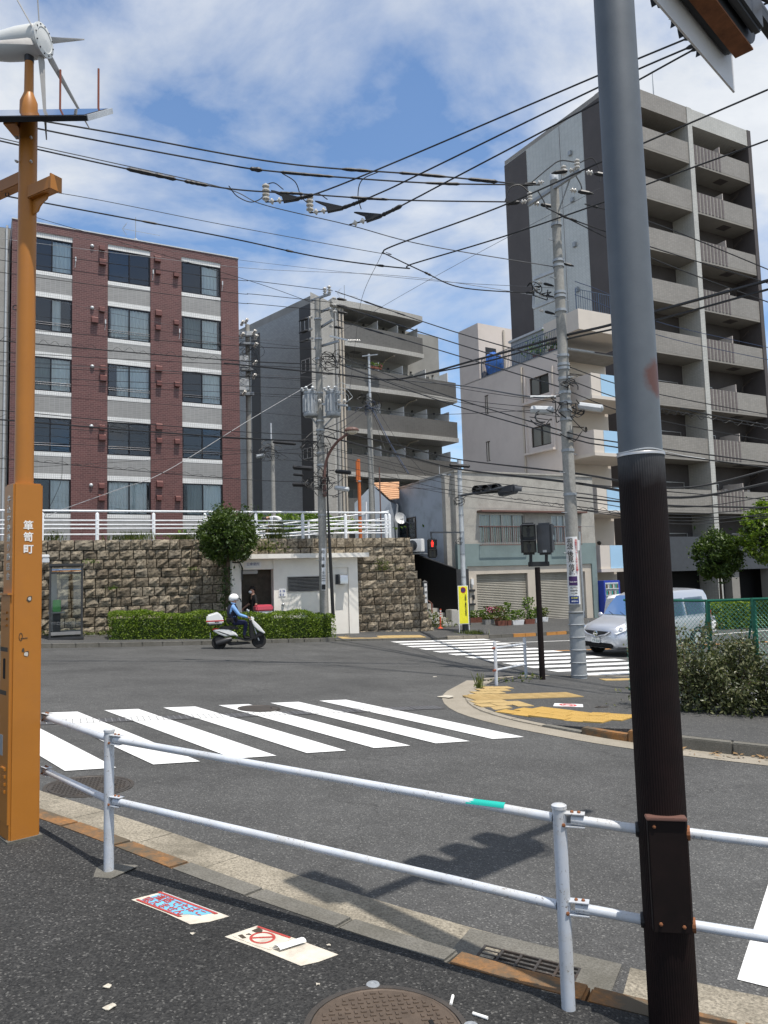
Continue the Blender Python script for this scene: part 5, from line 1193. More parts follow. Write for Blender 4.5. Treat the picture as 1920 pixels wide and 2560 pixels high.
mb = MB(); FT2.box(mb, dr0, dr1, zg, drt, -.10, -.06); mb.build('store_door', 'white_plaster', tl)
fr = MB(); FT2.box(fr, lv[0], lv[1], lv[2], lv[3], -.3, -.078); fr.build('louvre_recess', 'void', tl)
for k in range(10):
    z_ = lv[2]+(lv[3]-lv[2])*(k+.25)/10; mb = MB(); mb.obox(FT2.pt(lv[0], z_, -.07), FT2.e*(lv[1]-lv[0]), FT2.n*.06+Vector((0, 0, -.03)), (0, 0, .012)); mb.build('louvre_slat', 'louvre', tl)
mb = MB(); FT2.box(mb, lv[0]-.03, lv[0], lv[2]-.03, lv[3]+.03, -.03, .025); FT2.box(mb, lv[1], lv[1]+.03, lv[2]-.03, lv[3]+.03, -.03, .025); FT2.box(mb, lv[0], lv[1], lv[3], lv[3]+.03, -.03, .026); FT2.box(mb, lv[0], lv[1], lv[2]-.03, lv[2], -.03, .026); mb.build('louvre_frame', 'louvre', tl)
hs, hz = q3(1095, 750); mb = MB(); FT2.box(mb, hs-.17, hs+.1, hz-.18, hz+.2, -.06, -.03); mb.build('hood_plate', 'signal_grey', tl)
mb = MB(); pf = [(0, .2), (.20, .2), (.27, .16), (.30, .05), (.30, -.16), (0, -.16)]; mb.extr([FT2.pt(hs-.08, hz+b, -.03+a) for a, b in pf], FT2.e*.30); mb.build('vent_hood', 'hood_steel', tl, smooth=40)
ss, sz = q3(515, 838); se_, sz2 = q3(582, 908)
mb = MB(); FT2.box(mb, ss, se_, sz2, sz, .002, .02); pl = mb.build('toilet_sign', 'sign_white', tl)
def figure(mb, F, s_, z_, h, o, skirt=False):
    mb.ball(F.pt(s_, z_+h*.88, o), (h*.10, .004, h*.10), 8, 6); w = h*.18
    if skirt: mb.extr([F.pt(s_-w*.5, z_+h*.74, o), F.pt(s_-w*1.2, z_+h*.3, o), F.pt(s_+w*1.2, z_+h*.3, o), F.pt(s_+w*.5, z_+h*.74, o)], F.n*.003)
    else: mb.extr([F.pt(s_-w, z_+h*.74, o), F.pt(s_-w, z_+h*.36, o), F.pt(s_+w, z_+h*.36, o), F.pt(s_+w, z_+h*.74, o)], F.n*.003)
    mb.extr([F.pt(s_-w*.7, z_+h*.37, o), F.pt(s_-w*.7, z_, o), F.pt(s_+w*.7, z_, o), F.pt(s_+w*.7, z_+h*.37, o)], F.n*.0026)
hw = (se_-ss); hh = sz-sz2
for fx, fz_, sk in ((.2, .55, 1), (.62, .55, 0), (.82, .55, 1), (.2, .08, 0), (.62, .08, 1)):
    mb = MB(); figure(mb, FT2, ss+hw*fx, sz2+hh*fz_, hh*.36, .022, sk); mb.build('pictogram', 'ink_blue', pl)
s0, z_ = q3(275, 612, .002); mb = MB(); FT2.box(mb, s0-.32, s0+.30, z_-.11, z_+.11, -.039, -.028); np_ = mb.build('name_plate', 'sign_white', tl)
text('lettering', '公衆便所', .12, 'ink_blue', np_, FT2.pt(s0, z_+.02, -.024), FT2.e, (0, 0, 1), bold=.01)
s0, z_ = q3(555, 985); mb = MB(); mb.ball(FT2.pt(s0, z_, .03), (.06, .05, .05), 10, 6); mb.build('tap_cover', 'hood_steel', tl, smooth=50)
mb = MB(); s0 = q3(168, 620)[0]; mb.tube([FT2.pt(s0-.35, zrf-.1, .04), FT2.pt(s0-.08, zrf-.12, .05), FT2.pt(s0, zrf-.3, .05), FT2.pt(s0, zrf-.75, .05)], .025, 6); mb.build('conduit', 'dark_metal', tl, smooth=40)
mb = MB(); s0, z_ = q3(365, 1040, .45);
bx_ = thing('waste_cabinet', 'pink-topped clear plastic cabinet by the toilet entrance', 'cabinet', tuple(FT2.pt(s0, zg+.4, .5)))
zc0 = hfar(FT2.pt(s0, 0, .5).x, FT2.pt(s0, 0, .5).y)
mb = MB(); FT2.box(mb, s0-.28, s0+.28, zc0, z_-.02, .3, .75); mb.build('body', 'plastic_clear', bx_); mb = MB(); FT2.box(mb, s0-.31, s0+.31, z_-.02, z_+.20, .27, .78); mb.build('hood', 'pink_plastic', bx_, bevel=.05)
mb = MB(); FT2.box(mb, s0-.25, s0+.25, z_-.5, z_-.1, .755, .765); mb.build('window_pane', 'charcoal', bx_)
def boxleaves(mb, F, a0, a1, z0, z1, o0, o1, n, size, zf=None, rnd=.14):
    pts = []
    for _ in range(n):
        a = random.uniform(a0, a1); o = random.uniform(o0, o1); zt_ = z1+.05*math.sin(a*2.3)+.03*math.sin(a*7.1); t_ = random.random(); r_ = random.random()
        d = random.expovariate(1/.05)
        if r_ < .42: zq = zt_-d+random.uniform(-.02, .05); aa, oo = a, o
        elif r_ < .80: oo = o1-d+random.gauss(0, .025)+.04*math.sin(a*5); aa = a; zq = random.uniform(z0, zt_)
        elif r_ < .90: oo = o; aa = random.choice((a0+d, a1-d)); zq = random.uniform(z0, zt_)
        else: aa, oo = a, o; zq = random.uniform(z0, zt_)
        k = max(0, (zq-(zt_-.12))/.12); oo -= k*k*.06*(1 if oo > (o0+o1)/2 else -1)
        p = F.pt(aa, zq, oo); pts.append(p)
    leaves(mb, pts, size, .5)
h0 = ong(273, 1604, .1); h1 = ong(842, 1596, .1)
hA = math.atan2(h1.y-h0.y, h1.x-h0.x); FH = Face(h0, hA); lenH = math.hypot(h1.x-h0.x, h1.y-h0.y)
hd = thing('hedge', 'clipped bright green hedge along the far kerb', 'hedge', tuple(FH.pt(lenH/2, .1)))
nseg = 9; mb = MB()
for k in range(nseg):
    a0, a1 = lenH*k/nseg, lenH*(k+1)/nseg; c = FH.pt((a0+a1)/2, 0, -.5); zb_ = hfar(c.x, c.y)-.03
    boxleaves(mb, FH, a0-(.02 if k else 0), a1+(.02 if k < nseg-1 else 0), zb_, zb_+.86+(.04 if k % 2 else 0), -1.0, -.04, 2600, .042)
mb.build('foliage', 'leaf_hedge', hd, uv=False)
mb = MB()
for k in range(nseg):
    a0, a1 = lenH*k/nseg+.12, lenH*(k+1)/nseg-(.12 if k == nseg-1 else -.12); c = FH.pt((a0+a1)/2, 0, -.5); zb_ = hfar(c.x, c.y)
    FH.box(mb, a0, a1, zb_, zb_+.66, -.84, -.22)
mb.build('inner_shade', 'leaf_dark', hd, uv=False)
def tree(name, label, base, trunk_h, crown, n, size, lm, lean=(0, 0), group=None, tr=.09, holes=0.25, dark_core=True):
    """crown = centre offset and radii of an uneven ellipsoid of leaf clumps"""
    t = thing(name, label, 'tree', tuple(base), 0, group); b = Vector(base); cc = b+Vector(crown[0]); rr = crown[1]
    mb = MB(); top = cc+Vector((0, 0, -rr[2]*.2)); mid_ = b.lerp(top, .5)+Vector((lean[0], lean[1], 0))
    mb.tube([b-Vector((0, 0, .05)), b+Vector((0, 0, .1)), mid_, top], [tr*1.3, tr, tr*.8, tr*.55], 8)
    for k in range(9):
        a = k*2.4; q = cc+Vector((rr[0]*.6*math.cos(a), rr[1]*.6*math.sin(a), rr[2]*random.uniform(-.3, .55))); st = top.lerp(mid_, random.uniform(0, .3)); mb.tube([st, st.lerp(q, .5)+Vector((0, 0, .08)), q], [tr*.4, tr*.28, tr*.12], 5)
    mb.build('trunk', 'bark', t, smooth=50, uv=False)
    cl = []
    for k in range(170):
        d = Vector((random.gauss(0, 1), random.gauss(0, 1), random.gauss(0, 1))).normalized(); r_ = random.uniform(.80, 1.0)*(1+.05*math.sin(5*d.x+3*d.z)); cl.append((cc+Vector((d.x*rr[0], d.y*rr[1], d.z*rr[2]))*1.0*1.0 if False else cc+Vector((d.x*rr[0]*r_, d.y*rr[1]*r_, d.z*rr[2]*r_)), random.uniform(.10, .17)*max(rr)))
    pts = []
    for _ in range(n):
        c, s_ = random.choice(cl); pts.append(c+Vector((random.gauss(0, s_*.6), random.gauss(0, s_*.6), random.gauss(0, s_*.55))))
    mb = MB(); leaves(mb, pts, size, .4)
    for _ in range(n//7): pass
    cr_ = mb.build('crown', lm, t, uv=False)
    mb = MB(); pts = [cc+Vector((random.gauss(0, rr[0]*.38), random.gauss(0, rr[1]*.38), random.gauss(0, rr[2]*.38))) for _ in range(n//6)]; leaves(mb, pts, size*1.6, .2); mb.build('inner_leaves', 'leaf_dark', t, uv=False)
    return t
tb = onfar(566, 1600); pb = FW.pt(FW.s(562, 1500, 1.35), 0, 1.35); pb.z = hfar(pb.x, pb.y); cc = at(571, 1338, pb.y)
tree('street_tree', 'round-clipped dark green tree in front of the stone wall', pb, 2.4, ((cc.x-pb.x, 0, cc.z-pb.z), (.97, .95, .95)), 13000, .056, 'leaf_mid', (0, 0), None, .075)
mb = MB(); leaves(mb, [Vector((pb.x+.05+random.gauss(0, .10), pb.y-.05+random.gauss(0, .1), pb.z+random.uniform(1.0, 2.4))) for _ in range(420)], .06); o = mb.build('ivy', 'leaf_dark', bpy.data.objects['street_tree'], uv=False)
def weeds(name, label, c, n, rx, ry, h, mat='leaf_weed', size=.05, cat='weeds', blades=0):
    c = Vector(c); mb = MB();
    for _ in range(n):
        x, y = random.gauss(0, rx*.5), random.gauss(0, ry*.5); hh_ = h*random.random()**1.2*max(.15, 1-(abs(x)/(rx*1.3))**2)
        leaves(mb, [c+Vector((x, y, hh_))], size, .6)
    for _ in range(blades):
        x, y = random.gauss(0, rx*.5), random.gauss(0, ry*.5); p = c+Vector((x, y, 0)); d = Vector((random.gauss(0, .25), random.gauss(0, .25), 1))*h*random.uniform(.5, 1.2); w = Vector((.012, 0, 0)); mb.add([p-w, p+w, p+d*.6+w*.7, p+d], [(0, 1, 2, 3)])
    o = mb.build(name, mat, uv=False); return tag(o, label, cat, kind='stuff')
def onwall(u, v, o=.0): s_, z_ = FW.hit(u, v, o); return FW.pt(s_, z_, o)
def topwall(u): s_ = FW.s(u, 1348, -.25); return FW.pt(s_, zWT, -.25)
for u, l, hgt_, bl in ((130, 'sparse dry weeds on the wall top near the orange pillar', .35, 60), (318, 'yellow-green grass tufts on the wall top between the rail posts', .32, 190), (460, 'grass tufts on the wall top left of the round tree', .30, 110), (690, 'tall leafy weeds on the wall top right of the round tree', .75, 120)):
    weeds('weeds', l, topwall(u), 30 if u != 690 else 170, .9 if u == 318 else .45, .15, hgt_, 'leaf_weed', .045, 'weeds', bl)
for u, v, l in ((224, 1407, 'small fern tuft growing from the wall above the phone booth level'), (280, 1474, 'small green sprig low in the stone wall by the hedge'), (483, 1426, 'tiny sprig in the stone wall beside the round tree')):
    weeds('weeds', l, onwall(u, v, .1), 40, .22, .1, .14, 'leaf_fresh', .045, 'weeds')
weeds('ivy_patch', 'creeper hanging on the stone wall just above the toilet roof', onwall(668, 1380, .12), 240, .8, .12, .45, 'leaf_weed', .06, 'creeper')
weeds('ivy_patch', 'creeper on the stone wall right of the toilet', onwall(955, 1425, .12), 150, .6, .12, .5, 'leaf_weed', .06, 'creeper')
q = FW.pt(FW.s(150, 1500, .5), 0, .35);
for s_, l in ((-1.9, 'low ground cover at the wall foot behind the phone booth'), (-.2, 'low ground cover at the wall foot beside the hedge end')): c = FW.pt(s_, 0, .3); weeds('ground_cover', l, (c.x, c.y, hfar(c.x, c.y)), 420, 1.2, .25, .22, 'leaf_weed', .05, 'ground cover')
c = onfar(1040, 1568); weeds('roadside_shrub', 'sprawling leafy weeds at the foot of the wall beside the steps', (c.x-.2, c.y-.1, hfar(c.x, c.y)), 1500, 1.5, .5, .85, 'leaf_weed', .07, 'weeds')
c = onfar(915, 1562); weeds('roadside_shrub', 'weeds at the wall foot right of the toilet', (c.x, c.y, hfar(c.x, c.y)), 900, 1.0, .4, .75, 'leaf_weed', .07, 'weeds')
c = at(700, 1262, 36); weeds('shrub_bank', 'yellow-green shrubs on the terrace in front of the grey flats', (c.x, c.y, 4.3), 2600, 4.2, 1.2, .95, 'leaf_fresh', .13, 'shrubs')
t = thing('terrace_planter', 'long grey retaining planter on the terrace behind the guard rail', 'planter', (c.x, c.y-1, 3.5)); MB().box((c.x-.5, c.y-.6, 3.95), (7.5, .3, .9), R(25)).build('front_wall', 'concrete', t); MB().box((c.x-.5, c.y+.2, 3.9), (7.2, 1.3, .8), R(25)).build('soil', 'soil', t)
for u, v, l in ((630, 1240, 'slender leafless shrub by the right corner of the red flats'), (560, 1245, 'thin bare shrub behind the round tree')):
    c = at(u, v, 38); t = thing('shrub', l, 'shrub', (c.x, c.y, 3.5)); mb = MB()
    for k in range(9):
        a = random.uniform(0, 6.3); q = Vector((c.x, c.y, 3.5)); mb.tube([q, q+Vector((math.cos(a)*.25, math.sin(a)*.25, 1.0)), q+Vector((math.cos(a)*.6, math.sin(a)*.6, random.uniform(1.6, 2.4)))], [.03, .02, .008], 4)
    mb.build('stems', 'bark', t, uv=False); mb = MB(); leaves(mb, [Vector((c.x+random.gauss(0, .35), c.y+random.gauss(0, .3), 3.5+random.uniform(.6, 2.4))) for _ in range(140)], .09); mb.build('foliage', 'leaf_dark', t, uv=False)
bp = onfar(150, 1600); bp = Vector((bp.x, bp.y+.45, 0)); bp.z = hfar(bp.x, bp.y)
bt = thing('phone_booth', 'glass phone booth with dark grey frame and green telephone', 'phone booth', tuple(bp), WA)
BW, BD, BH = .98, .95, 2.28
for x in (-1, 1):
    for y in (-1, 1): MB().box((x*(BW/2-.03), y*(BD/2-.03), BH/2+.03), (.06, .06, BH)).build('frame_post', 'charcoal', bt, local=True)
for nm, c, d in (('roof', (0, 0, BH+.05), (BW+.04, BD+.04, .08)), ('plinth', (0, 0, .04), (BW+.06, BD+.06, .08))): MB().box(c, d).build(nm, 'charcoal', bt, local=True, bevel=.01)
for y in (-1, 1):
    MB().box((0, y*(BD/2-.03), .20), (BW-.12, .045, .10)).build('bottom_rail', 'louvre', bt, local=True); MB().box((0, y*(BD/2-.03), BH-.20), (BW-.12, .05, .05)).build('top_rail', 'charcoal', bt, local=True)
    MB().quad((-BW/2+.06, y*(BD/2-.03), .25), (BW/2-.06, y*(BD/2-.03), .25), (BW/2-.06, y*(BD/2-.03), BH-.23), (-BW/2+.06, y*(BD/2-.03), BH-.23)).build('pane', 'pane_clear', bt, local=True, uv=False)
for x in (-1, 1): MB().quad((x*(BW/2-.03), -BD/2+.06, .2), (x*(BW/2-.03), BD/2-.06, .2), (x*(BW/2-.03), BD/2-.06, BH), (x*(BW/2-.03), -BD/2+.06, BH)).build('pane', 'pane_clear', bt, local=True, uv=False)
for k in range(3): MB().box((0, -BD/2+.02, BH-.06-k*.04), (BW-.14, .02, .022)).build('header_stripe', ('cream_stone', 'shirt_blue', 'orange_paint')[k], bt, local=True)
MB().box((-.28, .15, 1.05), (.24, .22, .38)).build('telephone', 'phone_green', bt, local=True, bevel=.02); MB().box((-.28, .17, .5), (.22, .2, .62)).build('phone_stand', 'charcoal', bt, local=True); MB().box((-.28, .0, .84), (.5, .35, .04)).build('shelf', 'louvre', bt, local=True)
MB().box((-.38, .38, 1.2), (.18, .12, 1.9)).build('inner_panel', 'louvre', bt, local=True)
cl = onwall(113, 1395, .5); t = thing('wall_lamp', 'white box lamp on a bracket above the phone booth', 'lamp', tuple(onwall(110, 1395, .1))); MB().box(cl+Vector((0, 0, .06)), (.26, .2, .10), WA).build('housing', 'sign_white', t, bevel=.02); mb = MB(); mb.box(cl+Vector((.02, 0, -.08)), (.22, .17, .16), WA); mb.build('diffuser', 'plastic_clear', t, bevel=.02); MB().tube([cl, onwall(110, 1397, .05)], .025, 6).build('arm', 'galvanised', t)
sd = Vector((-.56, .83, 0)).normalized(); sx_ = Vector((sd.y, -sd.x, 0)); s0 = onfar(1093, 1568)
st_ = thing('stone_steps', 'pale concrete steps climbing beside the black fence', 'steps', (s0.x, s0.y, s0.z))
zb_ = hfar(s0.x, s0.y)-.03
for k in range(12):
    a = s0+sd*(.36*k); mb = MB(); mb.obox((a.x, a.y, zb_-.2), sx_*1.15, sd*.5, (0, 0, .2+.19*(k+1))); mb.build('step', 'steps', st_, bevel=.012)
p0 = onfar(1146, 1566); p0 = Vector((p0.x, p0.y+.1, 0));
bf = thing('black_fence', 'tall black slatted fence along the steps', 'fence', (p0.x, p0.y, 0))
def ftop(u, v, Y): return at(u, v, Y)
nb = 26; e1 = ftop(1140, 1423, p0.y); P1 = Vector((e1.x, e1.y, e1.z)); e2 = ftop(1026, 1383, p0.y+2.3); P2 = Vector((e2.x, e2.y, e2.z))
for k in range(nb):
    a, b = P1.lerp(P2, k/nb), P1.lerp(P2, (k+.97)/nb); mb = MB(); th = Vector((.04, .03, 0))
    mb.extr([(a.x, a.y, -.3), (b.x, b.y, -.3), b, a], th); mb.build('board', 'matt_black', bf, uv=False)
MB().tube([P1+Vector((0, 0, .03)), P2+Vector((0, 0, .03))], .035, 5).build('top_rail', 'charcoal', bf)
FOx = Face(Vector((P1.x, P1.y, 0)), R(25)); mb = MB(); FOx.box(mb, .02, .62, -.3, P1.z, -.05, 0); mb.build('return_panel', 'charcoal', bf)
c = onfar(1132, 1566); t = thing('stone_block_pier', 'low grey concrete pier beside the bottom step', 'pier', tuple(c)); MB().box((c.x+.1, c.y+.35, c.z+.32), (.55, .5, .75), R(25)).build('pier', 'steps', t, bevel=.03)
c = onfar(1065, 1563); mt_ = thing('marker_post', 'square stone marker post with white front and dark cap by the steps', 'marker post', tuple(c)); zt_ = at(1064, 1455, c.y).z
MB().box((c.x, c.y, (c.z+zt_)/2-.05), (.20, .20, zt_-c.z), R(10)).build('shaft', 'signal_grey', mt_, bevel=.01); MB().box((c.x+.035, c.y-.105, c.z+.55+(zt_-c.z-.6)/2), (.11, .012, zt_-c.z-.62), R(10)).build('name_face', 'sign_white', mt_)
mb = MB(); mb.lathe((c.x, c.y, zt_-.05), [(.145, 0), (.145, .05), (.0, .14)], 4, Matrix.Rotation(R(55), 3, 'Z')); mb.build('cap', 'charcoal', mt_)
text('lettering', '中根坂', .11, 'ink_black', mt_, (c.x+.035, c.y-.114, zt_-.16), (1, .17, 0), (0, 0, 1), vertical=True, bold=.02, spacing=2.1)
text('lettering', '新宿区教育委員会', .045, 'ink_black', mt_, (c.x+.045, c.y-.114, zt_-.85), (1, .17, 0), (0, 0, 1), vertical=True, spacing=1.1)
hrl = thing('step_handrail', 'rusty brown handrail post at the steps', 'handrail', tuple(onfar(1081, 1562))); c = Vector(hrl.location); zt_ = at(1082, 1508, c.y).z
MB().cyl(c, (c.x, c.y, zt_), .03, n=8).build('post', 'red_paint_rust', hrl); a = at(1050, 1486, c.y+1.6); MB().tube([(c.x, c.y, zt_), a, a+(a-Vector((c.x, c.y, zt_)))], .025, 6).build('rail', 'lamp_brown', hrl)
c = onfar(1101, 1572); bl = thing('rubber_bollard', 'slim red-orange rubber post on the far pavement', 'bollard', tuple(c)); zt_ = at(1103, 1522, c.y).z
MB().lathe(c, [(.11, 0), (.11, .03), (.05, .06), (.042, .1)], 14).build('base', 'rubber_red', bl, smooth=40); MB().cyl(c+Vector((0, 0, .08)), (c.x+.03, c.y, zt_), .036, .034, 12).build('tube', 'rubber_red', bl, smooth=40)
for k in range(3): p = c.lerp(Vector((c.x+.03, c.y, zt_)), .62+.12*k); MB().cyl(p, p+Vector((0, 0, .05)), .0375, n=12).build('reflective_band', 'sign_white', bl, smooth=40)
ac = at(1040, 1364, 33.8); t = thing('air_conditioner', 'outdoor air conditioner unit on the blue-grey house beside the wall top', 'air conditioner', (ac.x, ac.y, ac.z-.35));
MB().box(ac, (.72, .3, .58), R(-30)).build('case', 'sign_white', t, bevel=.03); Qa = Vector((-.5, -.866, 0)).to_track_quat('Z', 'Y').to_matrix(); MB().lathe(ac+Vector((-.5, -.866, 0))*.155+Vector((-.09, .05, 0)), [(.24, 0), (.24, .012), (.2, .016), (.06, .018), (.05, .03)], 18, Qa).build('fan_grille', 'signal_grey', t, smooth=40); MB().box(ac+Vector((0, .25, -.36)), (.8, .75, .05), R(-30)).build('bracket', 'galvanised', t)
for u, v, w_, kind, h_, fm, l in ((1192, 1557, .95, 'trough', .30, 'leaf_fresh', 'brown trough of flowers at the left end of the shutter'), (1222, 1562, .55, 'block', .18, 'leaf_weed', 'white block planter with low plants between brown troughs'), (1236, 1558, .8, 'trough', .5, 'petal_pink', 'trough of pink flowers before the shutter'), (1253, 1565, .5, 'pot', .6, 'leaf_weed', 'terracotta trough with tall yellow-green stems'), (1270, 1564, .24, 'pot', .75, 'leaf_fresh', 'small terracotta pot with a tall leafy plant'), (1293, 1563, .62, 'white', .42, 'leaf_fresh', 'white trough with bushy plants before the shutter'), (1322, 1561, .55, 'pot', .95, 'leaf_fresh', 'red-brown pot with the tallest bushy plant by the shutter pier'), (1343, 1557, .35, 'white', .45, 'leaf_fresh', 'white round pot left of the brown signal post'), (1360, 1555, .35, 'white', .40, 'leaf_weed', 'white pot just right of the brown signal post')):
    c = onfar(u, v); c.z = hfar(c.x, c.y)-.01; t = thing('flower_pot', l, 'flower pot', tuple(c), R(25.5), 'flower pots along the shutters')
    mat_ = {'trough': 'terracotta', 'pot': 'terracotta', 'white': 'sign_white', 'block': 'concrete'}[kind]
    ww = w_/2; MB().add([(-ww*.88, -.10, 0), (ww*.88, -.10, 0), (ww*.88, .10, 0), (-ww*.88, .10, 0), (-ww, -.13, .24), (ww, -.13, .24), (ww, .13, .24), (-ww, .13, .24)], [(0, 3, 2, 1), (4, 5, 6, 7), (0, 1, 5, 4), (1, 2, 6, 5), (2, 3, 7, 6), (3, 0, 4, 7)]).build('pot', mat_, t, local=True, bevel=.012); MB().box((0, 0, .245), (w_*.92, .2, .02)).build('soil', 'soil', t, local=True)
    mb = MB(); leaves(mb, [Vector((random.uniform(-ww, ww), random.gauss(0, .09), .25+h_*random.random()**1.1)) for _ in range(int(130+260*h_*w_))], .075, .5); mb.build('foliage', 'leaf_weed' if fm == 'petal_pink' else fm, t, local=True, uv=False)
    if fm == 'petal_pink': mb = MB(); leaves(mb, [Vector((random.uniform(-ww, ww), random.gauss(-.05, .08), .25+h_*random.uniform(.5, .95))) for _ in range(120)], .06, .5); mb.build('blossom', 'petal_pink', t, local=True, uv=False)
c = onfar(1512, 1572); c = Vector((at(1518, 1500, 37.0).x, 37.0, 0)); c.z = hfar(c.x, c.y)-.05; vm = thing('vending_machine', 'blue drinks vending machine beside the shop house', 'vending machine', tuple(c), VPA)
MB().box((0, 0, .95), (1.05, .75, 1.83)).build('cabinet', 'vending_blue', vm, local=True, bevel=.02); MB().box((-.02, -.385, 1.28), (.82, .02, .95)).build('display_window', 'pane_clear', vm, local=True)
MB().box((-.02, -.37, 1.28), (.84, .02, .97)).build('display_back', 'sign_white', vm, local=True)
for r_ in range(3):
    MB().box((-.02, -.40, .86+r_*.31), (.84, .03, .025)).build('shelf', 'sign_white', vm, local=True)
    for k in range(9): MB().cyl((-.36+k*.085, -.392, .88+r_*.31), (-.36+k*.085, -.392, 1.06+r_*.31), .028, .022, 7).build('bottle', ('bottle_mix', 'teal_tape', 'wood_brown', 'sign_white')[(k+r_) % 4], vm, local=True, uv=False)
MB().box((0, -.39, .32), (.7, .02, .22)).build('delivery_flap', 'charcoal', vm, local=True)
def pole(name, label, base, ztop, r0, r1, mat='pole_concrete', steps=True, cat='utility pole', n=16):
    t = thing(name, label, cat, tuple(base)); b = Vector(base)
    MB().tube([b-Vector((0, 0, .1)), (b.x, b.y, ztop)], [r0, r1], n).build('shaft', mat, t, smooth=40, uv=False)
    if steps:
        z = b.z+2.3; k = 0
        while z < ztop-1.2:
            a = .6+(math.pi if k % 2 else 0); d = Vector((math.cos(a), math.sin(a), 0)); p = Vector((b.x, b.y, z)); MB().tube([p, p+d*(r0+.14)], .011, 5).build('step_bolt', 'galvanised', t, uv=False); z += .45; k += 1
    return t
def band(t, b, z, r, h=.06, mat='galvanised'): MB().lathe((b.x, b.y, z), [(r, 0), (r+.012, 0), (r+.012, h), (r, h)], 14).build('band', mat, t, smooth=30, uv=False)
def insulator(t, p, d, s=1.0, n=3, mat='porcelain'):
    p = Vector(p); Q = Vector(d).normalized().to_track_quat('Z', 'Y').to_matrix(); pr_ = [(.02*s, 0)]
    for k in range(n): z = .03+k*.075; pr_ += [(.03*s, z*s), (.065*s, (z+.02)*s), (.062*s, (z+.045)*s), (.03*s, (z+.06)*s)]
    pr_ += [(.02*s, (.03+n*.075)*s)]
    return MB().lathe(p, pr_, 10, Q).build('insulator', mat, t, smooth=40, uv=False)
def arm(t, a, b, w=.075, mat='galvanised', name='crossarm'):
    a, b = Vector(a), Vector(b); e = (b-a).normalized(); s_ = e.cross(Vector((0, 0, 1))).normalized()
    return MB().obox(a-s_*w/2-Vector((0, 0, w/2)), b-a, s_*w, (0, 0, w)).build(name, mat, t, uv=False)
def closure(t, a, b, r, mat='black_plastic'):
    a, b = Vector(a), Vector(b); e = (b-a); return MB().tube([a, a+e*.06, a+e*.94, b], [r*.45, r, r, r*.45], 8).build('cable_closure', mat, t, smooth=30, uv=False)
def catmull(P, n=8):
    P = [Vector(p) for p in P]
    if len(P) == 2: return [P[0].lerp(P[1], i/n) for i in range(n+1)]
    Q = [P[0]*2-P[1]]+P+[P[-1]*2-P[-2]]; out = []
    for i in range(1, len(Q)-2):
        for k in range(n):
            u = k/n; a, b, c, d = Q[i-1], Q[i], Q[i+1], Q[i+2]
            out.append(.5*((2*b)+(-a+c)*u+(2*a-5*b+4*c-d)*u*u+(-a+3*b-3*c+d)*u**3))
    out.append(P[-1]); return out
def loops(t, c, r, n, mat='cable', rad=.012, flat=.5):
    """slack tangle of service wire on a pole"""
    for k in range(n):
        P = []; a0 = random.uniform(0, 6.3); rr = r*random.uniform(.5, 1.1); c2 = Vector(c)+Vector((random.gauss(0, r*.4), random.gauss(0, r*.2), random.gauss(0, r*.4)))
        for i in range(7):
            a = a0+i*random.uniform(.5, 1.0); P.append(c2+Vector((rr*math.cos(a), rr*.5*math.sin(a*1.3), rr*flat*math.sin(a)*1.4)))
        MB().tube(catmull(P, 4), rad, 4).build('slack_loop', mat, t, uv=False)
YA = 27.55; bA = at(811, 1548, YA); bA.z = hfar(bA.x, bA.y); zA = at(790, 748, YA).z
pA = pole('utility_pole', 'concrete utility pole with two transformers in front of the toilet', bA, zA, .165, .115)
A_ = lambda u, v, dY=0: at(u, v, YA+dY)
for v in (1290, 1165, 1135, 1078, 1055, 985, 900, 850, 800): band(pA, bA, A_(805, v).z, .15 if v > 1000 else .13)
xA = Vector((.93, .37, 0)); yA = Vector((-.37, .93, 0))
zx = A_(795, 770).z
def dead(t, p, d, s=1.0):
    """dead-end clamp: two porcelain pieces and a black sleeve"""
    p = Vector(p); d = Vector(d).normalized(); insulator(t, p, d, s, 2); q = p+d*.22*s; MB().tube([q, q+d*.08*s, q+d*.30*s, q+d*.42*s], [.035*s, .06*s, .05*s, .012], 8).build('clamp_sleeve', 'black_plastic', t, uv=False)
a0, a1 = A_(772, 750, .7), A_(832, 728, -.7); arm(pA, A_(777, 752, .6), A_(825, 735, -.7))
for f in (.75, .97): p = A_(777, 752, .6).lerp(A_(825, 735, -.7), f); insulator(pA, p, (0, -.3, 1), 1.2)
for (u, v, u2, v2) in ((790, 826, 832, 800), (787, 870, 845, 853), (790, 785, 826, 770)): arm(pA, A_(u, v, .5), A_(u2, v2, -.6))
for (u, v) in ((830, 745), (832, 762), (832, 778), (822, 815)): dead(pA, A_(u, v, -.4), (1, -.2, -.25), .9)
for (u, v) in ((782, 792), (782, 822), (784, 845)): dead(pA, A_(u, v, .2), (-1, .25, -.2), .9)
arm(pA, A_(825, 840, -.5), A_(880, 853, -.9), .06, 'galv_light')
for u in (868, 876, 884, 890): insulator(pA, A_(u, 852, -.9), (1, 0, -.1), .9, 2)
arm(pA, A_(798, 1010), A_(868, 1014, -.6), .08, 'galv_light')
for u in (800, 848, 862): insulator(pA, A_(u, 1006, -.55), (0, -1, .3), 1.0, 2)
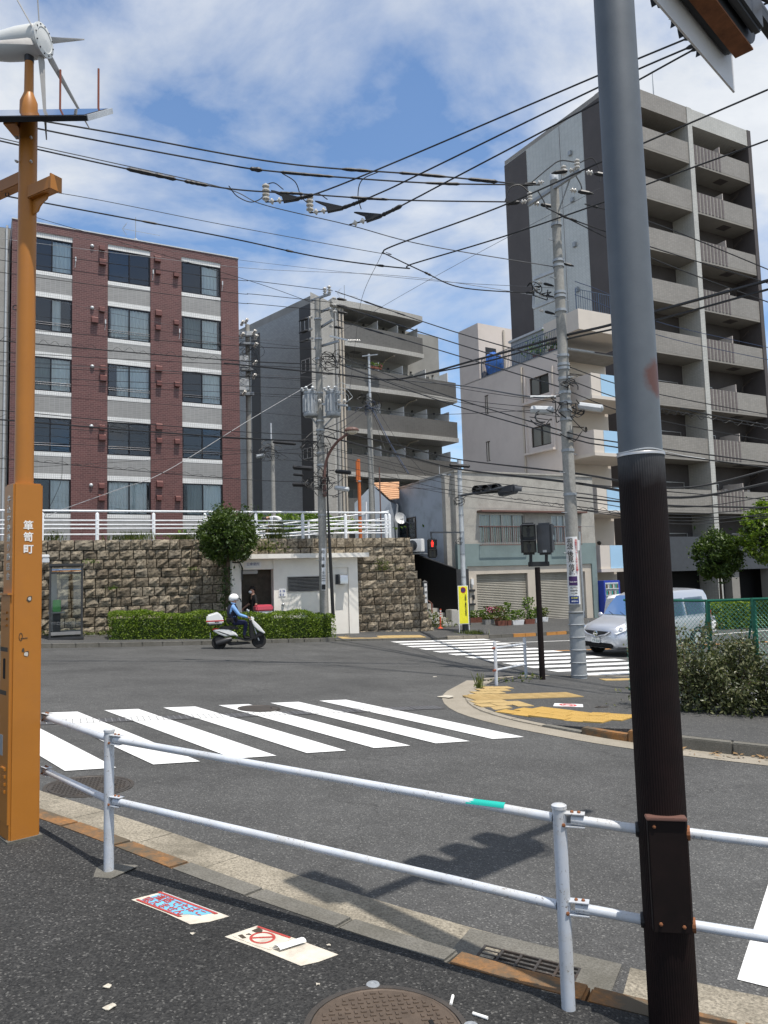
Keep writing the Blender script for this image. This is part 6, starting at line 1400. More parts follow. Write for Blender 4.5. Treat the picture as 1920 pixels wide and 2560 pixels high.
for (u, lab) in ((777, 'l'), (833, 'r')):                          # transformers
    c = A_(u, 1042, -.05 if lab == 'l' else -.25); r = .27
    tr = MB().lathe(c, [(r*.92, 0), (r, .04), (r, .12), (r*.86, .13), (r*.86, .82), (r*.95, .84), (r*.95, .93), (r*.3, 1.02), (.02, 1.03)], 18).build('transformer', 'galvanised', pA, smooth=35, uv=False)
    for k in range(14): a = 2*math.pi*k/14; d = Vector((math.cos(a), math.sin(a), 0)); MB().box(c+d*(r*.95)+Vector((0, 0, .48)), (.07, .018, .62), a).build('cooling_fin', 'galv_light', tr, uv=False)
    for k in range(3): a = -1.2-.8*k; insulator(pA, c+Vector((math.cos(a)*r*.9, math.sin(a)*r*.9, .92)), (math.cos(a)*.5, math.sin(a)*.5, .8), 1.0, 2, 'galv_light')
    MB().tube([c+Vector((0, 0, .05)), Vector((bA.x, bA.y, c.z+.02))], .04, 6).build('bracket', 'galvanised', pA, uv=False); MB().tube([c+Vector((0, 0, .0)), Vector((bA.x, bA.y, c.z-.45))], .03, 6).build('brace', 'galvanised', pA, uv=False)
loops(pA, A_(830, 905, -.3), .4, 9); loops(pA, A_(815, 895, -.2), .3, 6); loops(pA, A_(800, 1110, -.2), .45, 8); loops(pA, A_(790, 1190, -.3), .5, 8); loops(pA, A_(820, 1205, -.3), .45, 6); loops(pA, A_(850, 990, -.4), .35, 5, 'galv_light', .01)
for (u0, v0, u1, v1, r, m_) in ((732, 1168, 783, 1172, .085, 'black_plastic'), (733, 1186, 758, 1188, .05, 'black_plastic'), (731, 1211, 775, 1212, .085, 'black_plastic'), (838, 1178, 878, 1182, .08, 'black_plastic'), (836, 1219, 873, 1224, .085, 'galv_light'), (682, 1105, 740, 1110, .06, 'black_plastic')): closure(pA, A_(u0, v0, -.2), A_(u1, v1, -.3), r, m_)
MB().tube([A_(818, 1120, -.15), A_(819, 1250, -.15), A_(824, 1360, -.12), A_(826, 1400, -.12), A_(833, 1545, -.12)], [.02, .03, .055, .06, .065], 8).build('cable_guard', 'black_plastic', pA, smooth=40, uv=False)
def plate(t, name, u0, v0, u1, v1, Y, mat, dY=-.2, thick=.01):
    a, b, c, d = at(u0, v0, Y+dY), at(u1, v0, Y+dY), at(u1, v1, Y+dY), at(u0, v1, Y+dY); return MB().extr([a, b, c, d], (0, thick, 0)).build(name, mat, t, uv=False)
bd = thing('ad_board', 'narrow white advertising board with black characters on the transformer pole', 'sign', tuple(A_(809, 1475, -.19)))
plate(bd, 'board', 804, 1371, 814, 1476, YA, 'sign_white', -.21); plate(bd, 'phone_panel', 804.5, 1461, 813.5, 1474, YA, 'ink_black', -.225)
text('lettering', '司法書士', .13, 'ink_black', bd, A_(807, 1376, -.215), (1, 0, 0), (0, 0, 1), vertical=True, bold=.03, spacing=1.9)
for v in (1440, 1446, 1452): text('lettering', '神楽坂', .045, 'ink_black', bd, A_(809, v, -.215), (1, 0, 0), (0, 0, 1), bold=.02)
lp = thing('street_lamp', 'brown curved street lamp fixed to the transformer pole', 'street lamp', tuple(A_(812, 1235, -.2)))
MB().tube(catmull([A_(812, 1235, -.22), A_(811, 1190, -.22), A_(818, 1145, -.3), A_(840, 1108, -.5), A_(868, 1085, -.7)], 6), [.07]*8+[.05]*17, 8).build('arm', 'lamp_brown', lp, smooth=40, uv=False)
c = A_(879, 1076, -.75); mb = MB(); mb.ball(c, (.27, .17, .13), 14, 8); mb.v = [Vector((v.x, v.y, max(v.z, c.z-.03))) for v in mb.v]; mb.build('lamp_head', 'lamp_brown', lp, smooth=50, uv=False); mb = MB(); mb.ball(c+Vector((.03, 0, -.02)), (.22, .14, .13), 12, 8); mb.v = [Vector((v.x, v.y, min(v.z, c.z-.032))) for v in mb.v]; mb.build('lens', 'lens_cream', lp, smooth=50, uv=False)
MB().box(A_(812, 1230, -.2), (.13, .1, .35)).build('base_box', 'lamp_brown', lp, bevel=.02)
YB = 17.0; bB = at(1448, 1690, YB); bB.z = G(bB.x, bB.y)+.05; zB_ = at(1388, 440, YB).z
pB = pole('utility_pole', 'tall concrete utility pole on the right-hand corner with ringed base sleeve', bB, zB_, .158, .098)
B_ = lambda u, v, dY=0: at(u, v, YB+dY)
MB().lathe((bB.x, bB.y, zB_), [(.102, -.12), (.104, .03), (.09, .06), (0, .07)], 14).build('cap', 'galv_light', pB, smooth=40, uv=False)
zs0, zs1 = bB.z, B_(1445, 1528).z
MB().lathe((bB.x, bB.y, zs0-.05), [(.172, 0), (.162, zs1-zs0)], 20).build('base_sleeve', 'signal_sleeve' if 'signal_sleeve' in M else 'galvanised', pB, smooth=40, uv=False)
for k in range(6): z = zs0+.05+(zs1-zs0-.08)*k/5; MB().lathe((bB.x, bB.y, z), [(.165, 0), (.185, .005), (.188, .02), (.166, .03)], 20).build('sleeve_ring', 'galvanised', pB, smooth=40, uv=False)
for v in (565, 655, 668, 735, 745, 780, 893, 915, 925, 950, 985, 1010, 1030, 1052, 1130, 1240): band(pB, bB, B_(1415, v).z, .112+.04*(v-450)/1200)
arm(pB, B_(1322, 512, .75), B_(1452, 425, -.85), .075); arm(pB, B_(1390, 545, 0), B_(1425, 447, -.5), .03, 'galvanised', 'brace')
for u, v, dy in ((1325, 505, .7), (1410, 440, -.35), (1443, 425, -.8)): insulator(pB, B_(u, v, dy), (0, 0, 1), 1.0, 3)
for u, v, dy, dx in ((1318, 503, .7, -1), (1360, 455, .3, -1), (1440, 424, -.7, -1), (1333, 508, .65, 1), (1425, 475, -.3, 1), (1465, 430, -.85, 1)):
    dead(pB, B_(u, v, dy), (dx, -.25 if dx > 0 else .2, -.35 if dx > 0 else -.02), .85)
for P in (((1262, 505), (1275, 470), (1300, 463), (1322, 480)), ((1330, 455), (1372, 420), (1400, 402), (1436, 405)), ((1447, 408), (1480, 395), (1498, 425), (1500, 455)), ((1345, 478), (1358, 500), (1366, 520)), ((1440, 440), (1452, 462), (1455, 478))):
    MB().tube(catmull([B_(u, v, -.2) for u, v in P], 5), .014, 5).build('jumper_wire', 'cable', pB, uv=False)
f0, f1, f2, f3 = B_(1392, 675, 0), B_(1336, 697, .4), B_(1334, 770, .4), B_(1396, 745, 0)
arm(pB, f0, f1, .07, 'galv_light', 'side_frame'); MB().cyl(f1, f2, .035, n=6).build('side_frame', 'galv_light', pB, uv=False); arm(pB, f2, f3, .07, 'galv_light', 'side_frame')
for (u, v) in ((1345, 705), (1350, 735), (1348, 775), (1395, 655)): dead(pB, B_(u, v, .2), (1, -.1, -.35), .6)
loops(pB, B_(1350, 725, .2), .22, 5); loops(pB, B_(1425, 960, -.15), .2, 4); loops(pB, B_(1430, 1020, -.15), .24, 5); loops(pB, B_(1400, 1040, -.1), .35, 4); loops(pB, B_(1350, 1030, .0), .3, 3)
closure(pB, B_(1326, 1024, .1), B_(1385, 1026, -.1), .095, 'galv_light'); closure(pB, B_(1445, 1014, -.15), B_(1508, 1022, -.4), .085, 'galv_light'); MB().tube([B_(1326, 992, .1), B_(1390, 992, -.1)], .03, 6).build('cable_sleeve', 'galv_light', pB, uv=False)
for dx in (.13,): MB().tube([Vector((bB.x+.14, bB.y-.06, B_(1440, 1330).z)), Vector((bB.x+.155, bB.y-.06, zs1))], .03, 6).build('conduit', 'galvanised', pB, uv=False)
ab = thing('ad_board', 'white pole advert with black and red vertical characters, purple and blue panels below', 'sign', tuple(B_(1434, 1512, -.17)))
def curved(t, name, u0, v0, u1, v1, mat, r=.17, th=.004):
    """plate wrapped round the pole"""
    a, b = B_(u0, v0), B_(u1, v1); z1, z0 = a.z, b.z; zc = (z0+z1)/2; x0 = (B_((u0), (v0+v1)/2, -.15).x-bB.x)/r; x1 = (B_((u1), (v0+v1)/2, -.15).x-bB.x)/r
    a0, a1 = math.asin(max(-.98, min(.98, x0))), math.asin(max(-.98, min(.98, x1))); mb = MB(); n_ = 8; V = []
    for rr in (r, r+th):
        for z in (z0, z1):
            for i in range(n_+1): a_ = a0+(a1-a0)*i/n_; V.append(Vector((bB.x+rr*math.sin(a_), bB.y-rr*math.cos(a_), z)))
    m_ = n_+1; F_ = []
    for i in range(n_): F_ += [(2*m_+i, 2*m_+i+1, 3*m_+i+1, 3*m_+i), (i, m_+i, m_+i+1, i+1), (m_+i, 3*m_+i, 3*m_+i+1, m_+i+1), (i, i+1, 2*m_+i+1, 2*m_+i)]
    F_ += [(0, 2*m_, 3*m_, m_), (n_, m_+n_, 3*m_+n_, 2*m_+n_)]
    return mb.add(V, F_).build(name, mat, t, smooth=40, uv=False)
curved(ab, 'board', 1419, 1343, 1447, 1510, 'sign_white', .163); curved(ab, 'purple_panel', 1424, 1441, 1443, 1463, 'ink_purple', .169); curved(ab, 'blue_panel', 1426, 1490, 1447, 1508, 'ink_blue', .169)
def btext(s, u, v, size, mat, vertical=False, bold=.03, sp_=1.0, sx=1.0):
    p = B_(u, v, -.179); return text('lettering', s, size, mat, ab, p, (1, .0, 0), (0, 0, 1), vertical=vertical, bold=bold, spacing=sp_, sx=sx)
btext('相続', 1424, 1346, .135, 'ink_black', True, .035, .92); btext('後見', 1426, 1378, .135, 'ink_black', True, .035, .92); btext('信託', 1429, 1410, .135, 'ink_black', True, .035, .92)
btext('神楽坂エリアで10年以上の実績!!', 1439.5, 1348, .053, 'ink_red', True, .03, .88)
btext('司法書士事務所', 1433.5, 1455, .025, 'sign_white', False, .02); btext('毘沙門天', 1435, 1470, .042, 'ink_black', False, .03); btext('善國寺前', 1435, 1477, .042, 'ink_black', False, .03); btext('5946-8698', 1435.5, 1484, .034, 'ink_black', False, .03)
btext('大久保通り', 1437, 1495, .033, 'sign_yellow', False, .03); btext('箪笥町44', 1437, 1503.5, .036, 'sign_white', False, .03)
plate(pB, 'number_plate', 1443.5, 1350, 1449, 1376, YB, 'sign_white', -.17)
def base_on(u, Y, z): p = at(u, 1300, Y); return Vector((p.x, p.y, z))
bC = base_on(931, 36, 3.48); pC = pole('utility_pole', 'short concrete pole with pale steel extension before the curved-balcony flats', bC, at(921, 985, 36).z, .15, .12, 'pole_concrete', False)
MB().cyl((bC.x+.05, bC.y-.17, at(925, 1010, 36).z), (bC.x+.05, bC.y-.17, at(921, 888, 36).z), .06, .055, 10).build('extension_tube', 'galv_light', pC, uv=False); p = at(921, 890, 35.8); arm(pC, p+Vector((-.3, 0, 0)), p+Vector((.45, -.1, .03)), .05)
loops(pC, at(923, 1005, 35.7), .45, 8); loops(pC, at(925, 1018, 35.7), .3, 6, 'cable_blue')
bD = base_on(900, 31.2, 3.48); pD = pole('stay_pole', 'bright orange steel pole behind the guard rail', bD, at(896, 1148, 31.2).z, .075, .07, 'orange_pole', False, 'pole'); MB().cyl(at(892, 1152, 31.15), at(893, 1205, 31.15), .05, n=8).build('splint', 'orange_pole', pD); band(pD, bD, at(897, 1205, 31.2).z, .08); band(pD, bD, at(897, 1290, 31.2).z, .08)
b_ = base_on(916, 31.5, 3.48); pole('stay_pole', 'thin white pipe pole beside the orange pole', b_, at(912, 1255, 31.5).z, .04, .04, 'white_paint', False, 'pole')
b_ = base_on(952, 33.0, 3.3); pole('stay_pole', 'thin dark steel mast before the tiled lean-to roof', b_, at(951, 1168, 33).z, .03, .025, 'lamp_brown', False, 'pole')
bE = base_on(684, 33.5, 3.48); pE = pole('utility_pole', 'slender pole between the round tree and the transformer pole', bE, at(678, 1100, 33.5).z, .105, .085, 'pole_concrete', False); MB().cyl((bE.x-.05, bE.y, at(678, 1110, 33.5).z), (bE.x-.05, bE.y, at(676, 1058, 33.5).z), .035, n=8).build('extension_tube', 'galv_light', pE, uv=False); loops(pE, at(676, 1120, 33.3), .45, 9); closure(pE, at(640, 1142, 33.2), at(662, 1138, 33.2), .09, 'galvanised')
bG = base_on(625, 46.5, 3.48); pG = pole('utility_pole', 'far equipment-laden pole right beside the red flats', bG, at(620, 812, 46.5).z, .18, .14, 'pole_concrete', False)
for v, m_, w_, h_ in ((835, 'galv_light', 1.1, .3), (905, 'galv_light', .55, .75), (962, 'galv_light', .6, .8), (985, 'galvanised', .9, .2), (860, 'galvanised', 1.0, .14), (925, 'galvanised', .8, .14)): p = at(617 if h_ < .5 else 610, v, 46.2); MB().box(p, (w_, .35, h_), R(10)).build('line_fitting', m_, pG, bevel=.03)
for u, v in ((602, 815), (612, 810), (632, 838), (636, 850), (636, 870), (634, 915), (632, 948), (603, 845), (607, 990)): insulator(pG, at(u, v, 46.0), (.5, -.5, .6), 1.7, 3)
loops(pG, at(618, 880, 46), .7, 10); loops(pG, at(616, 935, 46), .6, 7)
c = at(1098, 1165, 36.5); yagi('tv_antenna', 'tilted television antenna above the blue-grey side house', (c.x, c.y, at(1098, 1235, 36.5).z-1.5), 2.9, (.8, -.4, 0), 1.2, 8)
bF = onfar(1164, 1583); zF = at(1142, 1150, bF.y).z; YF = bF.y; F_ = lambda u, v, dY=0: at(u, v, YF+dY)
pF = pole('signal_pole', 'pale grey traffic signal pole on the far pavement beside the steps', bF, zF, .105, .085, 'galv_light', False, 'signal pole')
for v in (1200, 1240, 1290, 1332, 1388, 1445): band(pF, bF, F_(1150, v).z, .092)
MB().lathe(bF, [(.118, 0), (.118, .35), (.106, .40)], 14).build('base_sleeve', 'charcoal', pF, smooth=40, uv=False); closure(pF, F_(1123, 1162, -.1), F_(1175, 1166, -.1), .07); loops(pF, F_(1145, 1252, -.1), .22, 5); loops(pF, F_(1150, 1350, -.1), .16, 3)
MB().tube([F_(1146, 1240, 0), F_(1175, 1235, -.3), F_(1262, 1218, -1.2)], .05, 8).build('signal_arm', 'signal_grey', pF, uv=False)
arm(pF, F_(1152, 1331, -.05), F_(1075, 1331, -.2), .06, 'signal_grey', 'ped_arm')
def vsignal(name, label, c, d, mat='signal_black', flip=1, w=1.2, h=.36, dp=.16):
    """horizontal three-lamp vehicle signal: case, lenses, visors; d = facing direction"""
    t = thing(name, label, 'traffic signal', tuple(c)); d = Vector(d).normalized(); e = Vector((-d.y, d.x, 0)).normalized(); up = d.cross(e)*-1 if d.cross(e).z < 0 else d.cross(e); Q = Matrix((e, -d, up)).transposed(); c = Vector(c)
    mb = MB(); n_ = 20; pr_ = []
    for i in range(n_):
        a = 2*math.pi*i/n_; x = math.cos(a); z = math.sin(a); pr_.append(c+Q @ Vector(((w/2-h/2)*(1 if x > 0 else -1)+x*h/2, dp/2, z*h/2)))
    mb.extr(pr_, d*dp); mb.build('case', mat, t, smooth=40, uv=False)
    MB().box(c-d*(dp/2+.03), (w*.8, .06, h*.55), M=Q).build('back_cover', mat, t, bevel=.02)
    for k in (-1, 0, 1):
        p = c+e*(k*w*.31)+d*(dp/2); Z = d.to_track_quat('Z', 'Y').to_matrix()
        MB().lathe(p, [(.13, 0), (.13, .012), (.06, .025), (.001, .028)], 16, Z).build('lens', 'glass_lens', t, smooth=40, uv=False)
        mb = MB(); V = []; m_ = 14
        for j, (dd, r_) in enumerate(((0, .155), (.26, .150))):
            for i in range(m_+1): a = -.55+(math.pi+1.1)*i/m_; V.append(p+d*dd*(1 if j == 0 else (1.0 if .6 < a < 2.6 else .75))+e*math.cos(a)*r_+up*math.sin(a)*r_)
        mb.add(V, [(i, i+1, m_+2+i, m_+1+i) for i in range(m_)]); mb.build('visor', mat, t, smooth=60, uv=False)
    return t
vsignal('traffic_signal', 'dark three-lamp traffic signal facing left on the far signal arm', F_(1218, 1223, -.55), (-.35, -.9, -.05), 'signal_black')
vsignal('traffic_signal', 'dark traffic signal seen from behind at the outer end of the far signal arm', F_(1270, 1226, -1.3), (.80, .35, -.05), 'signal_grey')
def pedsignal(name, label, c, d, lit=False, w=.36, h=.76, dp=.15, mat='signal_black'):
    t = thing(name, label, 'pedestrian signal', tuple(c)); d = Vector(d).normalized(); e = Vector((-d.y, d.x, 0)); up = Vector((0, 0, 1)); Q = Matrix((e, -d, up)).transposed(); c = Vector(c)
    MB().box(c, (w, dp, h), M=Q).build('case', mat, t, bevel=.045)
    for k in (1, -1):
        p = c+up*(k*h*.245)+d*(dp/2)
        MB().box(p+d*.004, (w*.74, .008, h*.38), M=Q).build('lens', 'glass_lens', t, bevel=.01)
        mb = MB(); mb.obox(p-e*w*.44+up*h*.2, e*w*.88, d*.17-up*.03, up*.012); mb.obox(p-e*w*.44-up*h*.12, e*.012, d*.13, up*h*.32); mb.obox(p+e*w*.42-up*h*.12, e*.012, d*.13, up*h*.32); mb.build('visor', mat, t, uv=False)
        F2 = Face((p.x, p.y), math.atan2(-e.y, -e.x) if False else math.atan2(d.x, -d.y)); mb = MB(); figure(mb, F2, 0, p.z-h*.17, h*.34, .014)
        mb.build('figure', 'red_led' if lit and k == 1 else 'charcoal', t, uv=False)
    return t
pedsignal('pedestrian_signal', 'pedestrian signal with lit red man hanging beside the stone wall end', F_(1080, 1371, -.2), (.15, -1, 0), True)
MB().tube([F_(1077, 1331, -.2), F_(1080, 1352, -.2)], .035, 6).build('hanger', 'signal_grey', pF, uv=False)
ys = thing('warning_sign', 'tall yellow no-parking warning sign standing against the signal pole', 'sign', (bF.x, bF.y-.16, bF.z))
v0, v1 = F_(1162, 1464, -.16).z, F_(1166, 1560, -.16).z; xs = bF.x-.06; yq = bF.y-.17
MB().box((xs, yq, (v0+v1)/2), (.40, .02, v0-v1), R(4)).build('panel', 'sign_white', ys); MB().box((xs, yq-.012, (v0+v1)/2), (.35, .008, v0-v1-.05), R(4)).build('yellow_face', 'sign_yellow', ys)
for s_ in (-1, 1): MB().tube([(xs+s_*.185, yq, v1), (xs+s_*.20, yq-.05, hfar(xs, yq-.1))], .013, 5).build('leg', 'white_paint', ys)
Z = Vector((0, -1, 0)).to_track_quat('Z', 'Y').to_matrix(); MB().lathe((xs-.0, yq-.017, v0-.17), [(.115, 0), (.115, .005), (.0, .006)], 20, Z).build('no_parking_disc', 'ink_red', ys, uv=False); MB().lathe((xs-.0, yq-.023, v0-.17), [(.085, 0), (.085, .004), (.0, .005)], 20, Z).build('disc_centre', 'ink_purple', ys, uv=False)
text('lettering', '※自動車・原動機付自転車は', .070, 'ink_black', ys, (xs+.09, yq-.019, v0-.33), (1, .07, 0), (0, 0, 1), vertical=True, bold=.03, spacing=.92)
text('lettering', '※違反車は車輪止めを取付けます', .066, 'ink_red', ys, (xs-.08, yq-.019, v0-.33), (1, .07, 0), (0, 0, 1), vertical=True, bold=.03, spacing=.88)
c = Vector((bF.x+.2, bF.y-.3, hfar(bF.x+.2, bF.y-.3))); weeds('weeds', 'grass tuft round the foot of the far signal pole', c, 60, .5, .2, .18, 'leaf_weed', .06, 'weeds', 120)
bP = at(1356, 1692, 16.6); bP.z = G(bP.x, bP.y)+.04; YP = bP.y; P_ = lambda u, v, dY=0: at(u, v, YP+dY)
pp_ = pole('signal_post', 'slim dark brown post carrying two pedestrian signals on the corner', bP, P_(1349, 1418).z, .065, .058, 'brown_sleeve', False, 'signal post')
cb = P_(1347, 1410); MB().box(cb, (.46, .12, .10), R(15)).build('cross_bracket', 'signal_black', pp_, bevel=.01)
for u in (1327, 1366): MB().cyl(P_(u, 1408), P_(u, 1385), .035, n=10).build('neck', 'signal_black', pp_, uv=False)
pedsignal('pedestrian_signal', 'dark pedestrian signal on the brown post, its two lenses facing the camera', P_(1321, 1347), (-.12, -1, 0), False, .33, .70)
tq = pedsignal('pedestrian_signal', 'dark pedestrian signal on the brown post, seen from behind', P_(1362, 1347), (.5, .87, 0), False, .34, .70, mat='signal_grey')
Qb = Matrix.Rotation(R(-30), 3, 'Z'); MB().box(P_(1359, 1347, -.10), (.29, .02, .62), M=Qb).build('back_ribs', 'signal_grey', tq, bevel=.02); MB().box(P_(1362, 1378, -.13), (.08, .03, .05), M=Qb).build('latch', 'galvanised', tq)
f1_, f2_ = at(1241, 1708, 15.5), at(1315, 1690, 16.9); f1_.z = G(f1_.x, f1_.y)+.03; f2_.z = G(f2_.x, f2_.y)+.03
sf = thing('pedestrian_fence', 'short two-post white pipe fence on the far side of the corner', 'fence', tuple(f1_))
for p in (f1_, f2_): MB().lathe(p, [(.034, -.05), (.034, .86), (.028, .875), (0, .88)], 12).build('post', 'rail_paint', sf, smooth=40, uv=False)
e = (f2_-f1_).normalized()
for z in (.74, .30):
    MB().tube([f1_+Vector((0, 0, z))-e*.0, f2_+Vector((0, 0, z))-e*.06], .027, 8).build('rail', 'rail_paint', sf, smooth=40, uv=False); MB().tube([f1_+Vector((0, 0, z))-e*.12, f1_+Vector((0, 0, z))], .024, 8).build('stub', 'red_paint_rust', sf, uv=False)
c = Vector((bP.x-.35, bP.y+.0, G(bP.x-.35, bP.y)+.05)); weeds('weeds', 'weeds at the kerb between the small fence and the brown post', c, 40, .3, .15, .14, 'leaf_weed', .05, 'weeds', 0)
c = Vector((1.75, 15.0, G(1.75, 15.0)+.03)); weeds('weeds', 'thin upright weed on the corner kerb left of the small fence', c, 20, .08, .08, .3, 'leaf_weed', .04, 'weeds', 14)
c = Vector((2.35, 16.05, G(2.35, 16.05)+.03)); weeds('weeds', 'grass strip at the foot of the small white fence', c, 30, .5, .12, .08, 'leaf_weed', .04, 'weeds', 0)
def cable(P, r, label, mat='cable', sleeves=(), n=10, cat='cable', group='overhead cables'):
    W = catmull([at(*p) for p in P], n); mb = MB(); mb.tube(W, r, 5); o = mb.build('overhead_cable', mat, uv=False)
    if sleeves:
        t = thing('overhead_cable', label, cat, tuple(W[0]), 0, group); bpy.data.objects.remove(o); mb = MB(); mb.tube(W, r, 5); mb.build('conductor', mat, t, uv=False)
        for a, b, k in sleeves:
            i0, i1 = int(a*(len(W)-1)), max(int(a*(len(W)-1))+1, int(b*(len(W)-1))); S = W[i0:i1+1]; S2 = catmull(S, 3) if len(S) > 2 else [S[0].lerp(S[-1], q/4) for q in range(5)]
            MB().tube(S2, [r*k*(random.uniform(.8, 1.15) if 0 < q < len(S2)-1 else .5) for q in range(len(S2))], 6).build('splice_sleeve', mat, t, uv=False)
        return t
    return tag(o, label, cat, group)
cable([(-300, 235, 13.5), (258, 328, 15.6), (700, 407, 16.4), (1060, 437, 16.8), (1318, 462, 17)], .018, 'topmost black line passing under the solar panel to the right-hand pole', 'cable', ((.62, .66, 2.2), (.70, .8, 1.9), (.86, .93, 2.4)))
cable([(-300, 230, 13.5), (88, 320, 15.2), (520, 403, 16.2), (700, 430, 16.4), (1060, 457, 16.8), (1350, 462, 17)], .018, 'second high black line with heavy sleeves over the red flats', 'cable', ((.52, .58, 2.8), (.60, .68, 1.9), (.80, .86, 1.8)))
cable([(-300, 280, 13.5), (0, 352, 14.9), (345, 428, 15.9), (560, 470, 16.3), (760, 485, 16.5), (1000, 500, 16.8), (1300, 505, 17)], .017, 'third high line with white and black sleeves left of the dead-end insulators', 'cable', ((.32, .40, 2.6), (.42, .47, 2.2), (.62, .68, 1.8), (.75, .82, 1.8)))
cable([(-300, 270, 13), (0, 345, 14.9), (250, 400, 15.9), (560, 470, 17), (660, 512, 17), (870, 562, 17), (1060, 612, 17.1), (1392, 668, 17)], .011, 'thin support wire carrying the three dead-end insulators', 'cable_grey')
dd_ = [((665, 505), (740, 497), (830, 470), (1060, 375), (1485, 193), (1760, 78), (2000, -30)), ((775, 532), (855, 520), (960, 478), (1060, 430), (1488, 222), (1765, 100), (2000, -5)), ((873, 562), (950, 540), (1040, 495), (1110, 458), (1490, 258), (1780, 100), (2000, 0))]
for k, P in enumerate(dd_):
    Ys = (17, 16.9, 16.7, 16.2, 14.2, 12.6, 11.3); o = cable([(u, v, y) for (u, v), y in zip(P, Ys)], .018, ('upper', 'middle', 'lower')[k]+' of the three heavy lines rising from a dead-end insulator to the top right', 'cable', ((.17, .27, 2.4), (.80, .86, 2.0)))
    a = at(*P[0], 17); b = at(*P[1], 16.9); d = (b-a).normalized(); insulator(o, a+d*.08, d, 1.1, 1); insulator(o, a+d*.26, d, 1.1, 1)
    mb = MB(); q = a+d*.42; up = Vector((0, 0, 1)); mb.extr([q-up*.05, q+d*.35-up*.03, q+d*.42+up*.02, q-d*.22+up*.26, q-d*.3+up*.28, q-d*.05+up*.12], (0, .06, 0)); mb.build('clamp_cover', 'black_plastic', o, uv=False)
    if k < 2: insulator(o, a+Vector((0, 0, .0)), (0, 0, 1), 1.35, 4); MB().tube(catmull([a+Vector((0, 0, .42)), a+Vector((.2, 0, .46)), q+up*.26], 4), .012, 5).build('jumper_wire', 'cable', o, uv=False)
for P, l in ((((572, 465, 16.3), (592, 490, 16.6), (625, 505, 16.8), (650, 498, 17), (662, 485, 17)), 'loop wire hanging left of the first dead-end insulator'), (((705, 433, 16.5), (738, 455, 16.7), (752, 490, 16.9), (768, 507, 17)), 'curved drop wire between the second high line and the second insulator'), (((950, 428, 16.7), (905, 450, 16.8), (895, 490, 16.9), (903, 523, 16.9)), 'curved drop wire to the third dead-end clamp')): cable(P, .012, l, n=6)
cable([(-200, 450, 13), (150, 483, 15.5), (560, 562, 16.3), (945, 632, 16.6), (965, 630, 16.6)], .008, 'very thin line sloping from the orange lamp arm to the mid-sky joint', 'cable_grey')
cable([(-200, 430, 12.5), (0, 486, 14), (143, 513, 15), (560, 592, 16.3), (800, 643, 16.6), (1010, 670, 16.7), (1030, 660, 16.6), (1250, 594, 15.6), (1504, 507, 14.6), (1617, 461, 14), (1920, 350, 12.4)], .016, 'thick ringed line that sags from the left and rises again to the right edge', 'cable', ((.05, .06, 1.6), (.15, .16, 1.6), (.25, .26, 1.6), (.36, .37, 1.6), (.46, .47, 1.6)))
cable([(955, 632, 16.6), (990, 612, 16.4), (1250, 517, 15.4), (1500, 406, 14.3), (1611, 357, 13.8), (1920, 224, 12.2)], .017, 'thick line from the mid-sky joint up to the right edge under the signal', 'cable')
cable([(958, 632, 16.6), (1060, 680, 16.7), (1150, 718, 16.8), (1300, 731, 17), (1336, 730, 17.2)], .014, 'line from the mid-sky joint down to the side frame of the right-hand pole', 'cable', ((.25, .32, 1.8), (.8, .95, 1.9)))
cable([(955, 634, 16.6), (905, 745, 20), (888, 860, 24), (870, 1015, 27)], .006, 'hair-thin line dropping from the mid-sky joint to the transformers', 'cable_grey')
cable([(1500, 470, 17), (1090, 690, 22), (880, 812, 26.5), (820, 860, 27.4)], .006, 'hair-thin diagonal line between the two main poles', 'cable_grey')
cable([(-200, 555, 26), (85, 544, 26.5), (0, 530, 27), (85, 542, 27), (350, 620, 27.3), (640, 707, 27.5), (790, 760, 27.5)][3:], .010, 'thin black line descending across the top of the red flats', 'cable')
cable([(-200, 568, 20), (0, 596, 24), (350, 640, 26), (640, 672, 27), (1000, 690, 22), (1385, 745, 17)], .008, 'pale thin line crossing the red flats near the roof', 'cable_light')
cable([(-200, 560, 20), (0, 568, 24), (300, 610, 26), (640, 655, 27), (1060, 700, 21), (1390, 720, 17)], .006, 'faint line just above the pale thin line on the red flats', 'cable_grey')
for k, (v0, v1, va, r) in enumerate(((612, 700, 737, .012), (642, 733, 756, .012), (672, 757, 778, .012))):
    cable([(-200, v0-22, 24), (83, v0+20, 26), (560, v1-4, 27.4), (640, v1+3 if k else 703, 27.5), (832, va-10 if k == 0 else va, 27.2)], r, ('upper', 'middle', 'lower')[k]+' of three parallel lines crossing the top-floor windows to the transformer pole', 'cable', ((.66, .69, 2.0),))
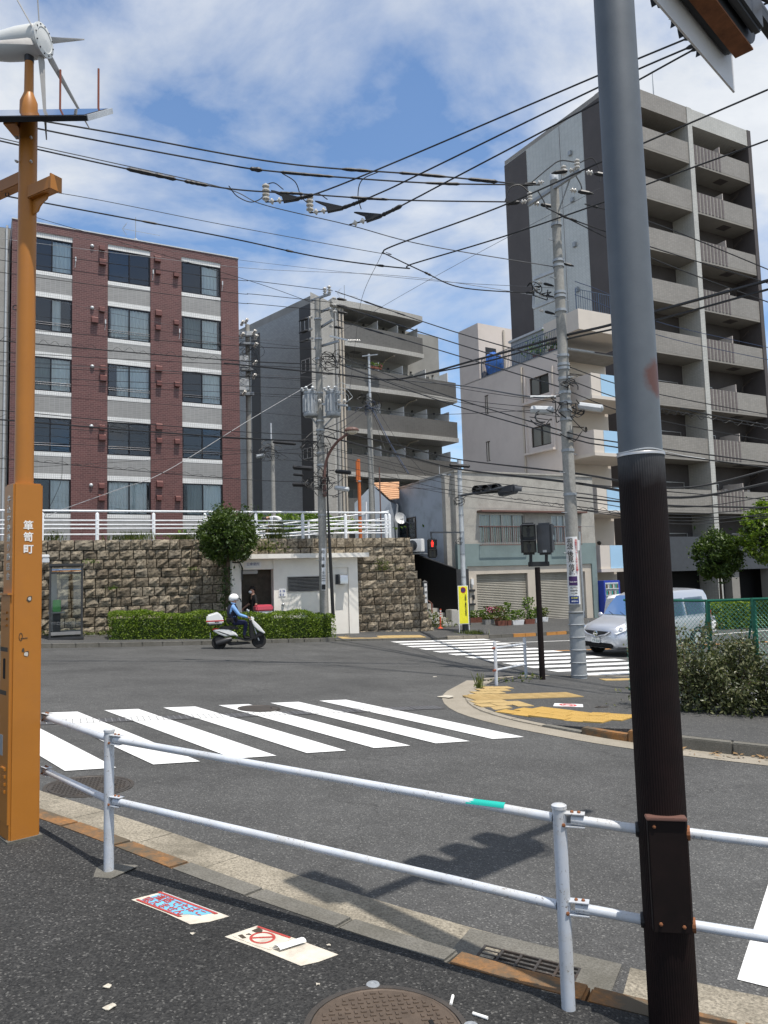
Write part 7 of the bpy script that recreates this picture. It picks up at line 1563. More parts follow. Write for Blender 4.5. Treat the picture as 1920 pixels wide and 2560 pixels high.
for k, (v0, v1, r, m_, l) in enumerate(((722, 848, .006, 'cable_grey', 'faint line across the fourth-floor windows of the red flats'), (815, 868, .012, 'cable', 'black line crossing the white sill band of the fourth floor'), (848, 905, .020, 'cable', 'heavy messenger cable with zigzag lashing across the red flats'), (876, 915, .012, 'cable', 'cable just below the heavy lashed one on the red flats'), (900, 938, .008, 'cable_grey', 'thin grey line crossing the third-floor windows'), (910, 943, .011, 'cable', 'dark line crossing the third-floor window middles'), (935, 968, .010, 'cable', 'dark line crossing the third-floor window sills'), (948, 985, .009, 'cable', 'lowest line crossing the third-floor sills'), (1022, 1082, .014, 'cable', 'upper cable of the bundle above the second-floor windows'), (1045, 1098, .026, 'cable', 'thickest cable of the bundle crossing the second-floor windows'), (1058, 1100, .010, 'cable', 'thin cable under the thickest one on the second floor'), (1098, 1130, .008, 'cable', 'thin cable crossing the second-floor window middles'), (1142, 1201, .012, 'cable', 'lashed cable sagging over the first-floor spandrels'))):
    cable([(-250, v0-12, 24), (0, v0+4, 25.5), (300, (v0+v1)/2+2, 26.6), (600, v1-3, 27.3), (800, v1+6, 27.5)], r, l, m_)
def lash(P, label, amp=.06, n=60, r=.006):
    W = catmull([at(*p) for p in P], 12); L_ = len(W); Q = []
    for i in range(n): f = i/(n-1)*(L_-1); a = W[int(f)].lerp(W[min(int(f)+1, L_-1)], f-int(f)); Q.append(a+Vector((0, 0, amp*(1 if i % 2 else -.6)+amp*.4*math.sin(i))))
    tag(MB().tube(catmull(Q, 3), r, 4).build('lashing_wire', 'cable', uv=False), label, 'cable', 'overhead cables')
lash([(0, 848, 25.5), (300, 876, 26.6), (640, 908, 27.3)], 'zigzag lashing wire on the heavy cable over the red flats', .10, 40); lash([(0, 1040, 25.5), (300, 1066, 26.6), (640, 1094, 27.3)], 'zigzag lashing wire on the second-floor cable bundle', .05, 44)
lash([(0, 1145, 25.5), (300, 1170, 26.6), (600, 1197, 27.3)], 'zigzag lashing wire on the cable over the first floor', .05, 36)
cable([(120, 1290, 27), (180, 1265, 27.5), (300, 1222, 28.5), (420, 1175, 30), (640, 1040, 36), (820, 935, 41)], .012, 'pale diagonal stay wire rising from the guard rail across the red flats', 'cable_light')
cable([(105, 1305, 27), (150, 1210, 27), (156, 1140, 27)], .008, 'thin drop wire hanging before the first-floor window of the red flats')
for k, (a, b, c_, l) in enumerate((((838, 728), (1100, 818), (1392, 903), 'top'), ((842, 762), (1100, 846), (1396, 937), 'second'), ((842, 800), (1100, 876), (1402, 968), 'third'))):
    cable([(*a, 27.2), (*b, 22), (*c_, 17)], .016, l+' of three black lines fanning from the transformer pole to the right-hand pole', 'cable', ((.15, .25, 2.0), (.32, .36, 1.8)))
    cable([(c_[0]+25, c_[1]+12, 17), (1560, c_[1]+62, 17.5), (1760, c_[1]+105, 18), (1960, c_[1]+140, 18.6)], .012, l+' black line leaving the right-hand pole past the sky blue balconies')
for k, (v, w, l) in enumerate(((983, 1077, 'upper'), (1002, 1090, 'lower'))):
    cable([(850, v-90, 27), (1100, v, 22), (1406, w, 17), (1540, w+28, 16.6), (1960, w+85, 15.6)], .016, l+' of the paired low lines crossing the pinkish block')
cable([(560, 908, 27), (838, 935, 26.4), (992, 948, 25), (1200, 897, 20.5), (1400, 842, 17.2), (1522, 813, 15.8), (1640, 778, 14.8), (1960, 690, 12.4)], .030, 'thickest black trunk cable dipping in mid-street and rising to the right', 'cable', n=14)
cable([(992, 950, 25), (1210, 905, 20.5), (1400, 852, 17.2), (1522, 825, 15.8), (1660, 795, 14.8), (1960, 712, 12.4)], .022, 'second trunk cable slung just below the thickest one')
cable([(992, 950, 25), (1160, 965, 23), (1326, 992, 17.2), (1400, 990, 17)], .020, 'pale-sleeved trunk branch meeting the right-hand pole', 'cable_grey')
for k, (v0, v1, v2, r, l) in enumerate(((1065, 1148, 1165, .024, 'thick telephone cable'), (1085, 1172, 1200, .032, 'thickest telephone cable'), (1110, 1196, 1235, .011, 'thin telephone wire'), (1128, 1214, 1262, .010, 'lower thin telephone wire'), (1150, 1230, 1280, .010, 'slack low telephone wire'), (1168, 1238, 1290, .009, 'lowest slack telephone wire'))):
    cable([(790, v0, 27.5), (1000, (v0+v1)/2+8, 28), (1145, v1, 28.5), (1428, v1+34, 17.3), (1700, v1+72, 17.5), (1960, v2, 17.8)], r, l+' crossing in front of the old shop house')
lash([(1150, 1225, 28.5), (1300, 1248, 22), (1430, 1268, 17.3), (1600, 1285, 17.5)], 'zigzag lashing wire before the old shop house', .05, 34)
for k, (u0, v0, u1, v1, Y0, Y1, l) in enumerate(((800, 1078, 918, 1010, 27.3, 35.7, 'upper of two lines rising to the short concrete pole'), (800, 1100, 918, 1025, 27.3, 35.7, 'lower of two lines rising to the short concrete pole'), (928, 1025, 1015, 1180, 35.7, 34.5, 'dark drop line from the short pole to the shop house roof'), (930, 1020, 1022, 1185, 35.7, 34.5, 'bluish drop line beside the dark one from the short pole'))):
    cable([(u0, v0, Y0), ((u0+u1)/2, (v0+v1)/2+6, (Y0+Y1)/2), (u1, v1, Y1)], .02 if k != 1 else .014, l, 'cable_blue' if k == 3 else 'cable')
for k, (u0, v0, u1, v1, l) in enumerate(((926, 1022, 1000, 1200, 'thin'), (935, 1010, 1065, 1190, 'thinner'))): cable([(u0, v0, 35.6), ((u0+u1)/2, (v0+v1)/2+12, 35), (u1, v1, 34.5)], .01, l+' service wire below the short concrete pole')
for k, (v0, v1, l) in enumerate(((793, 850, 'upper'), (826, 880, 'lower'))): cable([(1437, v0-90+0, 17), (1520, v0-58, 17.2), (1640, v0+10, 17.6), (1960, v1+28, 18.4)], .008, l+' of two thin blue lines right of the main corner pole', 'cable_blue')
for k, (a, b, c_, l) in enumerate((((1462, 510), (1640, 560), (1960, 690), 'upper'), ((1400, 538), (1620, 615), (1960, 720), 'middle'), ((1366, 520), (1640, 650), (1960, 770), 'lower'))): cable([(*a, 16.6), (*b, 17.5), (*c_, 19)], .014, l+' black line running right from the corner pole crossarm past the tower', 'cable', ((.05, .12, 2.0),))
cable([(1700, 1020, 14), (1790, 1040, 14), (1960, 1070, 14)], .015, 'spiral-lashed cable crossing the lower tower balconies'); lash([(1625, 1025, 16), (1760, 1045, 16), (1960, 1075, 16)], 'spiral wire hanging before the lower tower balconies', .06, 26)
for k, (v0, v1, l) in enumerate(((1210, 1240, 'upper'), (1245, 1258, 'middle'), (1275, 1278, 'lower'))): cable([(1440, v0-2, 17), (1660, v0+18, 17.4), (1960, v1+12, 18)], .012 if k != 1 else .02, l+' line crossing before the tower podium')
for k, (a, b, c_) in enumerate((((-150, 760, 25), (420, 830, 27), (790, 872, 27.5)), ((-150, 892, 25), (380, 925, 27), (800, 955, 27.5)), ((-150, 975, 25), (400, 1010, 27), (800, 1045, 27.5)), ((-150, 1075, 25), (400, 1108, 27), (800, 1140, 27.5)), ((-150, 1180, 25), (380, 1150, 27), (800, 1118, 27.5)), ((560, 985, 29), (700, 992, 28), (800, 996, 27.5)), ((560, 1165, 29), (700, 1150, 28), (800, 1160, 27.5)))):
    cable([a, b, c_], .007, 'hair-thin service wire across '+('the fourth-floor windows of the red flats, sloping down right', 'the third-floor windows of the red flats, sloping gently', 'the third-floor spandrels of the red flats', 'the second-floor windows of the red flats, sloping down right', 'the second-floor spandrels of the red flats, rising to the right', 'the grey side wall at transformer height', 'the grey side wall below the black closures')[k])
for k, (a, b, c_) in enumerate((((820, 880, 27.5), (1100, 960, 22), (1420, 1010, 17)), ((820, 900, 27.5), (1080, 985, 22), (1420, 1028, 17)), ((820, 930, 27.5), (1120, 1000, 22), (1425, 1046, 17)), ((820, 1010, 27.5), (1050, 1035, 24), (1330, 1026, 17.2)), ((815, 1090, 27.5), (1000, 1140, 28), (1145, 1178, 29)), ((815, 1180, 27.5), (960, 1215, 28.5), (1148, 1225, 29)), ((815, 1120, 27.5), (990, 1165, 28), (1146, 1205, 29)))):
    cable([a, b, c_], .008, 'hair-thin service wire from the transformer pole '+('to the corner pole, topmost of the low trio', 'to the corner pole, middle of the low trio', 'to the corner pole, lowest of the low trio', 'to the grey closure left of the corner pole', 'to the far signal pole, topmost of three', 'to the far signal pole, lowest of three', 'to the far signal pole, middle of three')[k])
from mathutils.bvhtree import BVHTree
def gz(x, y): return GW(x, y)
Lp = ong(272, 2178, .105); hL = at(272, 1822, Lp.y).z-Lp.z
best = None
for k in range(200):
    Y = 2.6+k*.006; p = at(1397, 2010, Y); b = Vector((p.x, p.y, gz(p.x, p.y))); q = abs(p.z-b.z-hL)
    if best is None or q < best[0]: best = (q, b)
Rp = best[1]; hF = hL
dirR = Vector((.905, -.30, 0)).normalized()
tpl = (at(1665, 2000, 3.0)); tt = min((k*.01 for k in range(20, 120)), key=lambda t: abs((Rp+dirR*t).x/(Rp+dirR*t).y-ray(1650, 2000).x/ray(1650, 2000).y))
Bp = Rp+dirR*tt; Bp.z = gz(Bp.x, Bp.y)
uL = at(272, 1847, Lp.y).z-Lp.z; lL = at(272, 2000, Lp.y).z-Lp.z
fence = thing('pipe_fence', 'white two-rail pipe fence along the near kerb', 'fence', tuple(Lp))
def fpost(p, h):
    MB().lathe(p, [(.0305, -.1), (.0305, h-.02), (.034, h-.018), (.034, h-.004), (.028, h), (0, h+.004)], 18).build('post', 'rail_paint', fence, smooth=35, uv=False)
rcn = ong(22, 2110, .105); L0 = rcn+Vector((.095, .285, 0)); L0.z = gz(L0.x, L0.y)
for p in (Lp, Rp): fpost(p, hF)
mb = MB(); mb.extr([(Lp.x+a*.11-b*.05, Lp.y-a*.03-b*.10, gz(Lp.x, Lp.y)+.001) for a, b in ((-1, -1), (1, -1), (1, 1), (-1, 1))], (0, 0, .004)); mb.build('footing', 'kerb', fence, uv=False)
def bracket(p, e, z, side):
    s_ = Vector((-e.y, e.x, 0)); c = Vector((p.x, p.y, p.z+z))+e*.055
    for k in (-1, 1): MB().obox(c-s_*.024-e*.03+Vector((0, 0, k*.027-.002)), e*.085, s_*.048, (0, 0, .004)).build('bracket_plate', 'rail_paint', fence, uv=False)
    MB().obox(c-s_*.024-e*.032-Vector((0, 0, .027)), e*.004, s_*.048, (0, 0, .054)).build('bracket_plate', 'rail_paint', fence, uv=False)
    for a in (.0, .03): MB().lathe(c+e*a+Vector((0, 0, .029)), [(.008, 0), (.008, .006), (.004, .009)], 6).build('bolt', 'rust', fence, uv=False)
def rails(a, b, end=False):
    e = (b-a); e.z = 0; e.normalize()
    for z in (uL, lL):
        A = a+Vector((0, 0, z))+e*.05; B = b+Vector((0, 0, z))-e*.03
        MB().tube([A, A.lerp(B, .33), A.lerp(B, .66), B], .0215, 14).build('rail', 'rail_paint', fence, smooth=40, uv=False); bracket(a, e, z, 1)
        MB().lathe(a+Vector((0, 0, z-.02))-e*.0+Vector((.3, -.95, 0))*.031, [(.0085, 0), (.0085, .006), (.0, .008)], 6, Vector((.3, -.95, 0)).to_track_quat('Z', 'Y').to_matrix()).build('bolt', 'rust', fence, uv=False)
rails(L0, Lp); rails(Lp, Rp); rails(Rp, Bp-dirR*.07)
ee = dirR
for z in (uL, lL):
    A = Bp+Vector((0, 0, z))+ee*.09; MB().tube([A, A+ee*3.0+Vector((0, 0, gz((A+ee*3).x, (A+ee*3).y)-Bp.z))], .0215, 14).build('rail', 'rail_paint', fence, smooth=40, uv=False)
    for s_ in (-.098, .098): MB().lathe(Bp+Vector((0, 0, z))+ee*(s_-.012), [(.03, 0), (.032, .008), (.03, .022)], 14, ee.to_track_quat('Z', 'Y').to_matrix()).build('rail_collar', 'rust' if s_ > 0 else 'black_plastic', fence, uv=False)
e = (Rp-Lp); e.z = 0; e.normalize(); A = Lp+Vector((0, 0, uL))+e*((Rp-Lp).length*.845); B = A+e*.19; mb = MB(); V = []
for p in (A, B):
    for i in range(7):
        a = .1+1.9*i/6; s_ = Vector((e.y, -e.x, 0)); V.append(p+s_*math.cos(a)*.0221+Vector((0, 0, math.sin(a)*.0221)))
dz = (Rp.z-Lp.z)*.87; V = [v+Vector((0, 0, dz)) for v in V]
mb.add(V, [(i, i+1, 8+i, 7+i) for i in range(6)]); mb.build('teal_tape', 'teal_tape', fence, smooth=40, uv=False)
BH = 6.0
zc = at(1600, 1140, Bp.y).z
bp_ = thing('signal_pole', 'large signal pole in the right foreground, grey above and dark brown ribbed sleeve below', 'signal pole', tuple(Bp))
MB().tube([Bp-Vector((0, 0, .1)), (Bp.x, Bp.y, zc), (Bp.x, Bp.y, Bp.z+BH)], [.094, .094, .088], 40).build('upper_tube', 'pole_paint', bp_, smooth=40, uv=False)
nr = 120; mb = MB(); V = []
for z in (Bp.z-.05, zc):
    for i in range(nr): a = 2*math.pi*i/nr; r = .0985+(.0016 if i % 2 else 0); V.append(Vector((Bp.x+r*math.cos(a), Bp.y+r*math.sin(a), z)))
mb.add(V, [(i, (i+1) % nr, nr+(i+1) % nr, nr+i) for i in range(nr)]); mb.build('ribbed_sleeve', 'sleeve_fade', bp_, uv=False)
MB().lathe((Bp.x, Bp.y, zc-.004), [(.097, 0), (.1035, 0), (.103, .010), (.096, .018)], 40).build('sleeve_lip', 'letter_silver', bp_, smooth=40, uv=False)
MB().tube([Vector((Bp.x+.099*math.cos(a), Bp.y+.099*math.sin(a), zc+.014+.004*math.sin(a*3))) for a in [i*math.pi/18-math.pi for i in range(37)]], .004, 5).build('tie_wire', 'galv_light', bp_, uv=False)
MB().tube([Vector((Bp.x+.09, Bp.y-.04, zc+.012)), Vector((Bp.x+.17, Bp.y-.05, zc-.012)), Vector((Bp.x+.26, Bp.y-.06, zc-.03))], .0015, 4).build('tie_end', 'galvanised', bp_, uv=False)
_m = M['pole_paint'].node_tree; _b = [n for n in _m.nodes if n.type == 'BSDF_PRINCIPLED'][0]; _old = _b.inputs['Base Color'].links[0].from_socket
_q = at(1618, 945, Bp.y-.07)-Bp; _tc = _m.nodes.new('ShaderNodeTexCoord'); _d = _m.nodes.new('ShaderNodeVectorMath'); _d.operation = 'DISTANCE'; _d.inputs[1].default_value = (Bp.x*0+.075, -.055, _q.z); _m.links.new(_tc.outputs['Object'], _d.inputs[0])
_m.links.new(mixc(_m, ramp(_m, M_('ADD', _d.outputs['Value'], M_('MULTIPLY', noise(_m, 22, 4, .6), .05, _m), _m), [(.085, .95), (.118, 0)]), _old, (.11, .045, .035)), _b.inputs['Base Color'])
cz1, cz0 = at(1645, 2046, Bp.y-.1).z, at(1660, 2330, Bp.y-.1).z; n_ = (Vector((0, 0, 0))-Vector((Bp.x, Bp.y, 0))).normalized(); n_.rotate(Matrix.Rotation(R(8), 3, 'Z')); sd_ = Vector((-n_.y, n_.x, 0))
c = Bp.copy(); c.z = 0; o_ = c+n_*.075-sd_*.075
MB().obox(Vector((o_.x, o_.y, cz0)), sd_*.15, n_*.045, (0, 0, cz1-cz0)).build('handhole_cover', 'brown_sleeve', bp_, bevel=.004)
MB().obox(Vector((o_.x, o_.y, cz1-.004))-sd_*.006, sd_*.162, n_*.056, (0, 0, .012)).build('cover_lid', 'lamp_brown', bp_, bevel=.003)
for a, b in ((.03, .035), (.12, .028), (.025, cz1-cz0-.03)): MB().lathe(Vector((o_.x, o_.y, cz0+b))+sd_*a+n_*.045, [(.008, 0), (.007, .006), (0, .008)], 6, n_.to_track_quat('Z', 'Y').to_matrix()).build('screw', 'rust', bp_, uv=False)
ad = Vector((.70, .714, 0)); zs_c = Bp.z+5.36; A0 = Vector((Bp.x, Bp.y, zs_c+.30)); MB().tube([A0, A0+ad*1.5+Vector((0, 0, .03)), A0+ad*2.9+Vector((0, 0, .06))], [.055, .048, .042], 12).build('arm', 'signal_grey', bp_, smooth=40, uv=False)
sg = Vector((Bp.x, Bp.y, zs_c))+ad*1.19
pe = at(1872, 150, 4.2);
fd = Vector((-ad.y, ad.x, 0)); sgn = vsignal('traffic_signal', 'overhead traffic signal with white back board cut off at the top right corner', tuple(sg+Vector((0, 0, 0))), fd, 'signal_black', 1, 1.25, .36, .15)
Qs = Matrix((ad, fd, Vector((0, 0, 1)))).transposed()
MB().box(sg+fd*.09+Vector((0, 0, -.20)), (1.30, .012, .30), M=Qs).build('back_board', 'backplate_white', sgn)
MB().box(sg-fd*.02+Vector((0, 0, -.186)), (1.1, .11, .012), M=Qs).build('rusty_underside', 'rust', sgn); MB().box(sg-fd*.12, (1.05, .07, .26), M=Qs).build('rear_hatch', 'signal_grey', sgn, bevel=.02)
for k in (-.3, .3): MB().box(sg+ad*k+Vector((0, 0, .24)), (.05, .05, .16), M=Qs).build('hanger', 'galvanised', sgn)
MB().tube(catmull([sg+ad*.3-fd*.14+Vector((0, 0, .1)), sg+ad*.35-fd*.22+Vector((0, 0, -.05)), sg+ad*.55-fd*.2+Vector((0, 0, .05)), sg+ad*.6+Vector((0, 0, .3))], 6), .012, 6).build('feed_cable', 'cable', sgn, uv=False)
arm(bp_, A0+ad*.9+Vector((0, 0, -.02)), A0+ad*2.6-fd*.02+Vector((0, 0, -.02)), .06, 'signal_black', 'perforated_strap')
for k, (dx, l) in enumerate(((-.30, 'pedestrian signal high on the brown foreground pole, left side, above the picture'), (.0, ''))):
    if l: pedsignal('pedestrian_signal', l, (Bp.x-.22, Bp.y+.20, Bp.z+5.40), (-.75, .66, 0), False, .34, .70)
rc = ong(22, 2110, .105);
pz0 = rc.z; ang = R(52)                # the wide face looks right and towards the camera
rr_ = ong(91, 2097, .105); ev = (rr_-rc); ev.z = 0; wid = ev.length; ev.normalize(); wid = .20; nv = Vector((ev.y, -ev.x, 0))
lv_ = Vector((-.80, .60, 0)).normalized(); lv_ = Vector((-ev.y, ev.x, 0))
zt = at(40, 1205, rc.y).z; wl = .21
u_w = at(106, 1212, rc.y+.15)
op = thing('lamp_pillar', 'orange shopping-street pillar with lettering, cabinet doors, solar panel and turbine pole', 'pillar', tuple(rc+(ev*.12+lv_*.12)))
MB().obox(Vector((rc.x, rc.y, pz0-.1)), ev*wid, lv_*wl, (0, 0, zt-pz0+.1)).build('cabinet', 'orange_paint', op, bevel=.012)
cen = rc+ev*(wid*.5)+lv_*(wl*.5)
MB().obox(Vector((rc.x, rc.y, pz0-.02))-ev*.015-lv_*.015, ev*(wid+.03), lv_*(wl+.03), (0, 0, .035)).build('base_plate', 'kerb', op)
up = Vector((0, 0, 1))
def left_face(h0, h1, a0, a1, d, mat, name, bev=.0):
    """on the shaded left face: a runs back from the near edge"""
    n2 = -ev; MB().obox(rc+lv_*a0+up*(h0-rc.z+0)-up*0+n2*0, lv_*(a1-a0), n2*d, up*(h1-h0)).build(name, mat, op, bevel=bev)
zl_ = at(40, 1487, rc.y).z
left_face(pz0+.12, zl_, .005, wl-.005, .012, 'orange_paint', 'cabinet_door', .003); left_face(zl_, zl_+.012, -.015, wl+.01, .035, 'orange_paint', 'drip_edge')
for k in range(3): left_face(zl_-.13-k*.045, zl_-.112-k*.045, .06, .17, .022, 'orange_paint', 'louvre', .004)
zd = at(30, 1865, rc.y).z
for z_, a0, a1 in ((at(20, 1625, rc.y).z, .04, .20), (at(20, 1735, rc.y).z, .06, .2)): left_face(z_-.015, z_+.015, a0, a1, .0135, 'chip_dark', 'seam_slot')
left_face(at(15, 1700, rc.y).z, at(15, 1648, rc.y).z, .09, .13, .016, 'matt_black', 'door_handle', .003); left_face(zd-.08, zd+.06, .12, .22, .014, 'galvanised', 'meter_window')
for k in range(4): left_face(pz0+.32+k*.05, pz0+.345+k*.05, .05, .14, .022, 'orange_paint', 'louvre', .004)
ptx = lambda u, v: None
def rface(u, v, o=.0015):
    d = ray(u, v); n2 = -lv_; q = rc+n2*o; t = ((q-Vector((0, 0, CAMZ))).dot(n2))/(d.dot(n2)); return d*t+Vector((0, 0, CAMZ))
for s_, v in (('箪', 1315), ('笥', 1344), ('町', 1374)):
    p = rface(71, v, .002); text('lettering', s_, .070, 'letter_white', op, p, ev, up, bold=.05, ext=.0006)
def lface(u, v, o=.002):
    d = ray(u, v); n2 = -ev; q = rc+n2*o; t = ((q-Vector((0, 0, CAMZ))).dot(n2))/(d.dot(n2)); return d*t+Vector((0, 0, CAMZ))
for k, s_ in enumerate('牛込中央通り商店会'):
    p = lface(22.5-k*.35, 1250+k*24.0, .0022); text('lettering', s_, .060, 'letter_silver', op, p, -lv_, up, bold=.015, ext=.0008, sx=1.3)
for u, v, r_, m_ in ((74, 1497, .022, 'chip_dark'), (74, 1497, .013, 'paint_chip'), (58, 1625, .012, 'chip_dark'), (65, 1635, .016, 'paint_chip'), (66, 1634, .02, 'chip_dark')):
    p = rface(u, v, .0012 if m_ == 'chip_dark' else .0022); P = [p+ev*(r_*random.uniform(.7, 1.1)*math.cos(a))+up*(r_*random.uniform(.8, 1.4)*math.sin(a)) for a in [i*.9 for i in range(7)]]; MB().extr(P, -lv_*.0008).build('paint_chip', m_, op, uv=False)
p = rface(52, 1592, .0015); MB().tube([p+ev*(.011*math.cos(a))+up*(.026*math.sin(a)) for a in [i*.5 for i in range(14)]], .0022, 4).build('graffiti_mark', 'chip_dark', op, uv=False); MB().tube([p-up*.01, p+ev*.045-up*.01], .0022, 4).build('graffiti_mark', 'chip_dark', op, uv=False)
pcx = lambda v: at(61, v, cen.y)
z1 = at(66, 248, cen.y).z; ztp = at(70, 150, cen.y).z
MB().tube([cen+up*(zt-cen.z-.01), Vector((cen.x, cen.y, z1-.10)), Vector((cen.x, cen.y, z1-.03)), Vector((cen.x, cen.y, z1+.03)), Vector((cen.x, cen.y, z1+.05)), Vector((cen.x, cen.y, ztp))], [.065, .064, .063, .04, .034, .032], 20).build('pole', 'orange_paint', op, smooth=50, uv=False)
z_r = at(110, 490, cen.y).z; z_l = at(20, 455, cen.y).z; ax = Vector((.86, -.50, 0)).normalized()
MB().obox(Vector((cen.x, cen.y, z_r-.045))+ax*.05+Vector((.5, .86, 0))*-.04, ax*.27+up*-.0, Vector((.5, .86, 0))*.08, (0, 0, .10)).build('banner_arm', 'orange_paint', op, bevel=.006); MB().obox(Vector((cen.x, cen.y, z_r-.05))+ax*.32+Vector((.5, .86, 0))*-.047, ax*.012, Vector((.5, .86, 0))*.094, (0, 0, .112)).build('arm_end', 'orange_paint', op)
MB().extr([Vector((cen.x, cen.y, z_r-.045))+ax*a+up*b for a, b in ((.05, 0), (.24, 0), (.22, -.035), (.17, -.05), (.14, -.07), (.12, -.10), (.05, -.12))], Vector((.5, .86, 0))*.012).build('scroll_gusset', 'orange_paint', op)
MB().obox(Vector((cen.x, cen.y, z_l-.02))-ax*.05+Vector((.5, .86, 0))*-.04, ax*-.60, Vector((.5, .86, 0))*.08, (0, 0, .10)).build('banner_arm', 'orange_paint', op, bevel=.006)
MB().tube([Vector((cen.x, cen.y, z_l-.03))-ax*.25+Vector((.014*math.cos(a), 0, .014*math.sin(a))) for a in [i*.7 for i in range(10)]], .004, 5).build('banner_ring', 'dark_metal', op, uv=False)
p = at(38, 769, cen.y-.03); MB().tube([p+Vector((.018*math.cos(a), 0, .018*math.sin(a))) for a in [i*.7 for i in range(10)]], .004, 5).build('banner_ring', 'dark_metal', op, uv=False)
for v in (345, 405):
    for s_ in (-1, 1): q = at(61+s_*17, v, cen.y-.045); MB().lathe(q, [(.010, 0), (.010, .012), (.006, .025), (.0, .028)], 8, Vector((s_*.3, -.9, 0)).to_track_quat('Z', 'Y').to_matrix()).build('clamp_bolt', 'galv_light', op, uv=False)
pr1 = at(258, 296, cen.y);
sp_t = thing('solar_panel', 'solar panel seen almost edge-on near the top of the orange pillar', 'solar panel', (cen.x, cen.y, pr1.z-.05))
sx1 = (at(250, 310, cen.y)-at(0, 285, cen.y)); sx1.z = 0;
cz_ = at(128, 303, cen.y).z; tilt = R(37); ye = Vector((0, math.cos(tilt), math.sin(tilt))); xe = Vector((1, 0, -.015)).normalized(); ce = Vector((cen.x+.02, cen.y-.02, cz_+.045)); PWx = at(250, 300, cen.y-.3).x-cen.x
xr_ = at(222, 318, cen.y-.24).x; W_ = 1.25; o_ = Vector((xr_-W_, ce.y, ce.z-.02))-ye*.30
MB().obox(o_, xe*W_, ye*.62, ye.cross(xe)*-.036).build('frame', 'solar_edge', sp_t); MB().obox(o_+xe*.03+ye*.03+xe.cross(ye)*.037, xe*(W_-.06), ye*.56, xe.cross(ye)*.003).build('cell_sheet', 'solar_cell', sp_t)
MB().obox(o_+xe*W_, xe*.006, ye*.62, xe.cross(ye)*.04).build('end_trim', 'galv_light', sp_t)
for k in (-.12, .52):
    q = Vector((xr_-.10-(.30 if k < 0 else 0), ce.y, ce.z-.02))+ye*.28; MB().cyl(q, q+Vector((0, 0, .36)), .0085, n=6).build('bird_spike', 'red_paint_rust', sp_t, uv=False)
MB().obox(Vector((cen.x-.14, cen.y-.10, cz_-.075)), (.09, 0, 0), (0, .2, 0), (0, 0, .075)).build('mount', 'orange_paint', sp_t)
hb = at(108, 110, cen.y-.30); tn = thing('wind_turbine', 'small white wind turbine with six thin blades on top of the orange pillar', 'wind turbine', (cen.x, cen.y, ztp))
hx = Vector((.985, -.17, .0)).normalized()       # rotor axis, turned to the right and to the camera
nc = Vector((cen.x, cen.y, ztp+.14)); Qn = hx.to_track_quat('Z', 'Y').to_matrix(); hub = nc+hx*.13
MB().lathe(hub-hx*.62, [(.0, -.0), (.035, .02), (.075, .12), (.105, .28), (.118, .42), (.118, .56), (.11, .60)], 22, Qn).build('nacelle', 'nacelle', tn, smooth=50, uv=False)
MB().lathe(hub-hx*.03, [(.118, 0), (.122, .012), (.122, .022), (.09, .030), (.085, .026), (.03, .034), (0, .036)], 26, Qn).build('hub_disc', 'nacelle', tn, smooth=30, uv=False)
for k in range(12): a = k*math.pi/6; MB().lathe(hub+Qn @ Vector((.105*math.cos(a), .105*math.sin(a), -.004)), [(.006, 0), (.005, .006)], 6, Qn).build('disc_bolt', 'dark_metal', tn, uv=False)
ee1 = Vector((-hx.y, hx.x, 0));
for k in range(6):
    a = R(97)+k*math.pi/3; d = ee1*math.cos(a)*1.0+up*math.sin(a); ch_ = hx.cross(d); tw = hx*.45+ch_*.9; tw.normalize(); th_ = d.cross(tw); V = []; L_ = .72
    for f, w_ in ((.10, .017), (.18, .027), (.4, .020), (.75, .012), (1.0, .005)):
        c = hub-hx*.04+d*(.02+f*L_); V += [c-tw*w_, c+th_*.005, c+tw*w_, c-th_*.005]
    F_ = [(i*4+j, i*4+(j+1) % 4, i*4+4+(j+1) % 4, i*4+4+j) for i in range(4) for j in range(4)]+[(3, 2, 1, 0), (16, 17, 18, 19)]
    MB().add(V, F_).build('blade', 'blade', tn, smooth=40, uv=False)
MB().cyl(Vector((cen.x, cen.y, ztp-.02)), Vector((cen.x, cen.y, ztp+.05)), .034, n=14).build('yaw_collar', 'dark_metal', tn, uv=False)
fpts = [at(1560, 1500, 14.4), at(1768, 1502, 12.9), at(1882, 1498, 12.3), at(2010, 1494, 11.5)]
cbv = BVHTree.FromPolygons([v.co.copy() for v in corner.data.vertices], [tuple(p.vertices) for p in corner.data.polygons])
def hcor(x, y):
    h = cbv.ray_cast(Vector((x, y, 5)), Vector((0, 0, -1))); return h[0].z if h[0] else G(x, y)+.05
gf = thing('chain_link_fence', 'green chain-link fence behind the flowering shrubs', 'fence', (fpts[1].x, fpts[1].y, hcor(fpts[1].x, fpts[1].y)))
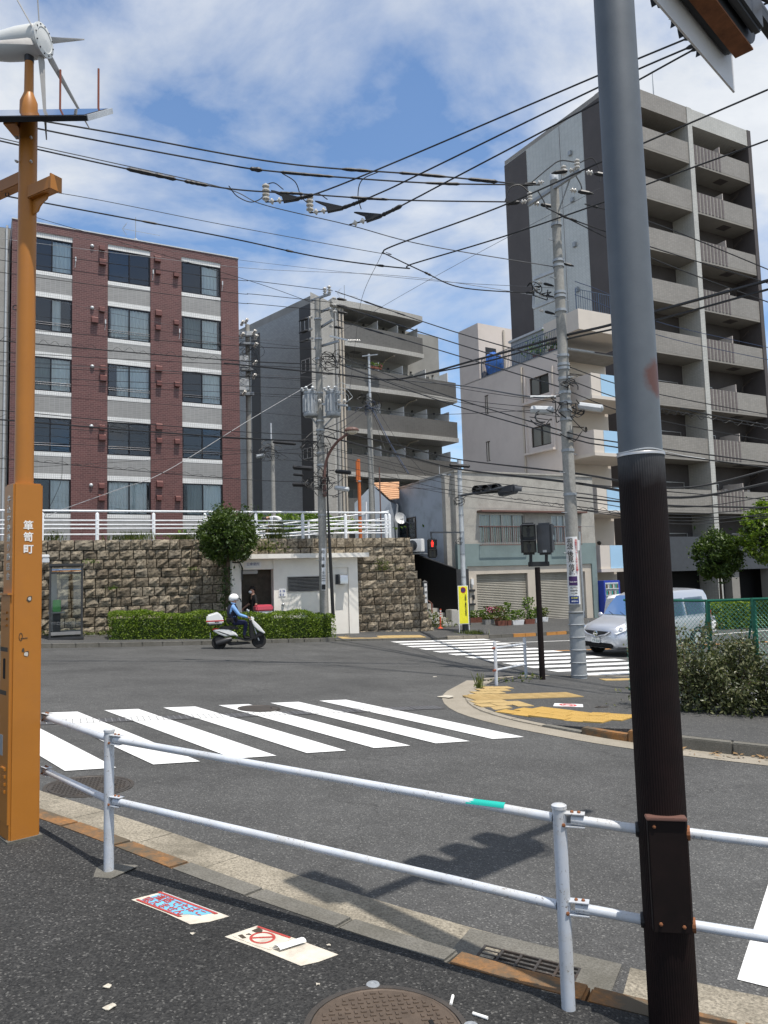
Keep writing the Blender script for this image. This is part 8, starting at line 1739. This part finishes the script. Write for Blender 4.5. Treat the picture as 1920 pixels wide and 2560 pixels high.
for a, b in zip(fpts[:-1], fpts[1:]):
    MB().tube([a, b], .026, 6).build('top_rail', 'fence_green', gf, uv=False); za, zb2 = hcor(a.x, a.y)+.06, hcor(b.x, b.y)+.06
    MB().tube([(a.x, a.y, za), (b.x, b.y, zb2)], .02, 6).build('bottom_rail', 'fence_green', gf, uv=False)
    e = Vector((b.x-a.x, b.y-a.y, 0)); ln_ = e.length; e.normalize(); h_ = min(a.z-za, b.z-zb2)-.02; mb = MB(); p_ = .075; nn = int(ln_/p_)
    for sgn_ in (1, -1):
        for k in range(-int(h_/p_)-1, nn+int(h_/p_)+2):
            s0 = k*p_; P0 = [s0, 0.0]; P1_ = [s0+sgn_*h_, h_]
            def clip(s, z):
                if s < 0: t_ = (0-s)/(sgn_) ; return (0, z+t_) if sgn_ > 0 else None
                return (s, z)
            lo, hi = 0.0, h_
            if sgn_ > 0: lo = max(lo, -s0); hi = min(hi, ln_-s0)
            else: lo = max(lo, s0-ln_); hi = min(hi, s0)
            if hi-lo < .03: continue
            A = Vector((a.x, a.y, 0))+e*(s0+sgn_*lo); B = Vector((a.x, a.y, 0))+e*(s0+sgn_*hi); f0 = (s0+sgn_*lo)/ln_; f1 = (s0+sgn_*hi)/ln_
            A.z = za+(zb2-za)*f0+lo; B.z = za+(zb2-za)*f1+hi; mb.tube([A, B], .0032, 3, False)
    tag(mb.build('wire_mesh', 'mesh_green', gf, uv=False), kind='stuff')
for p in fpts[1:]+[fpts[1].lerp(fpts[0], .5), fpts[2].lerp(fpts[1], .02)+Vector((0, 4.5, .02)), fpts[3]+Vector((-.6, 5.2, 0))]:
    MB().box((p.x, p.y, (p.z+hcor(p.x, p.y))/2), (.065, .05, p.z-hcor(p.x, p.y)+.04)).build('post', 'fence_green', gf)
    if p.y < 13.2 and p.x > 5: MB().tube([p-Vector((0, 0, .1)), Vector((p.x+.1, p.y+.9, hcor(p.x, p.y)))], .018, 5).build('strut', 'fence_green', gf, uv=False)
sh = []
for k in range(15):
    f = k/14; x = 4.35+f*4.3; y = 12.35-f*.95+random.uniform(-.2, .2); hgt_ = .85+.32*math.sin(k*1.7)+.2*f; sh.append((x, y, hgt_))
shrub = thing('flowering_shrub', 'loose grey-green shrub row with small pale flowers before the green fence', 'shrub', (5.3, 12.1, hcor(5.3, 12.1)))
pts = []; stems = MB()
for x, y, h_ in sh:
    b = Vector((x, y, hcor(x, y)))
    for q in range(12):
        a = random.uniform(0, 6.3); d = Vector((math.cos(a)*random.uniform(.15, .5), math.sin(a)*random.uniform(.1, .42), h_*random.uniform(.55, 1.05))); m_ = b+d*.5+Vector((random.gauss(0, .06), random.gauss(0, .06), .08)); W_ = catmull([b, m_, b+d, b+d*1.12+Vector((d.x*.3, d.y*.3, -.05))], 4)
        stems.tube(W_[::2], .006, 3)
        for p in W_[1:]:
            for _ in range(12): pts.append(p+Vector((random.gauss(0, .075), random.gauss(0, .075), random.gauss(0, .07))))
    for _ in range(300): pts.append(b+Vector((random.gauss(0, .28), random.gauss(-.05, .24), h_*.45*random.random())))
mb = MB(); leaves(mb, pts, .044, .5); mb.build('foliage', 'leaf_bush', shrub, uv=False); stems.build('stems', 'bark', shrub, uv=False)
mb = MB(); leaves(mb, [p+Vector((0, -.03, .03)) for p in random.sample(pts, 600)], .022, .4, 1, 1.0); mb.build('blossom', 'letter_white', shrub, uv=False)
for u, v, Y, rx, rz, l, n_ in ((1796, 1388, 38.0, 1.12, 1.22, 'round-clipped tree in front of the tower podium', 6000), (1925, 1332, 36.5, 1.35, 1.45, 'bright leafy tree cut off by the right edge', 6500)):
    c = at(u, v, Y); b = Vector((c.x, c.y, hfar(c.x, c.y))); tree('street_tree', l, b, 2, ((0, 0, c.z-b.z), (rx, rx, rz)), n_, .10, 'leaf_hedge' if u > 1850 else 'leaf_mid', (0, 0), None, .08)
hp0, hp1 = at(1700, 1540, 34.0), at(2100, 1540, 38.5); FH2 = Face(hp0, math.atan2(hp1.y-hp0.y, hp1.x-hp0.x)); ln_ = math.hypot(hp1.x-hp0.x, hp1.y-hp0.y)
h2 = thing('hedge', 'long bright hedge on the far pavement behind the green fence', 'hedge', tuple(FH2.pt(ln_/2, -.4))); mb = MB(); zz_ = hfar(hp0.x, hp0.y)-.1
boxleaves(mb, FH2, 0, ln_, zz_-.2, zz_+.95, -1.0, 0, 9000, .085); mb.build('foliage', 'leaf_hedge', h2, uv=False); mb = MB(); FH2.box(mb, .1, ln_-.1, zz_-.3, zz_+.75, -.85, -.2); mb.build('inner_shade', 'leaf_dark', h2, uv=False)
def loft(mb, secs, mi=0, cap=True):
    b = len(mb.v); k = len(secs[0]); mb.v += [Vector(p) for s_ in secs for p in s_]
    for i in range(len(secs)-1):
        for j in range(k): mb.f.append((b+i*k+j, b+i*k+(j+1) % k, b+(i+1)*k+(j+1) % k, b+(i+1)*k+j)); mb.m.append(mi)
    if cap: mb.f.append(tuple(b+j for j in reversed(range(k)))); mb.m.append(mi); mb.f.append(tuple(b+(len(secs)-1)*k+j for j in range(k))); mb.m.append(mi)
def van(label, nose, hd, paint, plate_no, detail=True):
    """compact van; local x runs backwards from the nose, y to the left, z up"""
    rz = math.atan2(-hd[1], -hd[0]); t = thing('van', label, 'van', nose, rz); kw = dict(local=True, uv=False)
    def ring_(x, w, zb, zs, zt, wt, hood=False):      # half width, sill, shoulder, top, half width at the top
        h = [(w*.80, zb), (w*.97, zb+.08), (w, (zb+zs)/2), (w*.985, zs), (wt*1.02, zt-.10), (wt*.93, zt-.02), (wt*.5, zt+.015)]
        return [(x, a, z) for a, z in h]+[(x, -a, z) for a, z in reversed(h)]
    S = [(0.02, .58, .34, .62, .76, .46), (.10, .74, .26, .66, .86, .60), (.26, .82, .24, .72, .95, .68), (.55, .845, .24, .80, 1.03, .70), (.80, .85, .24, .88, 1.10, .70), (.98, .85, .24, .92, 1.18, .69), (1.55, .85, .24, .98, 1.72, .64), (1.95, .85, .24, 1.0, 1.83, .66), (2.6, .85, .24, 1.0, 1.86, .67), (3.9, .85, .26, 1.0, 1.84, .67), (4.25, .84, .30, 1.0, 1.80, .66), (4.38, .80, .42, 1.0, 1.70, .62)]
    mb = MB(); loft(mb, [ring_(*s_) for s_ in S]); mb.build('body', paint, t, smooth=38, **kw)
    def strip_y(pts, d): return pts
    mb = MB(); mb.add([(1.00, -.60, 1.165), (1.00, .60, 1.165), (1.26, .60, 1.435), (1.56, .55, 1.715), (1.56, -.55, 1.715), (1.26, -.60, 1.435), (.955, -.3, 1.19), (.955, .3, 1.19), (1.53, 0, 1.745)], [(0, 6, 7, 1), (0, 1, 2, 5), (5, 2, 3, 8, 4)]); mb.v = [v+Vector((-.03, 0, .02)) for v in mb.v]; mb.build('windscreen', 'car_glass', t, smooth=40, **kw)
    for s_ in (-1, 1):
        for x0, x1, sl in ((1.22, 1.98, .42), (2.08, 3.05, 0), (3.15, 4.10, -.08)):
            z0, z1 = 1.06, 1.60; w0, w1 = .862, .735
            mb = MB(); mb.add([(x0, s_*w0, z0), (x1, s_*w0, z0), (x1-max(0, -sl), s_*w1, z1), (x0+max(0, sl), s_*w1, z1)], [(0, 1, 2, 3) if s_ < 0 else (3, 2, 1, 0)]); mb.build('side_window', 'car_glass', t, **kw)
        mb = MB(); mb.add([(.12, s_*.56, .72), (.10, s_*.70, .70), (.34, s_*.84, .80), (.62, s_*.852, .95), (.50, s_*.76, .99), (.26, s_*.62, .885)], [(0, 1, 2, 3, 4, 5) if s_ > 0 else (5, 4, 3, 2, 1, 0)]); mb.v = [v+Vector((-.035, s_*.012, .012)) for v in mb.v]; mb.build('headlight', 'plastic_clear', t, smooth=40, **kw)
        MB().ball((.25, s_*.72, .85), (.05, .08, .055), 10, 6).build('lamp_bulb', 'chrome', t, **kw)
        mb = MB(); mb.ball((1.22, s_*.98, 1.12), (.07, .11, .09), 10, 6); mb.tube([(1.2, s_*.84, 1.08), (1.22, s_*.95, 1.1)], .025, 6); mb.build('wing_mirror', paint, t, smooth=50, **kw)
        mb = MB(); mb.box((.14, s_*.60, .40), (.05, .22, .12)); mb.build('fog_recess', 'matt_black', t, **kw)
        for x in (.86, 3.58):
            Q = Matrix.Rotation(R(90), 3, 'X'); wl = thing_part = MB().lathe((x, s_*.76, .30), [(.18, -.09), (.27, -.095), (.30, -.06), (.30, .06), (.27, .095), (.18, .09)], 24, Q).build('wheel', 'tyre', t, smooth=40, **kw); MB().lathe((x, s_*.76, .30), [(.19, -.10), (.17, -.07), (.05, -.085), (.05, .085), (.17, .07), (.19, .10)], 16, Q).build('rim', 'galv_light', wl, smooth=40, **kw)
            MB().lathe((x, s_*.80, .31), [(.355, -.055), (.355, .055), (.30, .055), (.30, -.055)], 26, Q).build('wheel_arch', 'matt_black', t, **kw)
        mb = MB(); mb.box((4.33, s_*.74, .95), (.10, .12, .42)); mb.build('tail_lamp', 'lamp_red', t, bevel=.02, **kw)
        mb = MB(); mb.box((2.03, s_*.857, .85), (.012, .01, 1.0)); mb.build('door_gap', 'matt_black', t, **kw)
    mb = MB(); mb.extr([(-.02, -.50, .78), (-.02, .50, .78), (-.035, .40, .70), (-.045, .14, .66), (-.045, 0, .60), (-.045, -.14, .66), (-.035, -.40, .70)], (.12, 0, .0)); mb.build('grille', 'black_plastic', t, **kw)
    mb = MB(); mb.tube([(-.03, -.52, .775), (-.05, -.36, .685), (-.06, -.15, .645), (-.06, 0, .585), (-.06, .15, .645), (-.05, .36, .685), (-.03, .52, .775)], .022, 6); mb.build('grille_trim', paint, t, **kw)
    Q = Vector((-1, 0, .12)).to_track_quat('Z', 'Y').to_matrix(); MB().lathe((-.055, 0, .70), [(.085, -.02), (.085, .012), (.068, .016), (.066, .006), (0, .006)], 22, Q).build('emblem_ring', 'chrome', t, smooth=30, **kw); MB().box((-.068, 0, .70), (.012, .17, .034)).build('emblem_bar', 'chrome', t, **kw)
    MB().box((.03, 0, .36), (.10, 1.16, .14)).build('lower_intake', 'matt_black', t, bevel=.03, **kw)
    pl = MB().box((-.005, .06, .505), (.02, .33, .165)).build('number_plate', 'sign_white', t, **kw); ex = WM[t.name].to_3x3() @ Vector((0, -1, 0)); pw = WM[t.name] @ Vector((-.0165, .06, .475));
    text('lettering', plate_no, .105, 'fence_green', pl, pw, ex, (0, 0, 1), bold=.02, sx=1.1); text('lettering', '品川400', .045, 'fence_green', pl, WM[t.name] @ Vector((-.0165, .06, .56)), ex, (0, 0, 1), bold=.01)
    for y in (-.25, .2): MB().tube([(.96, y, 1.19), (1.10, y+.36, 1.30)], .010, 4).build('wiper', 'black_plastic', t, **kw)
    MB().quad((4.395, -.58, 1.08), (4.395, .58, 1.08), (4.36, .52, 1.58), (4.36, -.58, 1.58)).build('rear_window', 'car_glass', t, **kw); MB().box((4.33, 0, 1.70), (.07, .22, .04)).build('brake_lamp', 'lamp_red', t, **kw)
    if detail:
        for y in (-.34, .34): MB().box((1.85, y, 1.05), (.18, .44, .62)).build('seat', 'charcoal', t, bevel=.06, **kw)
        MB().tube([(1.42+.03*math.sin(a), -.36+.17*math.cos(a), 1.12+.16*math.sin(a)) for a in [i*.42 for i in range(16)]], .014, 6).build('steering_wheel', 'black_plastic', t, **kw)
    return t
p = at(1491, 1560, 23.4); hd = Vector((-.86, -.51, 0)).normalized(); v1 = van('silver van waiting at the far zebra crossing, half hidden by the brown pole', (p.x, p.y, G(p.x+.5, p.y+.3)-.01), hd, 'car_silver', '77-03')
v1.rotation_euler = (R(1.5), R(-1.6), v1.rotation_euler.z)
hd2 = Vector((.88, .47, 0)); p2 = at(1545, 1500, 28.0); p2 = Vector((p2.x, p2.y, 0))+hd2*4.4; van('white van seen from behind in the far lane beyond the silver van', (p2.x, p2.y, G(p2.x-2, p2.y-1)), hd2, 'car_white', '12-40', False)
def person_mesh(name, J, B, mats, parent, sub=2):
    """J: joint -> (position, radius); B: bones (a, b, material index)"""
    names = list(J); me = bpy.data.meshes.new(name); me.from_pydata([J[n_][0] for n_ in names], [(names.index(a), names.index(b)) for a, b, _ in B], [])
    o = bpy.data.objects.new(name, me); C.objects.link(o); o.modifiers.new('s', 'SKIN'); sv = me.skin_vertices[0].data
    for i, n_ in enumerate(names):
        r = J[n_][1]; sv[i].radius = (r, r) if isinstance(r, (int, float)) else r; sv[i].use_root = (n_ == 'pelvis')
    o.modifiers.new('u', 'SUBSURF').levels = sub; bpy.context.view_layer.update()
    m2 = bpy.data.meshes.new_from_object(o.evaluated_get(bpy.context.evaluated_depsgraph_get())); bpy.data.objects.remove(o)
    for m_ in mats: m2.materials.append(M[m_])
    seg = [(Vector(J[a][0]), Vector(J[b][0]), k) for a, b, k in B]
    def near(p):
        best = (9, 0)
        for a, b, k in seg:
            d = b-a; t_ = max(0, min(1, (p-a).dot(d)/d.length_squared)); q = (p-a-d*t_).length
            if q < best[0]: best = (q, k)
        return best[1]
    for f in m2.polygons: f.material_index = near(f.center); f.use_smooth = True
    ob = bpy.data.objects.new(name, m2); C.objects.link(ob); ob.parent = parent; return ob
def fingers(J, B, hand, d, side, mat, n0, s_=1.0):
    """palm, four unequal curled fingers and a thumb at the end of an arm"""
    h = Vector(J[hand][0]); d = Vector(d).normalized(); sd = Vector(side).normalized(); dn = d.cross(sd)*-1
    if dn.z > 0: dn = -dn
    J[n0+'p'] = (tuple(h+d*.045*s_), .026*s_); B.append((hand, n0+'p', mat))
    for k, ln_ in enumerate((.055, .066, .062, .048)):
        a = h+d*.055*s_+sd*(.026*(k-1.5)/1.5)*s_; J[n0+'a%d' % k] = (tuple(a), .0095*s_); J[n0+'b%d' % k] = (tuple(a+d*ln_*.5*s_+dn*.012), .009*s_); J[n0+'c%d' % k] = (tuple(a+d*ln_*.75*s_+dn*.04), .008*s_); B += [(n0+'p', n0+'a%d' % k, mat), (n0+'a%d' % k, n0+'b%d' % k, mat), (n0+'b%d' % k, n0+'c%d' % k, mat)]
    J[n0+'t0'] = (tuple(h+d*.02+sd*.034*s_), .011); J[n0+'t1'] = (tuple(h+d*.055+sd*.05*s_+dn*.02), .009); B += [(hand, n0+'t0', mat), (n0+'t0', n0+'t1', mat)]
def face_bits(t, c, fw, sd, mat='skin', mask=False, loc=False):
    """nose, eyes, mouth, ears on a head centred at c looking along fw"""
    c, fw, sd = Vector(c), Vector(fw).normalized(), Vector(sd).normalized(); kw = dict(local=True, uv=False)
    MB().ball(c+fw*.105-Vector((0, 0, .02)), (.016, .016, .026), 8, 6).build('nose', 'skin', t, smooth=60, **kw)
    for s_ in (-1, 1):
        MB().ball(c+fw*.09+sd*.033*s_+Vector((0, 0, .012)), .010, 8, 6).build('eye', 'hair', t, **kw); MB().ball(c+sd*.083*s_-Vector((0, 0, .005)), (.018, .018, .032), 8, 6).build('ear', 'skin', t, smooth=60, **kw)
    if mask:
        mb = MB(); mb.ball(c+fw*.062-Vector((0, 0, .045)), (.07, .07, .058), 12, 8); mb.build('face_mask', 'cloth_white', t, smooth=60, **kw)
    else: MB().tube([c+fw*.094+sd*-.022-Vector((0, 0, .06)), c+fw*.099-Vector((0, 0, .062)), c+fw*.094+sd*.022-Vector((0, 0, .06))], .005, 5).build('mouth', 'porcelain_band', t, **kw)
ra, rb_ = ong(547, 1624), ong(647, 1620); mid_ = (ra+rb_)/2; srz = math.atan2(rb_.y-ra.y, rb_.x-ra.x); srz = R(14); kw = dict(local=True, uv=False)
sc = thing('scooter', 'white police scooter with a rear top box, riding past the hedge', 'scooter', (mid_.x, mid_.y, G(mid_.x, mid_.y)), srz); Qw = Matrix.Rotation(R(90), 3, 'X')
for x in (-.60, .60):
    w_ = MB().lathe((x, 0, .225), [(.15, -.045), (.205, -.05), (.225, -.02), (.225, .02), (.205, .05), (.15, .045)], 24, Qw).build('wheel', 'tyre', sc, smooth=40, **kw); MB().lathe((x, 0, .225), [(.155, -.03), (.14, -.015), (.04, -.04), (.04, .04), (.14, .015), (.155, .03)], 14, Qw).build('rim', 'galvanised', w_, smooth=40, **kw)
def panel(nm, pts, w, mat, bev=.015): return MB().extr([(x, -w, z) for x, z in pts], (0, 2*w, 0)).build(nm, mat, sc, bevel=bev, smooth=40, **kw)
panel('rear_panel', [(-.80, .60), (-.62, .635), (-.30, .60), (-.10, .50), (-.02, .38), (-.15, .42), (-.42, .40), (-.62, .48)], .15, 'scooter_white', .03); panel('panel_stripe', [(-.68, .575), (-.60, .57), (-.24, .43), (-.30, .42)], .155, 'ink_black', .0)
panel('tail_lamp', [(-.82, .60), (-.76, .665), (-.60, .65), (-.58, .62)], .13, 'lamp_red', .015); panel('seat', [(-.62, .655), (-.50, .70), (-.20, .71), (-.02, .66), (.0, .60), (-.3, .60), (-.6, .63)], .14, 'black_plastic', .03)
panel('floorboard', [(-.15, .42), (-.02, .30), (.18, .24), (.36, .24), (.44, .30), (.40, .34), (.2, .29), (0, .36)], .16, 'black_plastic', .02); panel('engine', [(-.74, .34), (-.62, .40), (-.36, .33), (-.32, .20), (-.5, .16), (-.7, .22)], .12, 'dark_metal', .03); panel('belly', [(-.4, .22), (.3, .2), (.36, .14), (-.3, .12)], .12, 'black_plastic', .02)
panel('inner_shield', [(.30, .84), (.40, .86), (.44, .5), (.50, .30), (.36, .26), (.32, .4)], .15, 'black_plastic', .02); panel('front_shield', [(.38, .87), (.46, .84), (.62, .68), (.80, .45), (.76, .43), (.58, .54), (.46, .66), (.40, .76)], .16, 'scooter_white', .03); panel('lower_cowl', [(.44, .34), (.60, .50), (.78, .45), (.72, .36), (.58, .34), (.5, .26), (.42, .24)], .13, 'black_plastic', .03)
MB().lathe((-.42, -.14, .27), [(.075, -.28), (.09, -.2), (.095, .05), (.06, .2)], 12, Matrix.Rotation(R(75), 3, 'Y')).build('exhaust', 'dark_metal', sc, smooth=40, **kw)
for y in (-.06, .06): MB().cyl((.60, y, .225), (.46, y, .62), .022, n=8).build('fork', 'galv_light', sc, **kw)
panel('handlebar_cowl', [(.30, .86), (.34, .96), (.42, .98), (.48, .88), (.42, .82)], .11, 'scooter_white', .03); MB().tube([(.30, -.32, .93), (.36, -.1, .92), (.36, .1, .92), (.30, .32, .93)], .016, 8).build('handlebar', 'black_plastic', sc, **kw)
for y in (-.33, .33): MB().tube([(.33, y*.8, .94), (.28, y, 1.10)], .008, 5).build('mirror_stem', 'black_plastic', sc, **kw); MB().ball((.28, y, 1.15), (.022, .055, .045), 10, 6).build('mirror', 'galv_light', sc, smooth=60, **kw)
tb_ = MB().extr([(-.98, -.21, .86), (-.96, -.21, 1.06), (-.66, -.21, 1.14), (-.58, -.21, 1.12), (-.46, -.21, .95), (-.47, -.21, .79), (-.94, -.21, .79)], (0, .42, 0)).build('top_box', 'scooter_white', sc, bevel=.04, smooth=40, **kw); MB().box((-.72, -.212, .885), (.52, .006, .035)).build('box_stripe', 'ink_red', tb_, **kw); MB().box((-.72, 0, .77), (.4, .3, .04)).build('rack', 'black_plastic', sc, **kw); MB().box((-.86, 0, .44), (.012, .12, .17)).build('number_plate', 'sign_white', sc, **kw)
W4 = WM[sc.name]; text('lettering', '警視庁', .045, 'ink_black', tb_, W4 @ Vector((-.66, -.214, .84)), W4.to_3x3() @ Vector((1, 0, 0)), (0, 0, 1), bold=.03)
rd = thing('person', 'scooter rider in white helmet, light blue shirt and dark navy vest', 'person', (mid_.x, mid_.y, G(mid_.x, mid_.y)+.70), srz); Z0 = -.70
J = {'pelvis': ((-.20, 0, .82+Z0), .145), 'belly': ((-.20, 0, .98+Z0), .15), 'chest': ((-.17, 0, 1.18+Z0), (.165, .15)), 'neck': ((-.15, 0, 1.36+Z0), .06), 'head': ((-.135, 0, 1.48+Z0), .095), 'crown': ((-.13, 0, 1.56+Z0), .085)}
B = [('pelvis', 'belly', 1), ('belly', 'chest', 1), ('chest', 'neck', 1), ('neck', 'head', 3), ('head', 'crown', 3)]
for s_, n_ in ((-1, 'R'), (1, 'L')):
    J.update({'sh'+n_: ((-.17, .17*s_, 1.28+Z0), .07), 'el'+n_: ((.0, .25*s_, 1.04+Z0), .052), 'wr'+n_: ((.26, .26*s_, .955+Z0), .034), 'hip'+n_: ((-.12, .10*s_, .80+Z0), .095), 'kn'+n_: ((.22, .14*s_, .80+Z0), .068), 'an'+n_: ((.16, .12*s_, .42+Z0), .045), 'he'+n_: ((.15, .12*s_, .335+Z0), .042), 'to'+n_: ((.33, .13*s_, .325+Z0), .036)})
    B += [('chest', 'sh'+n_, 0), ('sh'+n_, 'el'+n_, 0), ('el'+n_, 'wr'+n_, 0), ('pelvis', 'hip'+n_, 2), ('hip'+n_, 'kn'+n_, 2), ('kn'+n_, 'an'+n_, 2), ('an'+n_, 'he'+n_, 4), ('he'+n_, 'to'+n_, 4)]; fingers(J, B, 'wr'+n_, (.8, 0, -.3), (0, s_*-1, 0), 3, 'f'+n_)
person_mesh('body', J, B, ['shirt_blue', 'navy', 'navy_trousers', 'skin', 'cloth_black'], rd); hc_ = Vector((-.125, 0, 1.50+Z0)); face_bits(rd, hc_, (1, 0, -.05), (0, 1, 0))
mb = MB(); mb.ball(hc_+Vector((-.02, 0, .05)), (.155, .135, .14), 16, 10); mb.v = [Vector((v.x, v.y, max(v.z, hc_.z-.01-.03*(v.x < -.15)))) for v in mb.v]; mb.build('helmet', 'helmet_white', rd, smooth=60, **kw); mb = MB(); mb.extr([(-.0, -.12, hc_.z+.06), (.06, -.10, hc_.z+.03), (.085, -.09, hc_.z-.075), (.06, -.10, hc_.z-.07)], (0, .22, 0)); mb.build('visor', 'car_glass', rd, **kw)
mb = MB(); mb.ball((-.185, 0, 1.12+Z0), (.175, .19, .27), 16, 10); mb.build('vest', 'navy', rd, smooth=60, **kw); MB().box((-.365, 0, 1.25+Z0), (.01, .2, .06)).build('vest_badge', 'letter_silver', rd, **kw)
MB().lathe((-.20, 0, .88+Z0), [(.165, -.05), (.175, -.02), (.175, .05), (.16, .07)], 18).build('duty_belt', 'cloth_black', rd, smooth=40, **kw)
for a in (-1.6, -1.0, -2.3): MB().box((-.20+.18*math.cos(a), .18*math.sin(a), .86+Z0), (.09, .07, .13), a).build('belt_pouch', 'cloth_black', rd, bevel=.015, **kw)
W4 = WM[rd.name]; MB().tube([(-.23, -.085, 1.405+Z0), (-.1, -.08, 1.38+Z0)], .02, 6).build('collar', 'shirt_blue', rd, **kw)
def standing(label, pos, rz, J2, B2, mats, mask):
    t = thing('person', label, 'person', tuple(pos), rz); person_mesh('body', J2, B2, mats, t); return t
ps = FT2.pt(FT2.s(634, 1500, -.1), 0, -.12); ps.z = hfar(ps.x, ps.y); J = {'pelvis': ((0, 0, .92), .125), 'belly': ((0, 0, 1.08), .12), 'chest': ((.0, 0, 1.28), (.17, .12)), 'neck': ((.02, 0, 1.46), .055), 'head': ((.05, 0, 1.57), .09), 'crown': ((.05, 0, 1.66), .085)}
B = [('pelvis', 'belly', 0), ('belly', 'chest', 0), ('chest', 'neck', 2), ('neck', 'head', 2), ('head', 'crown', 2)]
for s_, n_ in ((-1, 'R'), (1, 'L')):
    fw_ = .30 if s_ < 0 else .05
    J.update({'sh'+n_: ((0, .18*s_, 1.38), .065), 'el'+n_: ((-.02+fw_*.2, .27*s_, 1.12), .048), 'wr'+n_: ((fw_, .27*s_, .95), .032), 'hip'+n_: ((0, .09*s_, .88), .088), 'kn'+n_: ((.03, .10*s_, .50), .062), 'an'+n_: ((0, .10*s_, .09), .042), 'to'+n_: ((.16, .11*s_, .04), .035)})
    B += [('chest', 'sh'+n_, 0), ('sh'+n_, 'el'+n_, 0), ('el'+n_, 'wr'+n_, 2), ('pelvis', 'hip'+n_, 1), ('hip'+n_, 'kn'+n_, 1), ('kn'+n_, 'an'+n_, 1), ('an'+n_, 'to'+n_, 1)]; fingers(J, B, 'wr'+n_, (.3, 0, -.9), (.6, -s_*.2, .2), 2, 'f'+n_)
mn = standing('man in black shirt and white face mask standing at the toilet entrance', ps, R(-150), J, B, ['cloth_black', 'charcoal', 'skin'], True); face_bits(mn, (.05, 0, 1.60), (1, 0, -.25), (0, 1, 0), mask=True)
mb = MB(); mb.ball((.035, 0, 1.655), (.115, .105, .10), 12, 8); mb.v = [Vector((v.x, v.y, max(v.z, 1.62+.10*max(0, v.x-.0)/.1*.3-.05*(v.x < 0)))) for v in mb.v]; mb.build('hair', 'hair', mn, smooth=50, **kw)
ps = at(702, 1340, 30.6); ps.z = 3.50; J = {'pelvis': ((0, 0, .88), .14), 'belly': ((.12, 0, 1.06), .14), 'chest': ((.34, 0, 1.13), (.17, .14)), 'neck': ((.52, 0, 1.08), .055), 'head': ((.62, 0, 1.02), .09), 'crown': ((.70, 0, .98), .085)}
B = [('pelvis', 'belly', 0), ('belly', 'chest', 0), ('chest', 'neck', 2), ('neck', 'head', 2), ('head', 'crown', 2)]
for s_, n_ in ((-1, 'R'), (1, 'L')):
    J.update({'sh'+n_: ((.40, .17*s_, 1.08), .07), 'el'+n_: ((.42, .24*s_, .82), .05), 'wr'+n_: ((.50, .18*s_, .60), .033), 'hip'+n_: ((-.02, .10*s_, .84), .095), 'kn'+n_: ((.06, .12*s_, .47), .064), 'an'+n_: ((-.04, .12*s_, .09), .044), 'to'+n_: ((.14, .13*s_, .04), .036)})
    B += [('chest', 'sh'+n_, 0), ('sh'+n_, 'el'+n_, 0), ('el'+n_, 'wr'+n_, 2), ('pelvis', 'hip'+n_, 1), ('hip'+n_, 'kn'+n_, 1), ('kn'+n_, 'an'+n_, 1), ('an'+n_, 'to'+n_, 1)]; fingers(J, B, 'wr'+n_, (.2, 0, -.9), (.6, -s_*.3, .2), 2, 'f'+n_)
wp = standing('person in white top bending over behind the wall-top guard rail', ps, R(200), J, B, ['cloth_white', 'charcoal', 'skin'], False); face_bits(wp, (.64, 0, .99), (.5, 0, -.86), (0, 1, 0))
mb = MB(); mb.ball((.655, 0, 1.03), (.115, .105, .10), 12, 8); mb.v = [Vector((v.x, v.y, max(v.z, .985))) for v in mb.v]; mb.build('hair', 'hair', wp, smooth=50, **kw)
